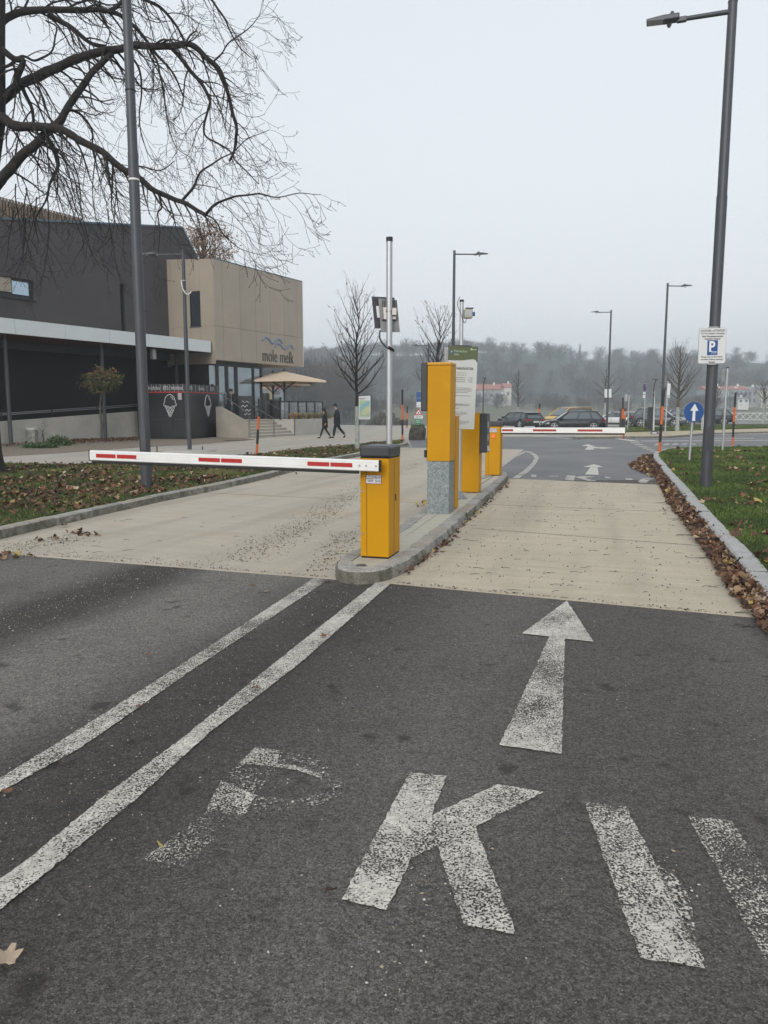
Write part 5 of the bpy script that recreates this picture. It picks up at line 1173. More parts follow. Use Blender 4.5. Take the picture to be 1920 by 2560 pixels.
for s_, y, w_ in (('Vor der Ausfahrt unbedingt', .165, .86), ('beim Kassenautomaten', .235, .76), ('bezahlen! Danke!', .305, .56), ('Please pay at the ticket', .815, .78), ('machine before exiting!', .885, .80), ('Thanks!', .955, .24)):
    o = letters('notice_lettering', s_, .04, nT(.5, y), M_INK, t, .0004, bold=.001); fit(o, nT(.5, y), NW * w_, NH * .052)
part('blue_square', t, lambda m: m.box(NW * .32, NW * .70, -NH * .765, -NH * .345, .001, .002, M_BLUE, NM))
o = letters('blue_square_letter', 'P', .2, nT(.49, .52), M_WPRINT, t, .0004, bold=.006); fit(o, nT(.50, .52), NW * .22, NH * .30)
o = letters('blue_square_letter', 'Kassa', .05, nT(.58, .66), M_WPRINT, t, .0004, bold=.001); fit(o, nT(.575, .665), NW * .20, NH * .048)
o = letters('blue_square_letter', '(Kassenplatz)', .03, nT(.58, .72), M_WPRINT, t, .0004); fit(o, nT(.56, .73), NW * .20, NH * .03)
part('strap', t, lambda m: [m.box(NW * a0, NW * a1, -NH * y0, -NH * y1, -.03, -.009 if k else .002, M_SIGNG, NM) for k, (a0, a1, y0, y1) in enumerate(((.36, .70, .0, -.035), (.38, .68, 1.035, 1.0)))] and None)
part('strap', t, lambda m: m.tube([(b.x, b.y, PY(1778, 911, b.y).z), (b.x, b.y, PY(1778, 908, b.y).z)], .105, M_ALU, 16))
# blue one way sign
b = G(1723, 1152, .1); c = PY(1732.5, 1030, b.y); t = thing('direction_sign', tuple(b), 'round blue sign with a white upward arrow on a grey post', 'sign')
part('post', t, lambda m: m.tube([b, (b.x + .04, b.y, PY(1736, 1007, b.y).z)], .034, M_ALU, 12))
part('post_cap', t, lambda m: m.tube([(b.x + .04, b.y, PY(1736, 1007, b.y).z), (b.x + .04, b.y, PY(1736, 1003.5, b.y).z)], .038, M_BLKP, 12))
rS = .283
part('disc', t, lambda m: (m.disc((c.x, b.y - .045, c.z), (0, -1, 0), rS, .01, M_SIGNG, 40), m.disc((c.x, b.y - .0555, c.z), (0, -1, 0), rS * .975, .002, M_BLUE, 40)))
part('arrow', t, lambda m: m.solid([Vector((c.x + x * rS, b.y - .0585, c.z + z * rS)) for x, z in ((-.13, -.86), (.17, -.86), (.15, .10), (.43, .12), (.06, .80), (-.36, .14), (-.10, .12))], (0, -.001, 0), M_WPRINT))
# grey-backed sign further right
b = G(1806, 1126, .1); T_ = PY(1819, 921, b.y); t = thing('rear_facing_sign', tuple(b), 'square sign seen from its grey back on a leaning post behind the lamp post', 'sign')
part('post', t, lambda m: m.tube([b, T_], .038, M_ALU, 12)); part('post_cap', t, lambda m: m.tube([T_, PY(1819.5, 917.5, b.y)], .042, M_BLKP, 12))
part('board', t, lambda m: m.solid([PY(1806, 922, b.y + .06), PY(1817, 924, b.y + .1), PY(1815.5, 954.5, b.y + .1), PY(1804.5, 953, b.y + .06)], (0, .012, 0), M_SIGNG))
part('clamp', t, lambda m: m.box(T_.x - .05, T_.x + .03, b.y - .05, b.y + .06, PY(1818, 932, b.y).z, PY(1818, 929, b.y).z, M_ALU))
# mid distance posts and columns
def post(u0, v0, u1, v1, lab, w_=.04, nm='sign_post', cat='post', z=.1, boards=()):
    b = G(u0, v0, z); T_ = PY(u1, v1, b.y); t = thing(nm, tuple(b), lab, cat)
    part('post', t, lambda m: m.tube([b, T_], w_, M_ALU, 10)); part('post_cap', t, lambda m: m.tube([T_, T_ + Vector((0, 0, .05))], w_ * 1.1, M_BLKP, 10))
    for (n_, c4, mt_, dy) in boards:
        part(n_, t, lambda m: m.solid([PY(u, v, b.y + dy) for u, v in c4], (0, .02, 0), mt_))
    return t, b
post(1662.5, 1085, 1670.5, 953, 'grey post with a white sign seen nearly edge on, left of the young tree', boards=[('board', [(1669, 958), (1677, 959), (1674, 995), (1667, 993)], M_SIGNW, -.08), ('bracket', [(1667, 988), (1674, 988), (1674, 991), (1667, 991)], M_ALU, -.1), ('bracket', [(1665, 1010), (1672, 1010), (1672, 1013), (1665, 1013)], M_ALU, -.1)])
t, b = post(1609, 1071, 1614, 957, 'no stopping sign seen edge on above small white plates, by the grey car')
part('disc', t, lambda m: m.tube([PY(1611, 969, b.y - .1), PY(1612.5, 969, b.y - .1)], 8 * b.y / F_PX, mat('sign_violet', (0.12, 0.06, 0.22), .5), 16))
part('disc', t, lambda m: m.solid([PY(1609.5, 960, b.y - .12), PY(1614.5, 960, b.y - .12), PY(1615, 969, b.y - .12), PY(1613.5, 979, b.y - .12), PY(1610, 978, b.y - .12), PY(1608.5, 969, b.y - .12)], (0, .02, 0), mat('sign_violet', (0.12, 0.06, 0.22), .5)))
part('plate', t, lambda m: [m.solid([PY(1607.5, v, b.y - .12), PY(1614, v, b.y - .12), PY(1613.5, v + h, b.y - .12), PY(1607, v + h, b.y - .12)], (0, .02, 0), M_SIGNW) for v, h in ((980, 5), (987, 8))] and None)
t, b = post(1569, 1078, 1573, 986, 'thin post carrying a small pale plate beside the dark ticket column', w_=.035, boards=[('board', [(1562, 987), (1569, 985), (1568, 1003), (1561, 1003)], M_SIGNG, -.08)])
def column_box(u0, u1, v0, v1, lab, mt, nm='ticket_column', orange=False, z=.1):
    b = G((u0 + u1) / 2, v0, z); x0 = PY(u0, v0, b.y).x; x1 = PY(u1, v0, b.y).x; zt_ = PY(u0, v1, b.y).z
    t = thing(nm, tuple(b), lab, 'ticket column')
    part('body', t, lambda m: m.box(x0, x1, b.y, b.y + .35, z, zt_ - .12, mt, bev=.03))
    part('head', t, lambda m: m.box(x0 - .01, x1 + .01, b.y - .03, b.y + .36, zt_ - .118, zt_, mt, bev=.03))
    part('plate', t, lambda m: m.box(x0 + (x1 - x0) * .6, x1 - .03, b.y - .012, b.y - .001, z + .95, z + 1.15, M_SIGNG))
    if orange: part('orange_panel', t, lambda m: m.box(x0 + .05, x1 - .05, b.y - .01, b.y - .002, z + .62, zt_ - .18, M_ORG))
column_box(1551, 1564, 1068, 1021, 'dark ticket column with an orange front at the end of the far barrier arm', M_BLK, orange=True)
column_box(1621, 1635, 1077, 1017.5, 'dark ticket column standing on the beige pavement', M_BLK)
column_box(1757, 1763, 1075.5, 1037, 'slim pale service column beside the right lamp post', M_SIGNW, 'service_column')
b = G(1637, 1083, .1); t = thing('floor_sign', tuple(b), 'small flat black framed plate lying on the beige pavement', 'plate')
part('frame', t, lambda m: m.solid([G(1626, 1085, .11), G(1647, 1085, .11), G(1644, 1079.5, .11), G(1630, 1079.5, .11)], (0, 0, .03), M_BLKP)); part('plate', t, lambda m: m.solid([G(1630, 1084, .142), G(1642, 1084, .142), G(1641, 1081, .142), G(1632, 1081, .142)], (0, 0, .01), M_SIGNW))
b = PY(1637, 1000, 48.3); t = thing('white_red_post', (b.x, 48.3, .1), 'white post with a red band behind the dark ticket column', 'post')
part('post', t, lambda m: m.tube([(b.x, 48.3, .1), (b.x - .08, 48.3, PY(1634, 978, 48.3).z)], .06, M_SIGNW, 10)); part('red_band', t, lambda m: m.tube([(b.x - .08, 48.3, PY(1634, 990, 48.3).z), (b.x - .08, 48.3, PY(1634, 985, 48.3).z)], .064, M_RED, 10))
# pair of white plates on the lamp post among the cars
for k, (u0, u1) in enumerate(((1511.5, 1518), (1522, 1528.5))):
    b = PY(u0, 994, 61.8); t = thing('plate_sign', tuple(b), 'pale plate on the %s side of the lamp post among the parked cars' % ('left', 'right')[k], 'sign', 'pale plates on the distant lamp post')
    part('board', t, lambda m: m.solid([PY(u0, 994, 61.8), PY(u1, 994, 61.8), PY(u1, 972, 61.8), PY(u0, 973, 61.8)], (0, .02, 0), M_SIGNW))
b = G(1461.5, 1069); t = thing('white_post', tuple(b), 'short white post in front of the black hatchback', 'post'); part('post', t, lambda m: m.box(b.x - .09, b.x + .09, b.y, b.y + .1, 0, PY(1461, 1047, b.y).z, M_WPRINT))
# map board and warning signs left of the terminal
b = G(911, 1061.5); t = thing('map_board', tuple(b), 'upright board with a coloured river map behind the white-trunked tree', 'information board')
c = [PY(897, 991, b.y), PY(926, 989, b.y), PY(926, 1049, b.y), PY(897, 1048, b.y)]
part('board', t, lambda m: m.solid(c, (0, .04, 0), M_SIGNW))
part('frame', t, lambda m: [m.tube([PY(u, 988, b.y + .05), PY(u, 1063, b.y + .05)], .05, M_POLE, 6) for u in (899, 927)] and None)
def fmap(name, shape, mt_, dy): part(name, t, lambda m: m.solid([PY(u, v, b.y + dy) for u, v in shape], (0, .004, 0), mt_))
fmap('map_field', [(899, 1001), (924, 1001), (924, 1042), (899, 1042)], mat('map_green', (0.38, 0.50, 0.30), .6), -.01)
fmap('map_river', [(899, 1022), (906, 1010), (924, 1001), (924, 1010), (910, 1018), (902, 1028), (899, 1029)], mat('map_blue', (0.22, 0.42, 0.52), .6), -.016)
fmap('map_land', [(905, 1028), (916, 1018), (924, 1017), (924, 1032), (912, 1038), (904, 1036)], mat('map_yellow', (0.52, 0.55, 0.33), .6), -.013)
text_lines('board_print', t, Matrix.Translation(PY(899, 998, b.y - .02)) @ Matrix.Rotation(R(90), 4, 'X'), [(0, .55, .08, .05), (0, .4, .0, .04)], M_INKG, 1.0)
b = G(1046, 1076); t = thing('warning_sign', tuple(b), 'red bordered triangular warning sign above white and green plates beside the hollow rock', 'sign')
part('post', t, lambda m: m.tube([b, PY(1046, 1028, b.y)], .05, M_ALU, 8))
Y = b.y - .08
part('triangle', t, lambda m: (m.solid([PY(1035.5, 1037.5, Y), PY(1057, 1037.5, Y), PY(1046, 1021, Y)], (0, .02, 0), M_RED), m.solid([PY(1039.5, 1035.5, Y - .01), PY(1053, 1035.5, Y - .01), PY(1046, 1025, Y - .01)], (0, .008, 0), M_SIGNW), m.solid([PY(1044.5, 1034.5, Y - .016), PY(1048, 1034.5, Y - .016), PY(1046.5, 1027.5, Y - .016)], (0, .004, 0), M_INK)))
part('white_plate', t, lambda m: m.solid([PY(1036, 1038.5, Y), PY(1057, 1038.5, Y), PY(1057, 1046, Y), PY(1036, 1046, Y)], (0, .02, 0), M_SIGNW))
part('green_plate', t, lambda m: m.solid([PY(1037, 1048, Y), PY(1053, 1048, Y), PY(1053, 1068, Y), PY(1037, 1068, Y)], (0, .02, 0), mat('plate_green', (0.02, 0.20, 0.08), .5)))
part('plate_print', t, lambda m: [m.box(PY(u0, v, Y).x, PY(u1, v, Y).x, Y - .012, Y - .002, PY(u0, v + 1, Y).z, PY(u0, v, Y).z, c_) for u0, u1, v, c_ in ((1038, 1054, 1040, M_INKG), (1039, 1052, 1043, M_INKG), (1039, 1050, 1051, M_SIGNW), (1039, 1051, 1055, M_SIGNW), (1040, 1049, 1060, M_SIGNW))] and None)
b = G(1052, 1066); t = thing('rule_board', tuple(b), 'stack of small blue and white rule plates half hidden by the yellow terminal', 'sign')
part('post', t, lambda m: m.tube([b, PY(1050, 978, b.y)], .06, M_ALU, 8))
for v0, v1, mt_ in ((980, 994, M_BLUE), (996, 1004, M_BLUE), (1005, 1013, M_SIGNW), (1014, 1018, M_SIGNW)):
    part('plate', t, lambda m: m.solid([PY(1041, v1, b.y - .1), PY(1063, v1, b.y - .1), PY(1063, v0, b.y - .1), PY(1041, v0, b.y - .1)], (0, .02, 0), mt_))
# small things at the foot of the building
b = G(77, 1110); t = thing('concrete_block', tuple(b), 'weathered upright concrete block in the planting bed', 'block')
part('block', t, lambda m: m.box(b.x - .20, b.x + .19, b.y, b.y + .35, -.05, PY(77, 1071, b.y).z - .06, mat('block_weathered', (0.26, 0.26, 0.24), .9, var=.4, vscale=6), bev=.02)); part('top', t, lambda m: m.box(b.x - .19, b.x + .18, b.y + .01, b.y + .34, PY(77, 1071, b.y).z - .06, PY(77, 1070, b.y).z, mat('block_top', (0.6, 0.6, 0.56), .9, bump=1, bscale=20), bev=.015))
# ================================================================ CARS
M_TYRE = mat('tyre', (0.018, 0.018, 0.018), 0.85); M_RIM = mat('rim_silver', (0.42, 0.43, 0.44), 0.35, metal=.8); M_CG = mat('car_glass', (0.13, 0.15, 0.16), 0.06, metal=.55); M_RL = mat('tail_light', (0.22, 0.008, 0.012), 0.2, coat=.5)
M_HL = mat('head_light', (0.55, 0.57, 0.6), 0.1, metal=.6); M_TRIM = mat('car_trim', (0.02, 0.02, 0.021), .6); M_PLATE = mat('number_plate', (0.6, 0.6, 0.6), .5)
def car(name, base, rz, L, W, H, paintm, lab, kind='hatch', glass=None, rails=False, arch=False):
    """x forward; wheels touch z=0"""
    t = thing(name, tuple(base), lab, 'car', 'cars parked in the car park', rz=rz)
    glass = glass or M_CG; hl = L / 2; hw = W / 2; wr = .33 if kind != 'suv' else .37
    belt = H * .60 if kind != 'suv' else H * .62
    zb = .20 if kind != 'suv' else .26
    # lower body: lofted rings along x:  (x, top height, half width factor, bottom z)
    bon = {'hatch': .27, 'wagon': .28, 'suv': .27, 'van': .18}[kind]
    hood = belt * (.93 if kind != 'van' else .95)
    st = [(-hl, belt * .72, .82, zb + .18), (-hl + .06, belt * .97, .93, zb + .04), (-hl + .45, belt * 1.02, .99, zb), (-hl * .3, belt, 1.0, zb), (hl * .25, belt * .985, 1.0, zb), (hl - L * bon, hood, .99, zb), (hl - L * bon * .4, hood * .93, .965, zb), (hl - .14, hood * .80, .88, zb + .02), (hl - .02, hood * .62, .76, zb + .10), (hl, hood * .50, .70, zb + .16)]
    def body(m):
        ring = []
        for x, zt_, f, z0 in st:
            w_ = hw * f
            ring.append([(x, 0, z0), (x, w_ * .88, z0), (x, w_ * .97, z0 + .10), (x, w_, z0 + (zt_ - z0) * .45), (x, w_ * .985, z0 + (zt_ - z0) * .72), (x, w_ * .93, zt_ - .03), (x, w_ * .80, zt_), (x, 0, zt_ + .015)])
        n = len(ring[0]); vs = [p for r_ in ring for p in r_]; k = len(vs); vs += [(p[0], -p[1], p[2]) for p in vs]
        f = []
        for i in range(len(ring) - 1):
            for j in range(n - 1):
                a = i * n + j; q = (a, a + 1, a + n + 1, a + n); f += [q[::-1], tuple(k + z for z in q)]
        for i in (0, len(ring) - 1):
            q = tuple(i * n + j for j in range(n)); f += [q if i == 0 else q[::-1], tuple(k + z for z in (q[::-1] if i == 0 else q))]
        m.add(vs, f, paintm, True)
    part('body', t, body, world=False)
    gx0, gx1, gx2, gx3 = {'hatch': (-hl + .10, -hl + .62, hl - L * .43, hl - L * bon + .06), 'wagon': (-hl + .12, -hl + .50, hl - L * .42, hl - L * bon + .04), 'suv': (-hl + .10, -hl + .55, hl - L * .43, hl - L * bon + .05), 'van': (-hl + .05, -hl + .2, hl - L * .40, hl - L * bon + .05)}[kind]
    wb_, wt_ = hw * .93, hw * (.72 if kind != 'van' else .80); zb1, zt1 = belt - .02, H - .06
    P = lambda x, y, z: (x, y, z)
    def cab(m):
        vs = [P(gx0, -wb_ * .93, zb1), P(gx0, wb_ * .93, zb1), P(gx3, wb_ * .95, zb1), P(gx3, -wb_ * .95, zb1), P(gx1, -wt_ * .93, zt1), P(gx1, wt_ * .93, zt1), P(gx2, wt_, zt1), P(gx2, -wt_, zt1)]
        m.add(vs, [(4, 5, 6, 7), (0, 1, 5, 4)[::-1], (1, 2, 6, 5)[::-1], (2, 3, 7, 6)[::-1], (3, 0, 4, 7)[::-1]], M_TRIM)
    part('cabin', t, cab, world=False)
    def quad_on(corners, u0, u1, v0, v1, off):
        a, b_, c_, d_ = [Vector(q) for q in corners]; nrm = (b_ - a).cross(d_ - a).normalized(); cen = (a + b_ + c_ + d_) / 4
        if nrm.dot(cen - Vector((0, 0, H * .6))) < 0: nrm = -nrm
        pt = lambda u, v: a.lerp(b_, u).lerp(d_.lerp(c_, u), v) + nrm * off
        return [pt(u0, v0), pt(u1, v0), pt(u1, v1), pt(u0, v1)], nrm
    sides = {1: [(gx0, wb_ * .93, zb1), (gx3, wb_ * .95, zb1), (gx2, wt_, zt1), (gx1, wt_ * .93, zt1)], -1: [(gx0, -wb_ * .93, zb1), (gx3, -wb_ * .95, zb1), (gx2, -wt_, zt1), (gx1, -wt_ * .93, zt1)]}
    for s in (1, -1):
        for u0, u1 in ((.05, .24), (.27, .57), (.60, .93)):
            q, n_ = quad_on(sides[s], u0, u1, .07, .90, .004)
            part('side_window', t, lambda m: m.solid(q, n_ * .006, glass), world=False)
        q, n_ = quad_on(sides[s], -.01, 1.01, -.02, .045, .003); part('belt_trim', t, lambda m: m.solid(q, n_ * .012, paintm), world=False)
    q, n_ = quad_on([(gx3, -wb_ * .95, zb1), (gx3, wb_ * .95, zb1), (gx2, wt_, zt1), (gx2, -wt_, zt1)], .06, .94, .04, .95, .004); part('windscreen', t, lambda m: m.solid(q, n_ * .006, glass), world=False)
    q, n_ = quad_on([(gx0, -wb_ * .93, zb1), (gx0, wb_ * .93, zb1), (gx1, wt_ * .93, zt1), (gx1, -wt_ * .93, zt1)], .08, .92, .12, .88, .004); part('rear_window', t, lambda m: m.solid(q, n_ * .006, glass), world=False)
    def roof(m):
        n = 6; vs = []
        xs_ = [gx1 - .10, gx1 + .15, (gx1 + gx2) / 2, gx2 - .15, gx2 + .03]
        hz = [-.0, .045, .06, .04, -.0]
        for x, h in zip(xs_, hz):
            for j in range(n + 1): y = -1 + 2 * j / n; vs.append((x, y * wt_ * 1.01, H - .06 + h * (1 - y * y * .35)))
        f = [(i * (n + 1) + j, (i + 1) * (n + 1) + j, (i + 1) * (n + 1) + j + 1, i * (n + 1) + j + 1) for i in range(4) for j in range(n)]
        m.add(vs, f, paintm, True)
        m.box(xs_[0] + .02, xs_[-1] - .02, -wt_ * 1.0, wt_ * 1.0, H - .09, H - .062, paintm)
        for s in (1, -1):     # pillars in body colour
            for (a, b_) in (((gx3, s * wb_ * .95, zb1), (gx2, s * wt_, zt1)), ((gx0, s * wb_ * .93, zb1), (gx1, s * wt_ * .93, zt1))):
                m.tube([a, b_], .04, paintm, 6)
    part('roof', t, roof, world=False)
    if kind in ('hatch', 'wagon', 'suv'): part('roof_spoiler', t, lambda m: m.box(gx1 - .20, gx1 - .02, -wt_ * .86, wt_ * .86, H - .085, H - .055, paintm, bev=.008), world=False)
    if rails: 
        for s in (1, -1): part('roof_rail', t, lambda m: m.tube([(gx1 + .1, s * wt_ * .9, H + .02), (gx1 + .2, s * wt_ * .9, H + .05), (gx2 - .2, s * wt_ * .9, H + .05), (gx2 - .1, s * wt_ * .9, H + .01)], .018, M_ALU, 6), world=False)
    wx = (-hl + L * .19, hl - L * .20)
    for x in wx:
        for s in (1, -1):
            part('wheel_arch', t, lambda m: m.tube([(x, s * (hw * .80), wr + .02), (x, s * (hw * 1.004), wr + .02)], wr * 1.17, M_TRIM, 20), world=False)
            wh = part('wheel', t, lambda m: m.tube([(x, s * hw * .78, wr), (x, s * hw * 1.01, wr), (x, s * hw * 1.015, wr)], [wr, wr, wr * .93], M_TYRE, 22, False), world=False)
            def rim(m):
                m.tube([(x, s * hw * .99, wr), (x, s * hw * 1.0, wr)], wr * .66, M_TRIM, 18)
                for k in range(5):
                    a = 2 * math.pi * k / 5 + .3; m.tube([(x, s * hw * 1.012, wr), (x + math.cos(a) * wr * .62, s * hw * 1.012, wr + math.sin(a) * wr * .62)], [.05, .035], M_RIM, 4)
                m.tube([(x + math.cos(a_) * wr * .64, s * hw * 1.01, wr + math.sin(a_) * wr * .64) for a_ in np.linspace(0, 2 * math.pi, 19)], .018, M_RIM, 4, False)
            part('rim', wh, rim, world=False)
    for s in (1, -1):
        part('door_mirror', t, lambda m: m.box(gx3 - .32, gx3 - .16, s * (wb_ + .13) - .09, s * (wb_ + .13) + .07, belt + .01, belt + .16, paintm, bev=.03), world=False)
        part('tail_light', t, lambda m: m.box(-hl + .00, -hl + .20, s * hw * .72 - .19, s * hw * .72 + .22, belt * .76, belt * .96, M_RL, bev=.03), world=False)
        part('headlight', t, lambda m: m.box(hl - .36, hl - .06, s * hw * .68 - .20, s * hw * .68 + .14, hood * .66, hood * .82, M_HL, bev=.03), world=False)
        part('door_handle', t, lambda m: [m.box(x, x + .18, s * hw * .985 - .01, s * hw * .985 + .018, belt * .84, belt * .87, paintm) for x in (-.45, .45)] and None, world=False)
        part('sill', t, lambda m: m.box(-hl * .52, hl * .52, s * hw * .98 - .03, s * hw * .98 + .012, zb - .02, zb + .10, M_TRIM), world=False)
        part('door_gap', t, lambda m: [m.box(x, x + .012, s * hw * 1.0 - .012, s * hw * 1.0 + .003, zb + .12, belt * .9, M_TRIM) for x in (-.62, .22, 1.02)] and None, world=False)
    part('number_plate', t, lambda m: (m.box(-hl - .012, -hl + .02, -.26, .26, belt * .62, belt * .62 + .11, M_PLATE), m.box(hl - .02, hl + .012, -.26, .26, .42, .53, M_PLATE)), world=False)
    part('bumper', t, lambda m: (m.box(-hl - .004, -hl + .12, -hw * .80, hw * .80, zb + .02, zb + .26, M_TRIM if kind == 'suv' or kind == 'van' else paintm, bev=.03), m.box(hl - .15, hl + .005, -hw * .68, hw * .68, zb + .02, zb + .20, M_TRIM, bev=.03)), world=False)
    part('grille', t, lambda m: m.box(hl - .10, hl + .006, -hw * .52, hw * .52, hood * .60, hood * .72, M_TRIM, bev=.01), world=False)
    return t
P_BLACK = mat('car_black', (0.012, 0.013, 0.017), .25, coat=.6); P_DGREEN = mat('car_dark_green', (0.016, 0.022, 0.020), .28, coat=.5); P_WHITE = mat('car_white', (0.66, 0.67, 0.68), .3, coat=.5)
P_GREY = mat('car_grey', (0.085, 0.095, 0.105), .3, coat=.5, metal=.3); P_YELLOW = mat('car_yellow', (0.62, 0.36, 0.02), .35, coat=.4); P_NAVY = mat('car_navy', (0.018, 0.022, 0.035), .28, coat=.5)
def car_at(name, u, v, yaw, L, W, vroof, *a, **k):
    b = G(u, v); H = PY(u, vroof, b.y).z; return car(name, b, yaw, L, W, H, *a, **k)
car_at('parked_car', 1428, 1077.5, R(180 - 4), 4.25, 1.78, 1026.5, P_BLACK, 'black hatchback seen from the side, parked in front of the yellow van', 'hatch')
car_at('parked_car', 1297, 1070.5, R(115), 4.5, 1.82, 1029.5, P_DGREEN, 'dark estate car seen from behind with roof rails, leftmost parked car', 'wagon', rails=True)
car_at('parked_van', 1420, 1068, R(180 + 22), 3.9, 1.85, 1018, P_YELLOW, 'yellow van mostly hidden behind the black hatchback', 'van', rails=True)
car_at('parked_car', 1541, 1067.5, R(150), 4.4, 1.8, 1028, P_WHITE, 'white car with its tail toward the dark ticket column', 'suv')
car_at('parked_car', 1648, 1069, R(-28), 4.15, 1.86, 1020, P_GREY, 'grey off-road car pointing right behind the young tree', 'suv', rails=True)
car_at('parked_car', 1762, 1062.5, R(168), 4.6, 1.86, 1023, P_NAVY, 'dark car partly hidden by the blue arrow sign and right lamp post', 'suv')
car_at('parked_car', 1688, 1060, R(170), 4.4, 1.8, 1022.5, P_NAVY, 'dark car with a light roof edge behind the grey off-road car', 'wagon')
# white truss railing by the river
a0, a1 = G(1795, 1052.5), G(2010, 1051.5); t = thing('landing_stage_railing', tuple(a0), 'white lattice railing of a landing stage by the river', 'railing')
Wm = mat('lattice_white', (0.62, 0.63, 0.64), .5); zt_ = PY(1840, 1033, a0.y).z
part('rail', t, lambda m: [m.tube([(a0.x, a0.y, z), (a1.x, a1.y, z)], .05, Wm, 6) for z in (.12, zt_)] and None)
n = 14
for k in range(n):
    x0 = a0.x + (a1.x - a0.x) * k / n; x1 = a0.x + (a1.x - a0.x) * (k + 1) / n
    part('lattice_bar', t, lambda m: (m.tube([(x0, a0.y, .1), (x1, a0.y, zt_)], .04, Wm, 4), m.tube([(x1, a0.y + .02, .1), (x0, a0.y + .02, zt_)], .04, Wm, 4)))
# ================================================================ FAST TWIG TUBES
class TB:
    def __init__(s): s.v = []; s.f = []; s.m = []
    def tube(s, pts, rad, n=3, mi=0):
        b0 = len(s.v); m = len(pts); u = None
        for i in range(m):
            t = pts[min(i + 1, m - 1)] - pts[max(i - 1, 0)]
            if t.length < 1e-9: t = Vector((0, 0, 1))
            t.normalize()
            if u is None: u = t.orthogonal().normalized()
            else:
                u = u - t * u.dot(t); u = u.normalized() if u.length > 1e-6 else t.orthogonal().normalized()
            w_ = t.cross(u); r = rad[i]; p = pts[i]
            for k in range(n):
                c, q = TB.cs[n][k]; s.v.append((p.x + (u.x * c + w_.x * q) * r, p.y + (u.y * c + w_.y * q) * r, p.z + (u.z * c + w_.z * q) * r))
        for i in range(m - 1):
            a = b0 + i * n
            for k in range(n):
                k2 = (k + 1) % n; s.f.append((a + k, a + k2, a + n + k2, a + n + k)); s.m.append(mi)
    cs = {n: [(math.cos(2 * math.pi * k / n), math.sin(2 * math.pi * k / n)) for k in range(n)] for n in (3, 4, 6, 8, 10, 14)}
    def build(s, name, mats, parent=None, smooth=True, M=None):
        v = np.array(s.v, dtype=np.float64)
        if parent is not None and M is None: Mi = np.array(WM[parent.name].inverted()); v = v @ Mi[:3, :3].T + Mi[:3, 3]
        return np_mesh(name, v, np.array(s.f), mats, np.array(s.m), parent, smooth)
def rvec(r_): 
    while True:
        v = Vector((r_.uniform(-1, 1), r_.uniform(-1, 1), r_.uniform(-1, 1)))
        if .05 < v.length < 1: return v.normalized()
M_BARK = mat('bark_dark', (0.022, 0.019, 0.017), 0.95, var=.35, vscale=14, bump=.9, bscale=35)
M_TWIG = mat('twig_dark', (0.026, 0.021, 0.019), 0.9, var=.3, vscale=3)
M_TWIGY = mat('young_bark', (0.095, 0.078, 0.062), 0.9, var=.3, vscale=8)
M_LIME = mat('lime_washed_bark', (0.34, 0.37, 0.34), 0.9, var=.3, vscale=7, dirt=.7, dirtc=(.12, .11, .09), dscale=5)
M_LEAFB = mat('withered_leaf', (0.22, 0.115, 0.065), 0.85, var=.4, vscale=3)
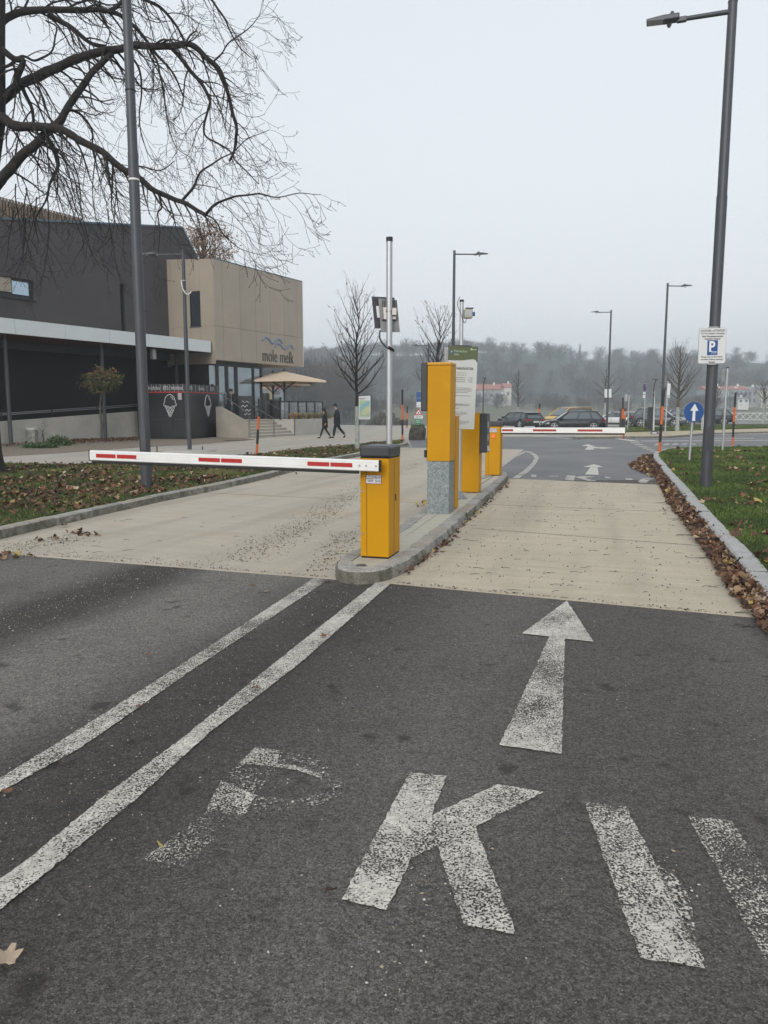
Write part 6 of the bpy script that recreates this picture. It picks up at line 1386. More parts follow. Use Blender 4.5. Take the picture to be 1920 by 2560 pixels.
# ---------------------------------------------------------------- the big bare tree, upper left
TY = 17.5; K_ = 960 / 1659.0
def LP(pts, dys):
    n = len(pts); P = [PY(x * K_, y * K_, TY + (dys[0] + (dys[1] - dys[0]) * i / (n - 1))) for i, (x, y) in enumerate(pts)]
    return P
big = thing('bare_tree', (PY(-75, 700, TY).x, TY, 0.0), 'large leafless tree spreading dark drooping branches over the left lawn and roof', 'tree')
tr0 = PY(-75, 600, TY)
part('trunk', big, lambda m: m.tube([(tr0.x - .05, TY, -.2), (tr0.x - .03, TY, .6), (tr0.x, TY, 2.5), tr0, PY(-45, 450, TY), PY(-20, 300, TY), PY(-14, 100, TY), PY(-8, -60, TY + .3), PY(0, -300, TY + .6)], [.50, .38, .33, .30, .30, .27, .21, .17, .08], M_BARK, 14))
r_ = random.Random(11)
limbs = [   # crop-pixel outline, depth shift start/end, radii start/end
    ([(-20, 520), (0, 510), (60, 538), (120, 545), (230, 548), (330, 592), (440, 662), (560, 748), (680, 822), (790, 872), (880, 930)], (0, -1.0), (.17, .055)),
    ([(880, 930), (920, 890), (960, 866), (1050, 850), (1130, 840), (1200, 850), (1290, 840), (1385, 845)], (-1.0, -1.6), (.045, .008)),
    ([(790, 866), (825, 815), (855, 765), (890, 722), (940, 690), (1000, 660), (1080, 600), (1160, 560)], (-.8, -.4), (.045, .008)),
    ([(-40, 830), (0, 775), (60, 705), (130, 640), (200, 578), (250, 530), (290, 470), (350, 390), (400, 312), (445, 265), (490, 228)], (-.6, .6), (.16, .075)),
    ([(-20, 440), (30, 415), (100, 358), (230, 300), (350, 250), (470, 215), (600, 193), (740, 206), (800, 188), (850, 205), (895, 255), (940, 300), (975, 360), (1000, 470), (1020, 560), (1012, 640), (990, 700)], (.2, 1.4), (.16, .035)),
    ([(740, 208), (790, 270), (850, 340), (905, 425), (900, 470), (880, 540), (900, 600), (985, 650), (1040, 720), (1120, 790)], (1.0, .2), (.07, .012)),
    ([(0, 110), (40, 75), (100, 52), (250, 42), (420, 42), (490, 55), (570, 100), (640, 180), (700, 260), (760, 340), (800, 420)], (.3, 1.8), (.13, .02)),
    ([(470, 48), (530, 5), (560, -60), (600, -120)], (1, 1.3), (.07, .03)),
    ([(200, 55), (250, 85), (310, 122), (380, 182), (460, 208)], (.5, .9), (.085, .05)),
    ([(200, 590), (225, 640), (243, 700), (235, 760), (210, 810), (190, 880), (150, 960), (170, 1050)], (-.4, .2), (.075, .012)),
    ([(690, 825), (695, 860), (697, 902), (680, 930), (690, 1000), (686, 1090)], (-.9, -.7), (.04, .010)),
    ([(10, 210), (60, 250), (95, 258), (90, 300), (60, 380), (20, 420)], (-.3, 0), (.085, .09)),
    ([(920, 268), (960, 220), (1000, 180), (1050, 140), (1090, 105), (1120, 60), (1135, 0)], (1.2, 1.6), (.03, .007)),
    ([(-30, 300), (30, 285), (90, 245), (150, 268), (190, 250), (235, 200), (240, 120), (200, 90)], (-.4, .8), (.05, .02)),
    ([(880, 930), (930, 960), (980, 1030), (1060, 1090), (1185, 1104)], (-1, -1.3), (.028, .005)),
    ([(100, 380), (130, 460), (150, 540), (190, 620), (260, 660), (300, 760), (330, 880)], (.1, .9), (.06, .012)),
    ([(290, 470), (350, 500), (395, 560), (400, 640), (430, 740), (500, 830)], (0, .9), (.045, .008)),
    ([(560, 230), (600, 300), (610, 400), (600, 520), (630, 640), (680, 720)], (.4, 1.2), (.04, .008)),
    ([(640, 200), (690, 300), (710, 420), (730, 540), (770, 640), (850, 700)], (.8, 0), (.038, .008)),
    ([(0, -60), (120, -60), (300, -90), (460, -80), (620, -10), (720, 60), (790, 160), (840, 300)], (.8, 2.2), (.11, .02)),
    ([(300, -90), (500, -160), (700, -140), (850, -60), (960, 60), (1020, 180), (1080, 250)], (1, 2), (.08, .012)),
]
def branch(tb, p, d, L, r0, lvl, r_, droop, side, out):
    n = max(3, int(L / (.13 if lvl < 2 else .085))); st = L / n; pts = [p.copy()]; rad = [r0]; d = d.normalized()
    for i in range(n):
        t = i / n
        d = (d + Vector((0, 0, -droop if t < .55 else droop * 1.5)) * (.17 if lvl == 0 else .12) + rvec(r_) * .13 + out * .03).normalized()
        p = p + d * st; pts.append(p.copy()); rad.append(max(.0042, r0 * (1 - .70 * (i + 1) / n)))
        if lvl < 2 and i > 0 and r_.random() < (.62 if lvl == 0 else .66):
            ang = r_.uniform(.5, 1.0); q = (d * math.cos(ang) + d.cross(rvec(r_)).normalized() * math.sin(ang)).normalized()
            branch(tb, p, q, (L * r_.uniform(.28, .5) if lvl == 0 else r_.uniform(.12, .34)) * (1 - t * .4), rad[-1] * .62, lvl + 1, r_, droop, side, out)
    tb.tube(pts, rad, 4 if lvl == 0 else 3)
    if lvl > 0 or True:      # a fat bud at the tip
        e = pts[-1]; tb.tube([e, e + d * .014, e + d * .03], [.005, .009, .001], 3)
tb = TB()
for pts, dys, rr in limbs:
    P = smooth_path(LP(pts, dys), 5); n = len(P)
    P = [p + Vector((mnoise.noise(p * 2.3), mnoise.noise(p * 2.3 + Vector((9, 0, 0))), mnoise.noise(p * 2.3 + Vector((0, 9, 0))))) * .05 for p in P]
    rad = [rr[0] + (rr[1] - rr[0]) * (i / (n - 1)) ** .8 for i in range(n)]; rad = [q * (1 + .13 * mnoise.noise(p * 6)) for q, p in zip(rad, P)]
    rad = [q * .74 for q in rad]; part('limb', big, lambda m: m.tube(P, rad, M_BARK, 10))
    acc = 0
    for i in range(1, n):
        acc += (P[i] - P[i - 1]).length; t = i / n
        gap = .20 if t > .12 else .4
        while acc > gap:
            acc -= gap; ax = (P[i] - P[i - 1]).normalized(); q = rvec(r_); q = (q - ax * q.dot(ax)).normalized()
            if q.z > .3 and r_.random() < .5: q.z = -q.z
            d = (ax * r_.uniform(.3, .9) + q * .9 + Vector((.25, 0, 0))).normalized()
            L = r_.uniform(.7, 1.7) * (1.15 - .5 * t)
            branch(tb, P[i].copy(), d, L, min(.026, rad[i] * .45), 0, r_, 1.0, None, Vector((.5, 0, 0)))
tb.build('crown', [M_TWIG], big)
# long hanging sprays over the roof
tb = TB()
for k in range(24):
    u = r_.uniform(0, 300); v = r_.uniform(360, 560); p = PY(u, v, TY + r_.uniform(-1, 1))
    branch(tb, p, Vector((r_.uniform(-.3, .4), r_.uniform(-.4, .4), -1)), r_.uniform(1.0, 2.2), .016, 0, r_, .9, None, Vector((.1, 0, 0)))
tb.build('crown', [M_TWIG], big)
# ---------------------------------------------------------------- young street trees
def young_tree(base, H, clear, spread, lab, seed, lime=True, n0=26, shape='oval', leaves=0, r0=.07, barkm=None, rs=1.0, group=None, up=.75, lv=2):
    r_ = random.Random(seed); base = Vector(base); t = thing('young_tree', tuple(base), lab, 'tree', group)
    barkm = barkm or M_TWIGY; top = base + Vector((r_.uniform(-.1, .1), 0, H))
    n = 14; P = [base + Vector((0, 0, H * i / n)) + (Vector((mnoise.noise(Vector((i * .4, seed, 0))), mnoise.noise(Vector((i * .4, seed, 5))), 0)) * .10 * i / n * 2) for i in range(n + 1)]
    P[0].z -= .1; rad = [max(.008, r0 * (1 - .93 * i / n)) * rs for i in range(n + 1)]; rad[0] *= 1.3
    kc = max(1, int(n * clear / H)); 
    if lime: part('painted_trunk', t, lambda m: m.tube(P[:kc + 1], [q * 1.02 for q in rad[:kc + 1]], M_LIME, 10))['label'] = 'lime washed lower trunk'
    part('trunk', t, lambda m: m.tube(P[(kc if lime else 0):], rad[(kc if lime else 0):], barkm, 8))
    tb = TB()
    def grow(p, d, L, r, lvl):
        k = max(4, int(L / (.16 if lvl == 0 else .11) / rs)); st = L / k; pts = [p.copy()]; rd = [r]
        for i in range(k):
            d = (d + Vector((0, 0, .07 * up * (1.3 if lvl == 0 else 1.0))) + rvec(r_) * .09).normalized(); p = p + d * st; pts.append(p.copy()); rd.append(max(.0035 * rs, r * (1 - .8 * (i + 1) / k)))
            if lvl < lv and i > 0 and r_.random() < (.75 if lvl == 0 else .45):
                a = r_.uniform(.45, .85); q = (d * math.cos(a) + d.cross(rvec(r_)).normalized() * math.sin(a) + Vector((0, 0, .2))).normalized()
                grow(p, q, L * r_.uniform(.25, .45) * (1 - .4 * i / k), rd[-1] * .6, lvl + 1)
        tb.tube(pts, rd, 3)
        if leaves and r_.random() < leaves:
            for _ in range(2):
                q = pts[r_.randrange(len(pts) // 2, len(pts))]; a = rvec(r_) * .05 * rs; b = rvec(r_) * .03 * rs; k0 = len(tb.v)
                tb.v += [tuple(q), tuple(q + a * .5 + b), tuple(q + a + Vector((0, 0, -.05 * rs))), tuple(q + a * .5 - b)]; tb.f.append((k0, k0 + 1, k0 + 2, k0 + 3)); tb.m.append(1)
    for i in range(n0):
        f = (i + .5) / n0; z = clear + (H * .93 - clear) * f ** 1.1; w_ = {'oval': math.sin(math.pi * min(1, .22 + f * .78)) ** .7, 'cone': (1 - f) ** .6, 'vase': .55 + .45 * math.sin(math.pi * min(1, .3 + f * .7))}[shape]
        a = i * 2.4 + r_.uniform(-.4, .4); el = .55 + f * .55; d = Vector((math.cos(a) * math.cos(el), math.sin(a) * math.cos(el), math.sin(el)))
        k = z / H * n; p = P[int(k)].lerp(P[min(n, int(k) + 1)], k - int(k))
        grow(p, d, max(.3, spread * w_ * r_.uniform(.8, 1.2)), r0 * .42 * (1 - .6 * f) * rs, 0)
    tb.build('crown', [barkm, M_LEAFB], t)
    return t
b = G(893, 1128); H_ = PY(893, 727, b.y).z
young_tree(b, H_, PY(893, 989, b.y).z, 1.65, 'bare young tree with lime washed trunk in the left lawn beside the map board', 5, n0=30, r0=.085, barkm=M_TWIG, leaves=.12, shape='vase')
b = G(1094, 1102); H_ = PY(1094, 772, b.y).z
young_tree(b, H_, 1.9, 1.9, 'bare young tree rising behind the tall yellow terminal', 8, n0=28, r0=.085, barkm=M_TWIG, leaves=.1, shape='vase', rs=1.2)
b = G(1692, 1077, .1); H_ = PY(1702, 872, b.y).z
young_tree(b, H_, PY(1692, 1008, b.y).z, 1.75, 'bare young tree with pale trunk in front of the grey off-road car', 12, n0=26, r0=.10, rs=1.3, shape='vase', barkm=M_TWIGY)
b = G(1294, 1056); H_ = PY(1295, 920, b.y).z
young_tree(b, H_, PY(1295, 1010, b.y).z, 1.15, 'slim egg shaped bare tree above the dark estate car', 15, n0=30, r0=.09, rs=1.6, shape='oval')
b = G(1511, 1058); H_ = PY(1514, 915, b.y).z
young_tree(b, H_, PY(1511, 1000, b.y).z, 2.1, 'bare tree with spreading umbrella crown behind the white car', 21, n0=14, r0=.10, rs=1.7, shape='cone', up=.1)
b = G(1907, 1058, .1); H_ = PY(1910, 958, b.y).z
young_tree(b, H_, PY(1907, 1004, b.y).z, 1.3, 'small bare tree with pale trunk at the right edge by the river railing', 24, n0=20, r0=.09, rs=1.6, shape='vase')
b = G(1789, 1057, .1); H_ = PY(1789, 960, b.y).z
young_tree(b, H_, 1.6, 1.4, 'faint bare tree directly behind the right lamp post', 27, n0=18, r0=.07, rs=1.6, shape='vase')
# reddish tree behind the building
r2 = random.Random(4)
b = Vector((PY(515, 800, 66).x, 66, 0)); H_ = PY(515, 556, 66).z
young_tree(b, H_, 8.5, 3.0, 'bushy tree with reddish withered leaves behind the bronze box', 31, lime=False, n0=60, r0=.22, rs=1.8, shape='oval', leaves=.95, up=.5, group=None)
rt_ = bpy.data.objects['young_tree'] if False else [o for o in col.objects if o.get('label', '').startswith('bushy tree with reddish')][0]
tb = TB(); cR = PY(520, 612, 66)
for i in range(4200):
    v = rvec(r2); q = v * r2.uniform(.2, 1) ** .45; lump = 1 + .5 * mnoise.noise(v * 2.3) + .3 * mnoise.noise(v * 5); p = cR + Vector((q.x * 2.3 * lump, q.y * 2.2 * lump, q.z * 2.2 * lump)); 
    if mnoise.noise(p * 1.3) < -.12: continue
    a = rvec(r2) * r2.uniform(.06, .13); c_ = a.cross(rvec(r2)).normalized() * .05; k0 = len(tb.v); tb.v += [tuple(p - a), tuple(p + c_), tuple(p + a), tuple(p - c_)]; tb.f.append((k0, k0 + 1, k0 + 2, k0 + 3)); tb.m.append(0 if r2.random() < .7 else 1)
tb.build('leaves', [M_LEAFB, mat('withered_leaf_tan', (0.30, 0.20, 0.13), .85)], rt_, smooth=False)
# standard tree with a ball crown in front of the ramp wall
b = G(254.6, 1104); t = thing('standard_tree', tuple(b), 'small ball headed standard tree with green and reddish leaves before the ramp wall', 'tree')
cz = PY(256, 952, b.y)
part('trunk', t, lambda m: m.tube([(b.x, b.y, -.05), (b.x + .03, b.y, .8), (b.x - .02, b.y, 1.6), (cz.x, b.y, cz.z - .2)], [.055, .045, .04, .035], M_TWIGY, 8))
tb = TB(); RX, RZ = 44 * b.y / F_PX, 29 * b.y / F_PX
GR = [mat('leaf_green_dark', (0.040, 0.062, 0.018), .7), mat('leaf_green_olive', (0.085, 0.095, 0.030), .7), mat('leaf_russet', (0.17, 0.085, 0.040), .7)]
for i in range(2300):
    v = rvec(r2); q = v * (r2.uniform(.35, 1.0) ** .5) * (1 + r2.gauss(0, .07)); lump = 1 + .5 * mnoise.noise(v * 2.1) + .2 * mnoise.noise(v * 6)
    p = Vector((cz.x + q.x * RX * lump, b.y + q.y * RX * .9 * lump, cz.z + q.z * RZ * lump + (.04 if q.z > 0 else 0)))
    a = rvec(r2) * r2.uniform(.045, .08); a.z -= .02; c_ = a.cross(rvec(r2)).normalized() * .026; k0 = len(tb.v)
    tb.v += [tuple(p - a), tuple(p + c_), tuple(p + a), tuple(p - c_)]; tb.f.append((k0, k0 + 1, k0 + 2, k0 + 3)); tb.m.append(2 if (q.z > .25 and r2.random() < .5) or r2.random() < .12 else r2.choice((0, 1, 1)))
tb.build('crown', GR, t, smooth=False)
tb = TB()
for i in range(24):
    v = rvec(r2); v.z = abs(v.z) * .5; tb.tube([Vector((cz.x, b.y, cz.z - .25)), Vector((cz.x + v.x * RX * .5, b.y + v.y * RX * .5, cz.z - .1)), Vector((cz.x + v.x * RX * .9, b.y + v.y * RX * .9, cz.z + v.z * RZ))], [.015, .01, .004], 3)
tb.build('branches', [M_TWIGY], t)
# green shrub and dead stems
def leafy(name, c, rx, ry, rz, n, mats, lab, cat, seed, size=.05):
    r_ = random.Random(seed); t = thing(name, tuple(c), lab, cat); tb = TB()
    for i in range(n):
        v = rvec(r_); v.z = abs(v.z); q = v * r_.uniform(.3, 1) ** .5; lump = 1 + .45 * mnoise.noise(v * 2.2 + Vector((seed, 0, 0))); p = Vector(c) + Vector((q.x * rx * lump, q.y * ry * lump, q.z * rz * lump + .02))
        a = rvec(r_) * size; a.z *= .6; c2 = a.cross(rvec(r_)).normalized() * size * .5; k0 = len(tb.v)
        tb.v += [tuple(p - a), tuple(p + c2), tuple(p + a), tuple(p - c2)]; tb.f.append((k0, k0 + 1, k0 + 2, k0 + 3)); tb.m.append(r_.randrange(len(mats)))
    tb.build('foliage', mats, t, smooth=False)
    tb = TB()
    for i in range(12):
        v = rvec(r_); v.z = abs(v.z) + .5; tb.tube([Vector(c), Vector(c) + Vector((v.x * rx * .7, v.y * ry * .7, v.z * rz * .7))], [.012, .004], 3)
    tb.build('stems', [M_TWIGY], t); return t
SG = [mat('shrub_green', (0.045, 0.095, 0.025), .7), mat('shrub_green_light', (0.085, 0.14, 0.045), .7), mat('shrub_green_deep', (0.025, 0.055, 0.018), .7)]
b = G(145, 1115); leafy('shrub', b, .55, .4, .42, 900, SG, 'low bright green shrub in the bed before the ramp wall', 'shrub', 3)
b = G(100, 1121); leafy('shrub', b, .75, .4, .22, 800, SG, 'flat creeping green shrub beside the concrete block', 'shrub', 6)
b = G(98, 1108); t = thing('dead_shrub', tuple(b), 'leafless dry stems standing against the ramp wall', 'shrub'); tb = TB(); r_ = random.Random(5)
for i in range(9):
    x = r_.uniform(-.25, .3); branch(tb, b + Vector((x, 0, 0)), Vector((r_.uniform(-.3, .3), 0, 1)), r_.uniform(.6, 1.1), .012, 1, r_, -.2, None, Vector((0, 0, .3)))
tb.build('stems', [M_TWIGY], t)
# ornamental grasses on the terrace edge
GM = [mat('reed_straw', (0.36, 0.27, 0.12), .8), mat('reed_green', (0.16, 0.17, 0.07), .8), mat('reed_orange', (0.36, 0.20, 0.08), .8)]
for k in range(9):
    a_ = SE + .25 + k * .48; c = FW(a_, SB + .45, TZ - .05); r_ = random.Random(40 + k)
    t = thing('ornamental_grass', tuple(c), ['orange tinted grass tuft nearest the steps on the terrace edge', 'second orange tinted grass tuft from the steps', 'third grass tuft from the steps, straw coloured', 'fourth grass tuft from the steps, greener', 'middle grass tuft of the terrace edge', 'grass tuft hanging over the joint of the terrace wall', 'third grass tuft from the right end of the terrace', 'second grass tuft from the right end of the terrace', 'last grass tuft at the right end of the terrace'][k], 'ornamental grass', 'grass tufts along the terrace edge')
    tb = TB()
    for i in range(150):
        an = r_.uniform(0, 6.28); l = r_.uniform(.25, .5); o_ = Vector((math.cos(an), math.sin(an), 0)); s_ = r_.uniform(.2, .9); p0 = c + o_ * .05
        p1 = p0 + o_ * l * .35 * s_ + Vector((0, 0, l * .8)); p2 = p1 + o_ * l * .5 * s_ + Vector((0, 0, -l * .15 * s_)); w2 = Vector((-o_.y, o_.x, 0)) * .007; k0 = len(tb.v)
        tb.v += [tuple(p0 - w2), tuple(p0 + w2), tuple(p1 + w2), tuple(p1 - w2), tuple(p2 + w2 * .3), tuple(p2 - w2 * .3)]; tb.f += [(k0, k0 + 1, k0 + 2, k0 + 3), (k0 + 3, k0 + 2, k0 + 4, k0 + 5)]; q = (2 if k < 2 else (0 if r_.random() < .45 else 1)); tb.m += [q, q]
    tb.build('blades', GM, t, smooth=False)
# hollow rock / trough beside the warning signs
b = G(1045, 1101); t = thing('hollow_rock', tuple(b), 'dark weathered stone trough planted with grass left of the tall yellow terminal', 'stone trough')
def rock(m):
    n, k = 20, 7; vs = []
    for j in range(k):
        z = j / (k - 1)
        for i in range(n):
            a = 2 * math.pi * i / n; rr = 1 + .16 * mnoise.noise(Vector((math.cos(a) * 1.5, math.sin(a) * 1.5, z * 2))); f = (1 - .12 * abs(z - .4)) if j < k - 1 else .72
            vs.append((b.x + math.cos(a) * .42 * rr * f, b.y + .35 + math.sin(a) * .35 * rr * f, z * .66 + .04 * mnoise.noise(Vector((a, z, 3)))))
    f = [(j * n + i, j * n + (i + 1) % n, (j + 1) * n + (i + 1) % n, (j + 1) * n + i) for j in range(k - 1) for i in range(n)] + [tuple(range((k - 1) * n, k * n))]
    m.add(vs, f, mat('rock_dark', (0.075, 0.065, 0.055), .95, var=.5, vscale=5, bump=1, bscale=12), True)
part('trough', t, rock)
r_ = random.Random(9); tb = TB()
for i in range(260):
    p = Vector((b.x + r_.uniform(-.32, .32), b.y + .35 + r_.uniform(-.25, .25), .63)); d = Vector((r_.uniform(-.12, .12), r_.uniform(-.1, .1), r_.uniform(.06, .2))); k0 = len(tb.v); tb.v += [tuple(p), tuple(p + Vector((.012, 0, 0))), tuple(p + d)]; tb.v.append(tuple(p + d + Vector((.004, 0, 0)))); tb.f.append((k0, k0 + 1, k0 + 3, k0 + 2)); tb.m.append(i % 3)
tb.build('grass_tuft', SG, t, smooth=False)
# dark pile of rubble by the water
structure('rubble_heap', lambda m: [m.tube([(PY(u, 1050, 69).x, 69.5 + r_.uniform(-.6, .6), -.2), (PY(u, 1050, 69).x + .2, 69.5, h_)], [.7, .25], M_RUB, 6) for u, h_ in ((925, .5), (938, .9), (950, 1.2), (962, .8), (975, 1.1), (990, .6), (1005, .4))] and None)
# ================================================================ PEOPLE
M_SKIN = mat('skin', (0.42, 0.25, 0.18), .6); M_HAIRD = mat('hair_dark', (0.018, 0.013, 0.010), .7); M_SUIT = mat('suit_navy', (0.012, 0.014, 0.022), .85); M_SHIRT = mat('shirt_white', (0.55, 0.56, 0.58), .8); M_COAT = mat('coat_black', (0.010, 0.010, 0.011), .8); M_SHOE = mat('shoe_black', (0.008, 0.008, 0.008), .4)
def skin_mesh(name, verts, edges, radii, parent, mt, sub=2, root=0, paint_fn=None, extra=()):
    me = bpy.data.meshes.new(name + '_s'); me.from_pydata([tuple(v) for v in verts], edges, []); o = bpy.data.objects.new(name + '_s', me); col.objects.link(o)
    sk = o.modifiers.new('skin', 'SKIN'); sk.use_smooth_shade = True; lay = me.skin_vertices[0]
    for i, r in enumerate(radii):
        rx, ry = r if hasattr(r, '__len__') else (r, r); lay.data[i].radius = (rx, ry); lay.data[i].use_root = (i == root)
    ss = o.modifiers.new('sub', 'SUBSURF'); ss.levels = sub; ss.render_levels = sub
    dg = bpy.context.evaluated_depsgraph_get(); dg.update(); m2 = bpy.data.meshes.new_from_object(o.evaluated_get(dg)); bpy.data.objects.remove(o); bpy.data.meshes.remove(me)
    m2.materials.clear(); m2.materials.append(mt)
    for e in extra: m2.materials.append(e)
    if paint_fn:
        for p in m2.polygons: p.material_index = paint_fn(p.center)
    for p in m2.polygons: p.use_smooth = True
    m2.name = name; return link_mesh(name, m2, parent)
def person(base, rz, h, lab, pose, coat, trous, shirt=None, hair='short', skirt=False, holds=None):
    """local frame: faces -x ... the person walks toward +x; y is sideways, z up; s scales to height"""
    s = h / 1.78; t = thing('person', tuple(base), lab, 'person', rz=rz)
    V = {k: Vector(v) * s for k, v in pose.items()}
    names = ['hip', 'chest', 'neck', 'head0', 'head1', 'shL', 'elL', 'wrL', 'haL', 'shR', 'elR', 'wrR', 'haR', 'hpL', 'knL', 'anL', 'toL', 'hpR', 'knR', 'anR', 'toR']
    E = [('hip', 'chest'), ('chest', 'neck'), ('neck', 'head0'), ('head0', 'head1'), ('chest', 'shL'), ('shL', 'elL'), ('elL', 'wrL'), ('wrL', 'haL'), ('chest', 'shR'), ('shR', 'elR'), ('elR', 'wrR'), ('wrR', 'haR'), ('hip', 'hpL'), ('hpL', 'knL'), ('knL', 'anL'), ('anL', 'toL'), ('hip', 'hpR'), ('hpR', 'knR'), ('knR', 'anR'), ('anR', 'toR')]
    Rr = dict(hip=.115, chest=.12, neck=.05, head0=.082, head1=.085, shL=.052, elL=.036, wrL=.024, haL=.03, shR=.052, elR=.036, wrR=.024, haR=.03, hpL=.075, knL=.05, anL=.034, toL=.03, hpR=.075, knR=.05, anR=.034, toR=.03)
    ix = {n_: i for i, n_ in enumerate(names)}
    sk = skin_mesh('body', [V[n_] for n_ in names], [(ix[a], ix[b]) for a, b in E], [Rr[n_] * s * .94 for n_ in names], t, M_SKIN)
    def cloth(nm, ns, es, rr, mt): ii = {n_: i for i, n_ in enumerate(ns)}; return skin_mesh(nm, [V[n_] for n_ in ns], [(ii[a], ii[b]) for a, b in es], [r * s for r in rr], t, mt)
    V['cl'] = V['neck'].lerp(V['chest'], .25); V['hem'] = V['hip'] + Vector((0, 0, -.17 if not skirt else -.36)) * s; V['wsL'] = V['elL'].lerp(V['wrL'], .93); V['wsR'] = V['elR'].lerp(V['wrR'], .93)
    cloth('jacket', ['hip', 'chest', 'cl', 'shL', 'elL', 'wsL', 'shR', 'elR', 'wsR', 'hem'], [('hip', 'chest'), ('chest', 'cl'), ('chest', 'shL'), ('shL', 'elL'), ('elL', 'wsL'), ('chest', 'shR'), ('shR', 'elR'), ('elR', 'wsR'), ('hip', 'hem')], [.18, .19, .085, .09, .070, .052, .09, .070, .052, .185 if not skirt else .21], coat)
    V['aL'] = V['knL'].lerp(V['anL'], .95); V['aR'] = V['knR'].lerp(V['anR'], .95)
    cloth('trousers' if not skirt else 'tights', ['hip', 'hpL', 'knL', 'aL', 'hpR', 'knR', 'aR'], [('hip', 'hpL'), ('hpL', 'knL'), ('knL', 'aL'), ('hip', 'hpR'), ('hpR', 'knR'), ('knR', 'aR')], [.15, .115, .085, .066, .115, .085, .066] if not skirt else [.15, .11, .072, .052, .11, .072, .052], trous)
    for a in 'LR':
        ank, toe = V['an' + a], V['to' + a]; V['heel'] = ank + (ank - toe).normalized() * .03 + Vector((0, 0, -.02)); V['tip'] = toe + (toe - ank) * .5
        o = skin_mesh('shoe', [V['heel'], ank.lerp(toe, .5) + Vector((0, 0, -.01)), V['tip']], [(0, 1), (1, 2)], [.046 * s, .045 * s, .034 * s], t, M_SHOE)
    hd = V['head0'].lerp(V['head1'], .6); up = (V['head1'] - V['head0']).normalized(); fw = (V['face']).normalized()
    part('ears_and_nose', t, lambda m: (m.tube([WM[t.name] @ (hd + fw * .085 * s - up * .03 * s), WM[t.name] @ (hd + fw * .115 * s - up * .045 * s)], [.014 * s, .010 * s], M_SKIN, 6), m.tube([WM[t.name] @ (hd + fw.cross(up) * .085 * s), WM[t.name] @ (hd + fw.cross(up) * .098 * s)], [.024 * s, .016 * s], M_SKIN, 8)))
    part('eyes', t, lambda m: [m.tube([WM[t.name] @ (hd + fw * .082 * s + fw.cross(up) * q * s), WM[t.name] @ (hd + fw * .088 * s + fw.cross(up) * q * s)], .009 * s, M_HAIRD, 6) for q in (-.03, .03)] and None)
    if hair == 'short': skin_mesh('hair', [hd + up * .035 * s - fw * .015 * s, hd + up * .075 * s, hd - fw * .055 * s - up * .0 * s], [(0, 1), (0, 2)], [.092 * s, .072 * s, .06 * s], t, M_HAIRD)
    else: skin_mesh('hair', [hd + up * .03 * s - fw * .02 * s, hd + up * .065 * s, hd - fw * .06 * s - up * .08 * s, hd - fw * .09 * s - up * .26 * s, hd - fw * .08 * s - up * .40 * s], [(0, 1), (0, 2), (2, 3), (3, 4)], [.10 * s, .075 * s, .085 * s, .07 * s, .04 * s], t, M_HAIRD)
    if hair == 'short' and pose.get('beard'): skin_mesh('beard', [hd + fw * .05 * s - up * .075 * s, hd + fw * .035 * s - up * .05 * s], [(0, 1)], [.055 * s, .05 * s], t, M_HAIRD)
    for a in 'LR':       # five fingers on each hand
        h0, w0 = V['ha' + a], V['wr' + a]; dd = (h0 - w0).normalized(); sd = dd.orthogonal().normalized(); nn = dd.cross(sd)
        part('fingers', t, lambda m: [m.tube([WM[t.name] @ (h0 + sd * (j - 1.5) * .016 * s), WM[t.name] @ (h0 + sd * (j - 1.5) * .018 * s + dd * .045 * s), WM[t.name] @ (h0 + sd * (j - 1.5) * .017 * s + dd * .06 * s + nn * .03 * s)], [.009 * s, .008 * s, .006 * s], M_SKIN, 5) for j in range(4)] + [m.tube([WM[t.name] @ (h0 - sd * .02 * s), WM[t.name] @ (h0 - sd * .05 * s + dd * .02 * s), WM[t.name] @ (h0 - sd * .05 * s + dd * .045 * s)], [.011 * s, .009 * s, .007 * s], M_SKIN, 5)] and None)
    if shirt: 
        c0, c1 = V['chest'], V['neck']; f2 = Vector((1, 0, 0)) if V['face'].x > 0 else Vector((-1, 0, 0))
        part('shirt', t, lambda m: m.solid([WM[t.name] @ (V['neck'] + f2 * .045 * s + Vector((0, y, .02)) * s) for y in (-.05, .05)] + [WM[t.name] @ (V['hip'] + f2 * .158 * s + Vector((0, y, .12)) * s) for y in (.03, -.03)], WM[t.name].to_3x3() @ (f2 * .02 * s), M_SHIRT))
    return t
# walking left in the picture: +x local is the walking direction -> rotate 180
walk_m = dict(hip=(0, 0, .95), chest=(.02, 0, 1.32), neck=(.03, 0, 1.50), head0=(.07, 0, 1.60), head1=(.10, 0, 1.67), shL=(.02, .17, 1.42), elL=(-.02, .22, 1.14), wrL=(.20, .14, 1.06), haL=(.27, .10, 1.07), shR=(.02, -.17, 1.42), elR=(-.03, -.22, 1.14), wrR=(.18, -.10, 1.08), haR=(.26, -.06, 1.10), hpL=(0, .09, .90), knL=(.13, .10, .52), anL=(.20, .10, .08), toL=(.33, .10, .04), hpR=(0, -.09, .90), knR=(-.12, -.10, .52), anR=(-.42, -.10, .17), toR=(-.36, -.10, .05), face=(.9, 0, -.5), beard=(1, 0, 0))
walk_w = dict(walk_m, head0=(.04, 0, 1.60), head1=(.05, 0, 1.68), face=(1, 0, -.1), elL=(-.08, .22, 1.14), wrL=(-.03, .24, .90), haL=(.0, .24, .84), elR=(.03, -.22, 1.14), wrR=(.12, -.22, .93), haR=(.15, -.22, .87), knL=(.16, .10, .52), anL=(.30, .10, .10), toL=(.43, .10, .05), anR=(-.33, -.10, .12), knR=(-.06, -.10, .50), toR=(-.24, -.10, .04))
b = G(843, 1095.5); hm = PY(836, 1009, b.y).z
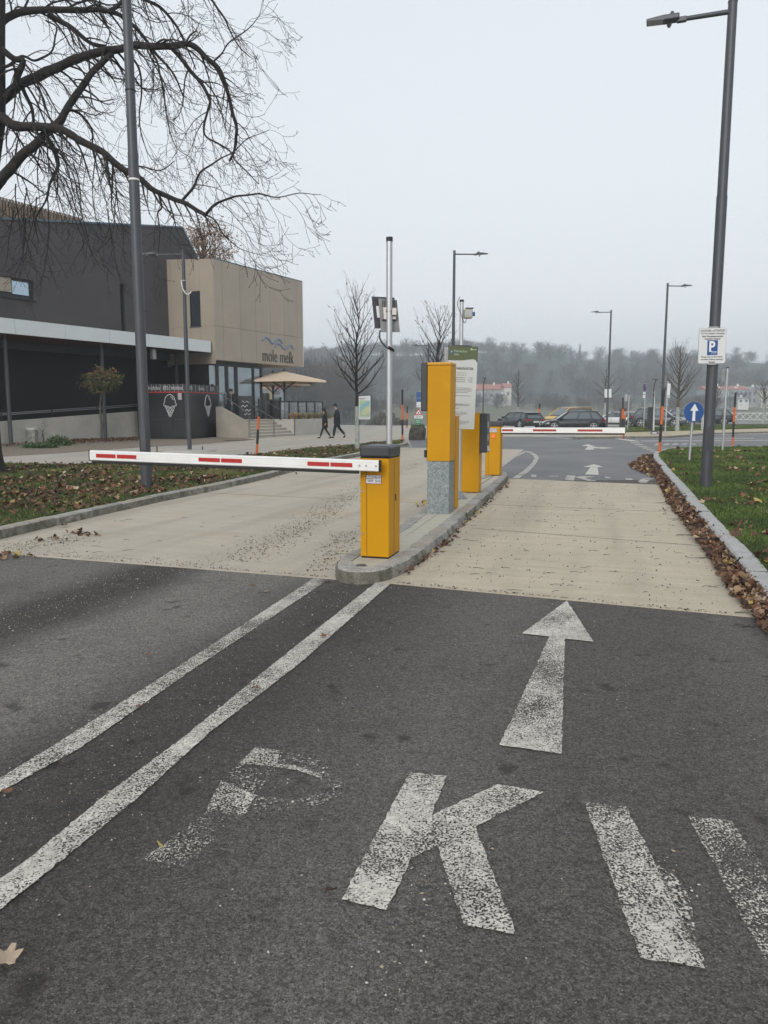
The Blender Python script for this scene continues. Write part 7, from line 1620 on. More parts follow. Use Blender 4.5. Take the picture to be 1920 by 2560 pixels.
mn = person(b, R(180 + 8), hm, 'bearded man in a dark suit and white shirt walking left while looking at his phone', walk_m, M_SUIT, M_SUIT, shirt=True)
Wm_ = WM[mn.name]; ph = Wm_ @ (Vector((.31, .01, 1.13)) * (hm / 1.78)); t = thing('smartphone', tuple(ph), 'dark smartphone in the hands of the walking man', 'phone'); part('case', t, lambda m: m.box(ph.x - .04, ph.x + .04, ph.y - .035, ph.y + .035, ph.z - .012, ph.z + .0, M_BLKP, bev=.004)); part('screen', t, lambda m: m.box(ph.x - .035, ph.x + .035, ph.y - .03, ph.y + .03, ph.z + .0005, ph.z + .003, M_CG))
b = G(813, 1096.5); hw_ = PY(818, 1020.5, b.y).z
person(b, R(180 + 8), hw_, 'woman with long dark hair in a black coat and skirt walking left beside the man', walk_w, M_COAT, M_COAT, shirt=True, hair='long', skirt=True)
down = dict(walk_m, chest=(.08, 0, 1.30), neck=(.13, 0, 1.46), head0=(.20, 0, 1.54), head1=(.24, 0, 1.60), face=(.8, 0, -.6), elL=(.05, .25, 1.12), wrL=(.16, .24, .92), haL=(.2, .24, .86), elR=(.0, -.24, 1.1), wrR=(.05, -.24, .88), haR=(.06, -.24, .82), shL=(.06, .18, 1.40), shR=(.06, -.18, 1.40), anL=(.16, .10, .08), toL=(.29, .10, .04), knR=(-.02, -.10, .50), anR=(-.16, -.10, .10), toR=(-.04, -.1, .04))
down.pop('beard')
yP = 41.2; pz = PY(588, 1000, yP); hp_ = PY(581, 969, yP).z - .93
person((pz.x, yP, .93), R(180 + 20), hp_, 'person in a bulky black jacket and cap bending forward at the entrance', down, M_COAT, M_COAT)
pz = PY(533, 1000, 42.3); person((pz.x, 42.3, .91), R(180), PY(532, 961, 42.3).z - .91, 'person in black almost hidden behind the right corner of the kiosk', dict(walk_w, face=(1, 0, -.2)), M_COAT, M_COAT)
# ================================================================ ACROSS THE RIVER
def terrain():
    nx, ny = 150, 44; xs = np.linspace(-620, 900, nx); vs = []
    ysv = list(np.linspace(0, 1, ny))
    def prof(x, t):
        # t 0: waterline 255 m ... 1: behind the ridge
        y = 255 + t * 520 + 18 * math.sin(x * .006)
        ridge = 34 + 4 * math.sin(x * .011 + 1.2) + 3 * math.sin(x * .031) - 3 * max(0, (x - 150) / 300)
        if x < -40: ridge += 0
        s_ = max(0, min(1, (t - .16) / .50)); s_ = s_ * s_ * (3 - 2 * s_)
        z = -2.9 + min(t / .02, 1) * 1.8 + min(1, t / .16) * 4.5 + ridge * s_ + mnoise.noise(Vector((x * .015, y * .015, 2))) * 5 * s_
        return (x, y, z)
    for t_ in ysv:
        for x in xs: vs.append(prof(x, t_))
    f = []; mi = []
    for j in range(ny - 1):
        for i in range(nx - 1):
            a = j * nx + i; f.append((a, a + 1, a + nx + 1, a + nx)); mi.append(0 if ysv[j] < .14 else 1)
    o = np_mesh('hills', np.array(vs), np.array(f), [M_BROWNF, M_HILL], np.array(mi), None, True); o['kind'] = 'structure'
    return prof
prof = terrain()
M_FTW = mat('far_twigs', (0.078, 0.070, 0.062), .9, var=.2, vscale=.05); M_FTW2 = mat('far_twigs_brown', (0.095, 0.070, 0.048), .9); M_FTW3 = mat('far_evergreen', (0.028, 0.045, 0.028), .9)
def far_tree_proto(H, W, seed, kind='round', n0=38, fine=3):
    r_ = random.Random(seed); tb = TB(); base = Vector((0, 0, 0))
    tb.tube([Vector((0, 0, -1)), Vector((.1, 0, H * .5)), Vector((0, .1, H * .9))], [H * .022, H * .014, .03], 4)
    for i in range(n0):
        f = (i + .5) / n0; z = H * (.18 + .72 * f); a = i * 2.4; el = .22 + .62 * f + (.75 if kind == 'column' else 0); d = Vector((math.cos(a) * math.cos(el), math.sin(a) * math.cos(el), math.sin(el)))
        L = (W * (.75 + .55 * math.sin(math.pi * min(1, f + .12))) * (1 - .35 * f) if kind != 'column' else W * 1.6 * (1 - .3 * f)) * r_.uniform(.75, 1.15); p = Vector((0, 0, z)); pts = [p]; 
        for k in range(4): d = (d + rvec(r_) * .18 + Vector((0, 0, .08))).normalized(); p = p + d * L / 4; pts.append(p)
        tb.tube(pts, [H * .008, H * .006, H * .004, H * .003, .03], 3)
        for k in range(7 * fine // 3 * 2):
            q = pts[r_.randrange(1, 5)]; d2 = (d + rvec(r_) * .8 + Vector((0, 0, .25))).normalized(); l2 = L * r_.uniform(.18, .42)
            m_ = q + d2 * l2 * .5 + rvec(r_) * .1; e = q + d2 * l2 + Vector((0, 0, l2 * .15)); w_ = rvec(r_) * .045; k0 = len(tb.v)
            tb.v += [tuple(q - w_), tuple(q + w_), tuple(m_ + w_), tuple(m_ - w_), tuple(e + w_ * .5), tuple(e - w_ * .5)]; tb.f += [(k0, k0 + 1, k0 + 2, k0 + 3), (k0 + 3, k0 + 2, k0 + 4, k0 + 5)]; tb.m += [0, 0]
            for _ in range(2):
                d3 = (d2 + rvec(r_) * .7).normalized(); e2 = m_ + d3 * l2 * .4; k0 = len(tb.v); tb.v += [tuple(m_ - w_ * .5), tuple(m_ + w_ * .5), tuple(e2 + w_ * .3), tuple(e2 - w_ * .3)]; tb.f.append((k0, k0 + 1, k0 + 2, k0 + 3)); tb.m.append(0)
    v = np.array(tb.v); f = np.array(tb.f); return v, f
protos = [far_tree_proto(12, 6.2, 1, n0=46), far_tree_proto(11, 6.6, 2, n0=46), far_tree_proto(13, 5.8, 3, n0=46), far_tree_proto(11, 5.2, 4, n0=46)]
def scatter(name, spots, mats, lab=None, cat=None, kind='stuff'):
    V_, F_, Mx = [], [], []; o_ = 0
    for (p, s_, rz, k, mi) in spots:
        v, f = protos[k]; c, q = math.cos(rz), math.sin(rz)
        w_ = np.stack([(v[:, 0] * c - v[:, 1] * q) * s_ + p[0], (v[:, 0] * q + v[:, 1] * c) * s_ + p[1], v[:, 2] * s_ + p[2]], 1); V_.append(w_); F_.append(f + o_); o_ += len(v); Mx.append(np.full(len(f), mi))
    o = np_mesh(name, np.concatenate(V_), np.concatenate(F_), mats, np.concatenate(Mx)); tag(o, lab, cat, kind=kind); return o
r_ = random.Random(77)
def ter_z(x, y):
    lo, hi = 0.0, 1.0
    for _ in range(18):
        m_ = (lo + hi) / 2
        if prof(x, m_)[1] < y: lo = m_
        else: hi = m_
    return prof(x, lo)[2]
spots = []
for i in range(560):        # the wooded slope
    t_ = r_.uniform(.20, .66); x = r_.uniform(-60, 480); p = prof(x, t_); 
    if abs(x / p[1]) > .56 and x > 0: continue
    spots.append((p, r_.uniform(.55, .95), r_.uniform(0, 6), r_.randrange(4), r_.choice((0, 0, 1))))
scatter('wooded_slope', spots, [M_FTW, M_FTW2], 'hazy leafless woodland covering the slope across the river', 'woodland')
spots = []
for i in range(190):        # the ridge line
    x = -70 + i * 2.9 + r_.uniform(-1, 1); p = prof(x, .67); k = mnoise.noise(Vector((x * .05, 0, 0)))
    spots.append(((p[0], p[1], p[2] - 1), .60 + .35 * abs(k) + r_.uniform(-.1, .12), r_.uniform(0, 6), r_.randrange(4), 0))
scatter('ridge_trees', spots, [M_FTW, M_FTW2], 'row of bare trees along the hazy ridge', 'woodland')
spots = []
for i in range(150):        # taller wood on the near left bank of the river
    u = r_.uniform(600, 905); Y = r_.uniform(225, 330); x = PY(u, 1000, Y).x; s_ = r_.uniform(1.05, 1.4) * (1.0 if u < 850 else .75)
    spots.append(((x, Y, -1.5), s_, r_.uniform(0, 6), r_.randrange(4), r_.choice((0, 0, 1))))
scatter('riverside_wood', spots, [M_FTW, M_FTW2], 'tall hazy bare wood on the river bank left of the bare young tree', 'woodland')
spots = []
for i in range(130):        # scrub along the far bank
    u = r_.uniform(880, 1960); Y = r_.uniform(262, 330); x = PY(u, 1000, Y).x
    if 1190 < u < 1300 or 1750 < u < 1940: Y = r_.uniform(300, 340)
    spots.append(((x, Y, ter_z(x, Y) - .5), r_.uniform(.28, .55), r_.uniform(0, 6), r_.randrange(4), r_.choice((0, 1, 1))))
scatter('bank_scrub', spots, [M_FTW, M_FTW2], 'brownish scrub along the far river bank', 'scrub')
# single trees that stand out on the ridge
def ridge_tree(u, v_top, Hs, k, lab, mt=None, proto=None):
    lo = prof(PY(u, 900, 600).x, .66); x = PY(u, 900, lo[1]).x; p = prof(x, .66); top = PY(u, v_top, p[1]).z; v, f = proto or protos[k]; h = v[:, 2].max(); s_ = (top - p[2]) / h; w_ = s_ * Hs
    t = thing('ridge_tree', (x, p[1], p[2]), lab, 'tree'); vv = np.stack([v[:, 0] * w_, v[:, 1] * w_, v[:, 2] * s_], 1); o = np_mesh('crown', vv, f, [mt or M_FTW], None, t)
ridge_tree(1279, 862, 1.25, 1, 'broad round bare tree standing clear on the ridge above the dark estate car')
ridge_tree(1449, 857, .9, 0, 'dense poplar-like column of a tree on the ridge left of the distant lamp post', proto=far_tree_proto(16, 2.6, 9, 'column', n0=60))
ridge_tree(1366, 866, 1.15, 2, 'rounded bare tree on the ridge above the yellow van')
ridge_tree(1316, 869, 1.0, 0, 'bushy bare tree just right of the broad round ridge tree')
ridge_tree(1240, 878, .8, 3, 'dark stumpy tree left of the broad round ridge tree')
# houses across the river
H_W = [mat('house_cream', (0.55, 0.52, 0.45), .9), mat('house_white', (0.62, 0.62, 0.60), .9), mat('house_grey', (0.36, 0.37, 0.38), .9), mat('house_yellow', (0.55, 0.40, 0.16), .9)]
H_R = [mat('roof_red', (0.36, 0.15, 0.11), .9), mat('roof_grey', (0.25, 0.24, 0.24), .9)]; H_G = mat('house_window', (0.10, 0.12, 0.14), .3)
def house(u0, u1, v0, v1, vr, Y, lab, wall=0, roof=0, nw=3, rows=1, dep=9, skylights=()):
    c0, c1 = PY(u0, v0, Y), PY(u1, v0, Y); zt_, zr = PY(u0, v1, Y).z, PY(u0, vr, Y).z; z0 = c0.z - 2.5; t = thing('riverside_house', ((c0.x + c1.x) / 2, Y, z0), lab, 'house', 'houses across the river'); W_ = c1.x - c0.x
    part('wall', t, lambda m: m.box(c0.x, c1.x, Y, Y + dep, z0, zt_, H_W[wall]))
    part('roof', t, lambda m: m.solid([(c0.x - .4, Y - .5, zt_), (c0.x - .4, Y + dep / 2, zr), (c0.x - .4, Y + dep + .5, zt_)], (W_ + .8, 0, 0), H_R[roof]))
    for j in range(rows):
        z = z0 + 2.5 + (zt_ - c0.z) * (j + .5) / rows; hh = min(.75, (zt_ - c0.z) / rows * .28)
        for i in range(nw):
            x = c0.x + W_ * (i + .5) / nw; part('window', t, lambda m: m.box(x - .5, x + .5, Y - .06, Y - .01, z - hh, z + hh, H_G))
    part('chimney', t, lambda m: m.box(c0.x + W_ * .6, c0.x + W_ * .6 + .7, Y + dep * .4, Y + dep * .5, zr - 1, zr + .8, H_W[1]))
    for x in skylights: part('skylight', t, lambda m: m.solid([(c0.x + W_ * x, Y - .5 + .3 * dep / 2, zt_ + (zr - zt_) * .3 + .08), (c0.x + W_ * (x + .12), Y - .5 + .3 * dep / 2, zt_ + (zr - zt_) * .3 + .08), (c0.x + W_ * (x + .12), Y - .5 + .75 * dep / 2, zt_ + (zr - zt_) * .72 + .08), (c0.x + W_ * x, Y - .5 + .75 * dep / 2, zt_ + (zr - zt_) * .72 + .08)], (0, 0, .05), H_W[1]))
house(1192, 1264, 1002, 974, 960, 335, 'long low house with a reddish roof across the river, above the far barrier', 2, 0, 5)
house(1261, 1278, 1000, 968, 957, 328, 'pale house with a tall window at the right end of the reddish roof', 0, 0, 1)
house(1249, 1262, 1006, 990, 985, 322, 'small white house in front of the long reddish roof', 1, 1, 1)
house(1762, 1822, 1012, 974, 964, 318, 'house with red roof and two skylights just right of the lamp post', 2, 0, 4, 2, skylights=(.3, .6))
house(1824, 1868, 1010, 974, 964, 320, 'middle terraced house with red roof between its two neighbours on the right bank', 2, 0, 4, 2, skylights=(.35,))
house(1868, 1902, 1010, 975, 966, 322, 'terraced house with a grey roof left of the last house on the right bank', 2, 1, 3, 2)
house(1902, 1960, 1012, 974, 963, 318, 'last house at the right edge of the picture across the river', 0, 1, 4, 2)
house(1845, 1872, 1008, 997, 992, 300, 'low white boathouse below the terraced houses', 1, 1, 2)
house(640, 672, 1010, 966, 948, 190, 'yellow and white house with red roof seen below the parasols', 3, 0, 3, 2)
house(672, 700, 1008, 972, 955, 196, 'grey house with white balconies seen between the parasol poles', 2, 0, 3, 2)
b = G(700, 1046); t = thing('green_plate_sign', (PY(700, 1000, 56).x, 56, 0), 'small green and white sign behind the terrace between the parasol poles', 'sign'); part('board', t, lambda m: m.solid([PY(697, 993, 56), PY(704, 993, 56), PY(704, 1009, 56), PY(697, 1009, 56)], (0, .03, 0), mat('plate_green', (0.02, 0.20, 0.08), .5))); part('post', t, lambda m: m.tube([(PY(700, 1000, 56).x, 56.05, 0), PY(700, 1000, 56.05)], .04, M_ALU, 6))
# ================================================================ GRASS, LEAVES, GRIT
rs = np.random.RandomState(3)
def inside(poly, pts):
    P = np.array([tuple(q)[:2] for q in poly]); x, y = pts[:, 0], pts[:, 1]; res = np.zeros(len(pts), bool); j = len(P) - 1
    for i in range(len(P)):
        xi, yi, xj, yj = *P[i], *P[j]; c = ((yi > y) != (yj > y)) & (x < (xj - xi) * (y - yi) / (yj - yi + 1e-12) + xi); res ^= c; j = i
    return res
def spread(poly, n, near=5.0, far=60.0, power=1.6, fov=.62):
    """random spots in a lawn, denser close to the road"""
    out = []; tot = 0
    while tot < n:
        k = n * 3; d = near * (far / near) ** rs.rand(k) if power else rs.uniform(near, far, k)
        d = (near ** (2 - power) + rs.rand(k) * (far ** (2 - power) - near ** (2 - power))) ** (1 / (2 - power)); a = rs.uniform(-fov, fov, k)
        p = np.stack([np.sin(a) * d, np.cos(a) * d], 1); p = p[inside(poly, p)]; out.append(p); tot += len(p)
        if len(p) == 0: break
    return np.concatenate(out)[:n]
def grass(name, poly, n, z, near, far, hmin, hmax, mats, lab, wts=None):
    p = spread(poly, n, near, far); n = len(p); d = np.hypot(p[:, 0], p[:, 1]); a = rs.rand(n) * 6.283; h = rs.uniform(hmin, hmax, n); w_ = np.clip(.0016 + d * .00042, .003, .016)
    patch = np.array([mnoise.noise(Vector((q[0] * .9, q[1] * .9, 4))) for q in p]); h *= 1 + .5 * patch
    lean = rs.uniform(.1, .8, n) * h; la = rs.rand(n) * 6.283
    b = np.stack([p[:, 0], p[:, 1], np.full(n, z)], 1); s_ = np.stack([np.cos(a) * w_, np.sin(a) * w_, np.zeros(n)], 1)
    m_ = b + np.stack([np.cos(la) * lean * .35, np.sin(la) * lean * .35, h * .6], 1); t_ = b + np.stack([np.cos(la) * lean, np.sin(la) * lean, h * .95], 1)
    v = np.stack([b - s_, b + s_, m_ + s_ * .7, m_ - s_ * .7, t_ + s_ * .15, t_ - s_ * .15], 1).reshape(-1, 3)
    base = (np.arange(n) * 6)[:, None]; f = np.concatenate([base + np.array([0, 1, 2, 3]), base + np.array([3, 2, 4, 5])])
    mi = np.clip((patch * 2.2 + 1.2 + rs.randn(n) * .7).astype(int), 0, len(mats) - 1); mi = np.concatenate([mi, mi])
    o = np_mesh(name, v, f, mats, mi); tag(o, lab, 'grass', kind='stuff')
MG = [mat('grass_deep', (0.048, 0.078, 0.016), .8), mat('grass_mid', (0.085, 0.135, 0.026), .8), mat('grass_fresh', (0.14, 0.195, 0.042), .8), mat('grass_straw', (0.20, 0.18, 0.07), .8)]
grass('grass', LWN_R, 120000, .095, 5.0, 40, .025, .065, MG, 'short green lawn grass right of the driveway')
grass('grass', LWN_L, 80000, .085, 8.0, 42, .02, .055, MG[:2] + [MG[3]], 'short grass of the left lawn between fallen leaves')
vgp = [tuple(q) for q in vg + vg2]
p_ = None
grass('grass', vgp, 9000, .13, 44, 66, .05, .12, MG, 'strip of grass on the verge before the car park')
# leaves
ML = [mat('leaf_brown', (0.105, 0.055, 0.032), .8, var=.3, vscale=9), mat('leaf_rust', (0.155, 0.068, 0.034), .75, var=.3, vscale=9), mat('leaf_tan', (0.26, 0.165, 0.095), .75, var=.25, vscale=9), mat('leaf_dark', (0.045, 0.026, 0.018), .85), mat('leaf_pale', (0.40, 0.31, 0.22), .75), mat('leaf_yellow', (0.36, 0.27, 0.08), .75)]
def leaf_proto(seed, lobes=5):
    r_ = random.Random(seed); n = lobes * 4; out = []
    for i in range(n):
        a = 2 * math.pi * i / n; f = abs(math.sin(a * lobes / 2 + .3)) ; rr = .5 * (.50 + .5 * f) * (1.15 if abs(a - math.pi / 2) < .6 else 1) * r_.uniform(.88, 1.1)
        if lobes == 1: rr = .5 * (.35 + .65 * abs(math.sin(a)) ** 1.3)
        out.append((math.cos(a) * rr * (.9 if lobes > 1 else .55), math.sin(a) * rr))
    cx, cy = r_.uniform(.5, 1.6), r_.uniform(.3, 1.2); tw = r_.uniform(-.6, .6)
    Z = lambda x, y: cx * x * x + cy * y * y * (1 if seed % 2 else -.2) + tw * x * y
    vs = [(0, 0, 0)] + [(x * .52, y * .52, Z(x, y) * .35) for x, y in out[::2]] + [(x, y, Z(x, y) + r_.uniform(-.03, .03)) for x, y in out]
    h = n // 2; f = []
    for i in range(h): f.append((0, 1 + i, 1 + (i + 1) % h))
    for i in range(n):
        a0 = 1 + (i // 2) % h; a1 = 1 + ((i + 1) // 2) % h; o0, o1 = 1 + h + i, 1 + h + (i + 1) % n
        f.append((a0, o0, o1))
        if a0 != a1: f.append((a0, o1, a1))
    return np.array(vs), np.array(f)
LPR = [leaf_proto(s_, l) for s_, l in ((1, 5), (2, 3), (3, 1), (4, 5), (5, 1), (6, 3))]
def leaf_field(name, pts, zs, sizes, lab, tilt=.5, wts=(.3, .25, .2, .15, .07, .03), kind='stuff'):
    V_, F_, M_ = [], [], []; o_ = 0; mi = rs.choice(len(ML), len(pts), p=wts)
    for i, (p, z, s_) in enumerate(zip(pts, zs, sizes)):
        v, f = LPR[rs.randint(len(LPR))]; E_ = np.array(Euler((rs.randn() * tilt, rs.randn() * tilt, rs.rand() * 6.28)).to_matrix()); w_ = v @ E_.T * s_; w_[:, 2] -= w_[:, 2].min() * .9; w_ += (p[0], p[1], z); V_.append(w_); F_.append(f + o_); M_.append(np.full(len(f), mi[i])); o_ += len(v)
    o = np_mesh(name, np.concatenate(V_), np.concatenate(F_), ML, np.concatenate(M_)); tag(o, lab, 'leaves', kind=kind); return o
# left lawn: thick layer in patches
p = spread(LWN_L, 9000, 8.0, 36, 1.7); k = np.array([mnoise.noise(Vector((q[0] * .55, q[1] * .55, 1))) for q in p]) + rs.randn(len(p)) * .25
edge = np.array([min((Vector(q) - c).length for c in LKo) for q in p]); p = p[(k > -.16) & (edge + rs.rand(len(p)) * .9 > 1.0)]
leaf_field('lawn_leaves', p, np.full(len(p), .10) + rs.rand(len(p)) * .03, rs.uniform(.06, .125, len(p)), 'dense brown leaf litter lying on the left lawn', .35, (.36, .26, .12, .20, .04, .02))
p = spread(LWN_R, 2600, 5.0, 36, 1.6); k = np.array([mnoise.noise(Vector((q[0] * .8, q[1] * .8, 8))) for q in p]) + rs.randn(len(p)) * .18; p = p[k > .12]
leaf_field('lawn_leaves', p, np.full(len(p), .11) + rs.rand(len(p)) * .03, rs.uniform(.07, .14, len(p)), 'scattered brown and yellow leaves on the right lawn', .5, (.30, .18, .24, .12, .08, .08))
# drift along the right kerb
DR = [G(u, v).xy for u, v in ((1636, 1143), (1611, 1140), (1572, 1161), (1579, 1173), (1620, 1190), (1642, 1201), (1668, 1259), (1700, 1300), (1729, 1340), (1773, 1398), (1816, 1470), (1874, 1535), (1903, 1572), (1970, 1640), (2090, 1700), (2030, 1600), (1990, 1563), (1922, 1498), (1874, 1446), (1813, 1368), (1755, 1300), (1723, 1263), (1686, 1215), (1663, 1188), (1642, 1158))]
p = spread(DR, 6500, 4.0, 34, 1.3); p = p[np.array([min(math.hypot(q[0] - c.x, q[1] - c.y) for c in RKo[2:]) < 9 for q in p])]; 
dk = np.array([min((Vector(q) - c).length for c in RKo) for q in p])
RKs = smooth_path([Vector((q.x, q.y, 0)) for q in RKo], 8)
dk = np.array([min(math.hypot(q[0] - c.x, q[1] - c.y) for c in RKs) for q in p])
zz = .006 + np.clip(.085 - dk * .18, .0, .08) * rs.rand(len(p)); sz = rs.uniform(.040, .105, len(p)); dist = np.hypot(p[:, 0], p[:, 1]); vis = np.abs(p[:, 0] / p[:, 1]) < .51
order = np.argsort(np.where(vis, dist, 99)); first = order[::2][:230]; mask = np.ones(len(p), bool); mask[first] = False
leaf_field('leaf_drift', p[mask], zz[mask], sz[mask], 'deep drift of dry brown leaves along the right kerb', .45, (.34, .20, .17, .24, .04, .01))
lmesh = {}
def single_leaf(pt, z, s_, mi, lab, group=None, tilt=.5, pr=None):
    pr = rs.randint(len(LPR)) if pr is None else pr
    if (pr, mi) not in lmesh:
        v, f = LPR[pr]; me = bpy.data.meshes.new('fallen_leaf'); me.from_pydata([tuple(q) for q in v], [], [tuple(int(i) for i in q) for q in f]); me.materials.append(ML[mi]); me.update(); lmesh[(pr, mi)] = me
    o = bpy.data.objects.new('fallen_leaf', lmesh[(pr, mi)]); col.objects.link(o); o.scale = (s_, s_, s_); o.rotation_euler = (rs.randn() * tilt, rs.randn() * tilt, rs.rand() * 6.28); o.location = (pt[0], pt[1], z + s_ * .12); tag(o, lab, 'leaf', group); return o
for i in first: single_leaf(p[i], zz[i] + .01, sz[i] * 1.05, rs.choice(6, p=(.24, .26, .27, .10, .11, .02)), 'dry curled brown leaf in the drift along the right kerb', 'loose leaves of the drift along the right kerb', .55)
for (u, v, s_, mi, lab, pr) in ((20, 2412, .085, 4, 'large tan maple leaf at the lower left edge of the asphalt', 0), (17, 1988, .055, 1, 'rusty brown leaf on the left end of the worn lane line', 1), (810, 1597, .055, 1, 'reddish leaf lying on the right-hand lane line, upper of two', 0), (640, 1727, .05, 1, 'reddish leaf lying on the right-hand lane line, lower of two', 3), (370, 1643, .05, 1, 'orange leaf on the pale wheel track left of the lane lines', 1), (668, 1483, .06, 2, 'pale curled leaf near the slab edge above the left lane line', 1),
        (634, 1470, .06, 1, 'brown leaf just left of the pale curled leaf near the slab edge', 0), (347, 1773, .04, 1, 'small rusty leaf touching the left lane line', 3), (402, 2127, .06, 5, 'narrow yellow willow leaf on the faded letter P', 2), (1148, 1803, .035, 0, 'small dark brown leaf between the arrow and the letter K', 2), (160, 1319, .12, 1, 'big rust coloured leaf at the foot of the left kerb', 0), (249, 1288, .09, 1, 'rust coloured leaf leaning against the left kerb, further along', 3), (465, 1660, .05, 3, 'dark reddish leaf on the middle of the left lane line', 2), (825, 2240, .05, 3, 'dark crumpled leaf left of the foot of the letter K', 1)):
    g_ = G(u, v); single_leaf(g_, .014, s_, mi, lab, None, .15, pr)
def line_pts(a, b, n, w_):
    a, b = G(*a), G(*b); t_ = rs.rand(n); d = (b - a).normalized(); nn = Vector((-d.y, d.x, 0)); o_ = rs.randn(n) * w_
    return np.stack([a.x + (b.x - a.x) * t_ + nn.x * o_, a.y + (b.y - a.y) * t_ + nn.y * o_], 1)
q = np.concatenate([line_pts((1000, 1440), (1090, 1382), 26, .04), line_pts((1085, 1385), (1130, 1338), 55, .04), line_pts((1130, 1338), (1180, 1294), 26, .04), line_pts((1180, 1294), (1270, 1206), 60, .04), line_pts((190, 1340), (225, 1335), 34, .12), line_pts((0, 1400), (60, 1385), 30, .15), line_pts((1040, 1272), (1070, 1255), 18, .08), line_pts((90, 1352), (160, 1345), 14, .1), line_pts((1655, 1270), (1680, 1295), 10, .12), line_pts((400, 1245), (760, 1183), 26, .10)])
leaf_field('loose_leaves', q, np.full(len(q), .008), rs.uniform(.04, .09, len(q)), 'small clusters of brown leaves along the island kerb and the left slab', .5, (.35, .25, .12, .22, .04, .02))
q = np.concatenate([line_pts((0, 1118), (350, 1103), 500, .25), line_pts((180, 1106), (345, 1100), 900, .18)]); leaf_field('bed_leaves', q, .02 + rs.rand(len(q)) * .1, rs.uniform(.06, .12, len(q)), 'red brown leaf mulch in the bed before the ramp wall', .6, (.45, .30, .05, .20, .0, .0))
# grit and pebbles on the road and slabs
def grit(name, pts, smin, smax, mats, wts, lab, z=.002):
    n = len(pts); base = np.array([(1, 0, 0), (0, 1, 0), (-1, 0, 0), (0, -1, 0), (0, 0, .8), (0, 0, -.6)], float); tri = np.array([(0, 1, 4), (1, 2, 4), (2, 3, 4), (3, 0, 4), (1, 0, 5), (2, 1, 5), (3, 2, 5), (0, 3, 5)])
    s_ = rs.uniform(0, 1, n) ** 2.2 * (smax - smin) + smin; a = rs.rand(n) * 6.28; sc_ = rs.uniform(.6, 1.3, (n, 1, 3)); v = base[None] * s_[:, None, None] * sc_ * (1 + .25 * rs.randn(n, 6, 1)); c, q = np.cos(a)[:, None], np.sin(a)[:, None]
    x = v[..., 0] * c - v[..., 1] * q; y = v[..., 0] * q + v[..., 1] * c; v = np.stack([x + pts[:, :1], y + pts[:, 1:2], v[..., 2] + z + s_[:, None] * .4], 2).reshape(-1, 3)
    f = (tri[None] + (np.arange(n) * 6)[:, None, None]).reshape(-1, 3); mi = np.repeat(rs.choice(len(mats), n, p=wts), 8); o = np_mesh(name, v, f, mats, mi); tag(o, lab, 'grit', kind='stuff'); return o
MP = [mat('pebble_white', (0.52, 0.50, 0.46), .8), mat('pebble_tan', (0.36, 0.29, 0.19), .8), mat('pebble_grey', (0.20, 0.19, 0.18), .8), mat('crumb_dark', (0.055, 0.042, 0.032), .9)]
Lp = lambda r_, y: np.stack([LX.x * r_ + LY.x * y, LX.y * r_ + LY.y * y], 1)
n = 5200; y = rs.uniform(1.0, 8.6, n); q1 = Lp(-4.15 + rs.randn(n) * .28, y)
n = 2600; y = rs.uniform(1.0, 8.2, n); q2 = Lp(-2.15 + rs.randn(n) * .32, y)
n = 1500; y = rs.uniform(.6, 7.6, n); q3 = Lp(rs.uniform(-2, 2.4, n), y)
q = np.concatenate([q1, q2, q3]); ok = np.array([(Vector((t_[0], t_[1])) - A_front[2].xy).dot(Vector((.0, 1))) < -.02 - .0 * t_[0] or t_[1] < 5.2 for t_ in q])
fr = np.interp(q[:, 0], [a_.x for a_ in A_front], [a_.y for a_ in A_front]); q = q[q[:, 1] < fr - .03]
grit('road_grit', q, .0012, .0052, MP, (.36, .22, .34, .08), 'pale grit and small pebbles scattered over the dark asphalt')
q = np.concatenate([line_pts((640, 1440), (880, 1340), 90, .05), line_pts((1250, 2130), (1000, 2260), 60, .12), line_pts((1640, 2130), (1790, 2230), 30, .1), line_pts((900, 2360), (1060, 2420), 40, .12)])
fr = np.interp(q[:, 0], [a_.x for a_ in A_front], [a_.y for a_ in A_front]); q = q[q[:, 1] < fr - .03]
grit('road_pebbles', q, .002, .0065, MP, (.5, .35, .12, .03), 'larger pale pebbles around the painted letters')
q = np.concatenate([line_pts((600, 1405), (880, 1240), 3200, .16), line_pts((860, 1240), (1040, 1160), 1700, .2), line_pts((800, 1430), (870, 1330), 900, .10), line_pts((0, 1375), (200, 1345), 900, .2), line_pts((100, 1385), (600, 1425), 500, .15), line_pts((0, 1383), (820, 1444), 700, .03), line_pts((990, 1458), (1850, 1539), 650, .03)])
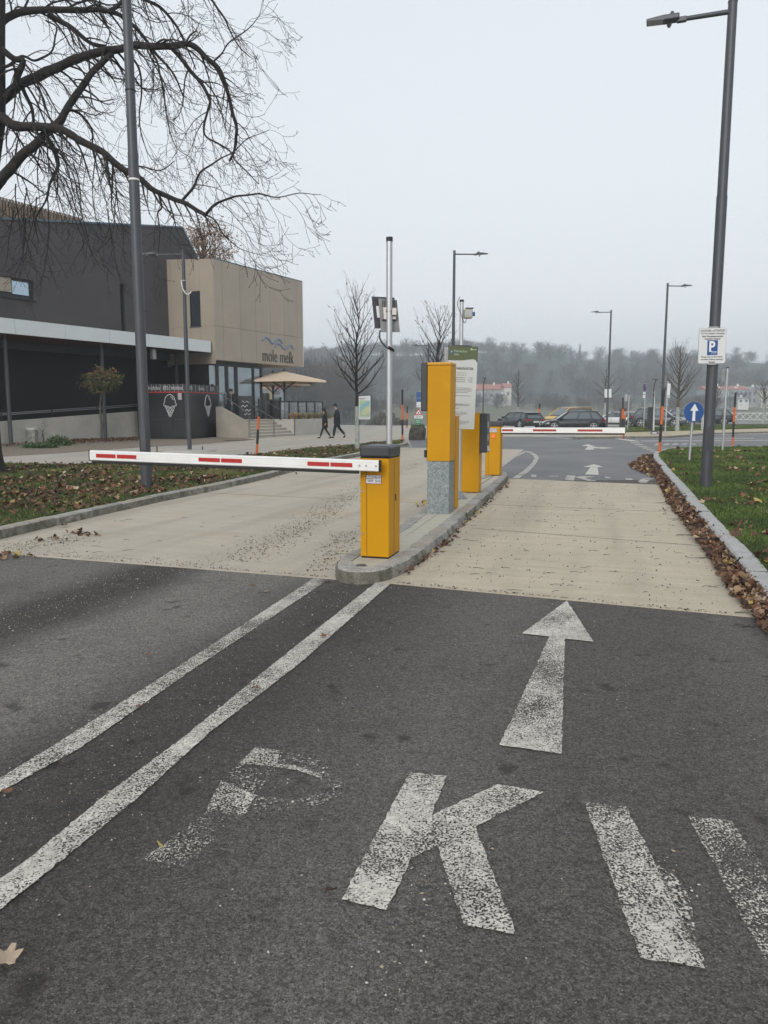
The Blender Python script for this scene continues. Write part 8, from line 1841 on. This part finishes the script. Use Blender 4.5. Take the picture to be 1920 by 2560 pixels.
back = np.interp(q[:, 0], [a_.x for a_ in A_front], [a_.y for a_ in A_front]); q = q[(q[:, 1] > back + .02) & ~inside(ISL, q)]
grit('slab_grit', q, .002, .010, MP, (.08, .24, .30, .38), 'brown grit and plant crumbs swept into bands on the left concrete lane', .005)
rp = [G(1000, 1440), G(1845, 1530), G(1650, 1215), G(1285, 1200)]; q = spread([c.xy for c in rp], 1100, 6, 17, 1.6)
grit('slab_grit', q, .002, .011, MP, (.02, .08, .2, .7), 'dark crumbs dotted over the right concrete lane', .005)
tb = TB(); r_ = random.Random(61)
for k in range(150):
    if k < 60: g_ = G(r_.uniform(1090, 1700), r_.uniform(1215, 1480), .01)
    elif k < 110: g_ = G(r_.uniform(1720, 1800), 0, .0) if False else Vector((*DR[r_.randrange(5, 14)], .012)) + Vector((-r_.uniform(.0, .25), 0, 0))
    else: g_ = G(r_.uniform(30, 900), r_.uniform(1290, 1400), .01)
    if inside(ISL, np.array([[g_.x, g_.y]]))[0]: continue
    a = r_.uniform(-.6, .6); l = r_.uniform(.03, .13); tb.tube([g_, g_ + Vector((math.cos(a) * l * .5, math.sin(a) * l * .5 + .01, .004)), g_ + Vector((math.cos(a) * l, math.sin(a) * l, 0))], [.0022, .002, .0012], 3)
o = tb.build('fallen_twigs', [M_TWIG]); tag(o, 'thin dark fallen twigs scattered over the concrete lanes', 'twigs', kind='stuff')
# ================================================================ HAZE
hm_ = bpy.data.materials.new('haze'); hm_.use_nodes = True; hnt = hm_.node_tree; hnt.nodes.clear()
ho = hnt.nodes.new('ShaderNodeOutputMaterial'); hv = hnt.nodes.new('ShaderNodeVolumePrincipled'); hv.inputs['Color'].default_value = (0.86, 0.94, 1.0, 1); hv.inputs['Density'].default_value = 0.00092; hv.inputs['Anisotropy'].default_value = 0.2
hnt.links.new(hv.outputs[0], ho.inputs['Volume'])
m = MB(); m.box(-960, 960, -32, 830, -4.6, 64, hm_); o = m.build('haze'); o['kind'] = 'stuff'; o.display_type = 'WIRE'
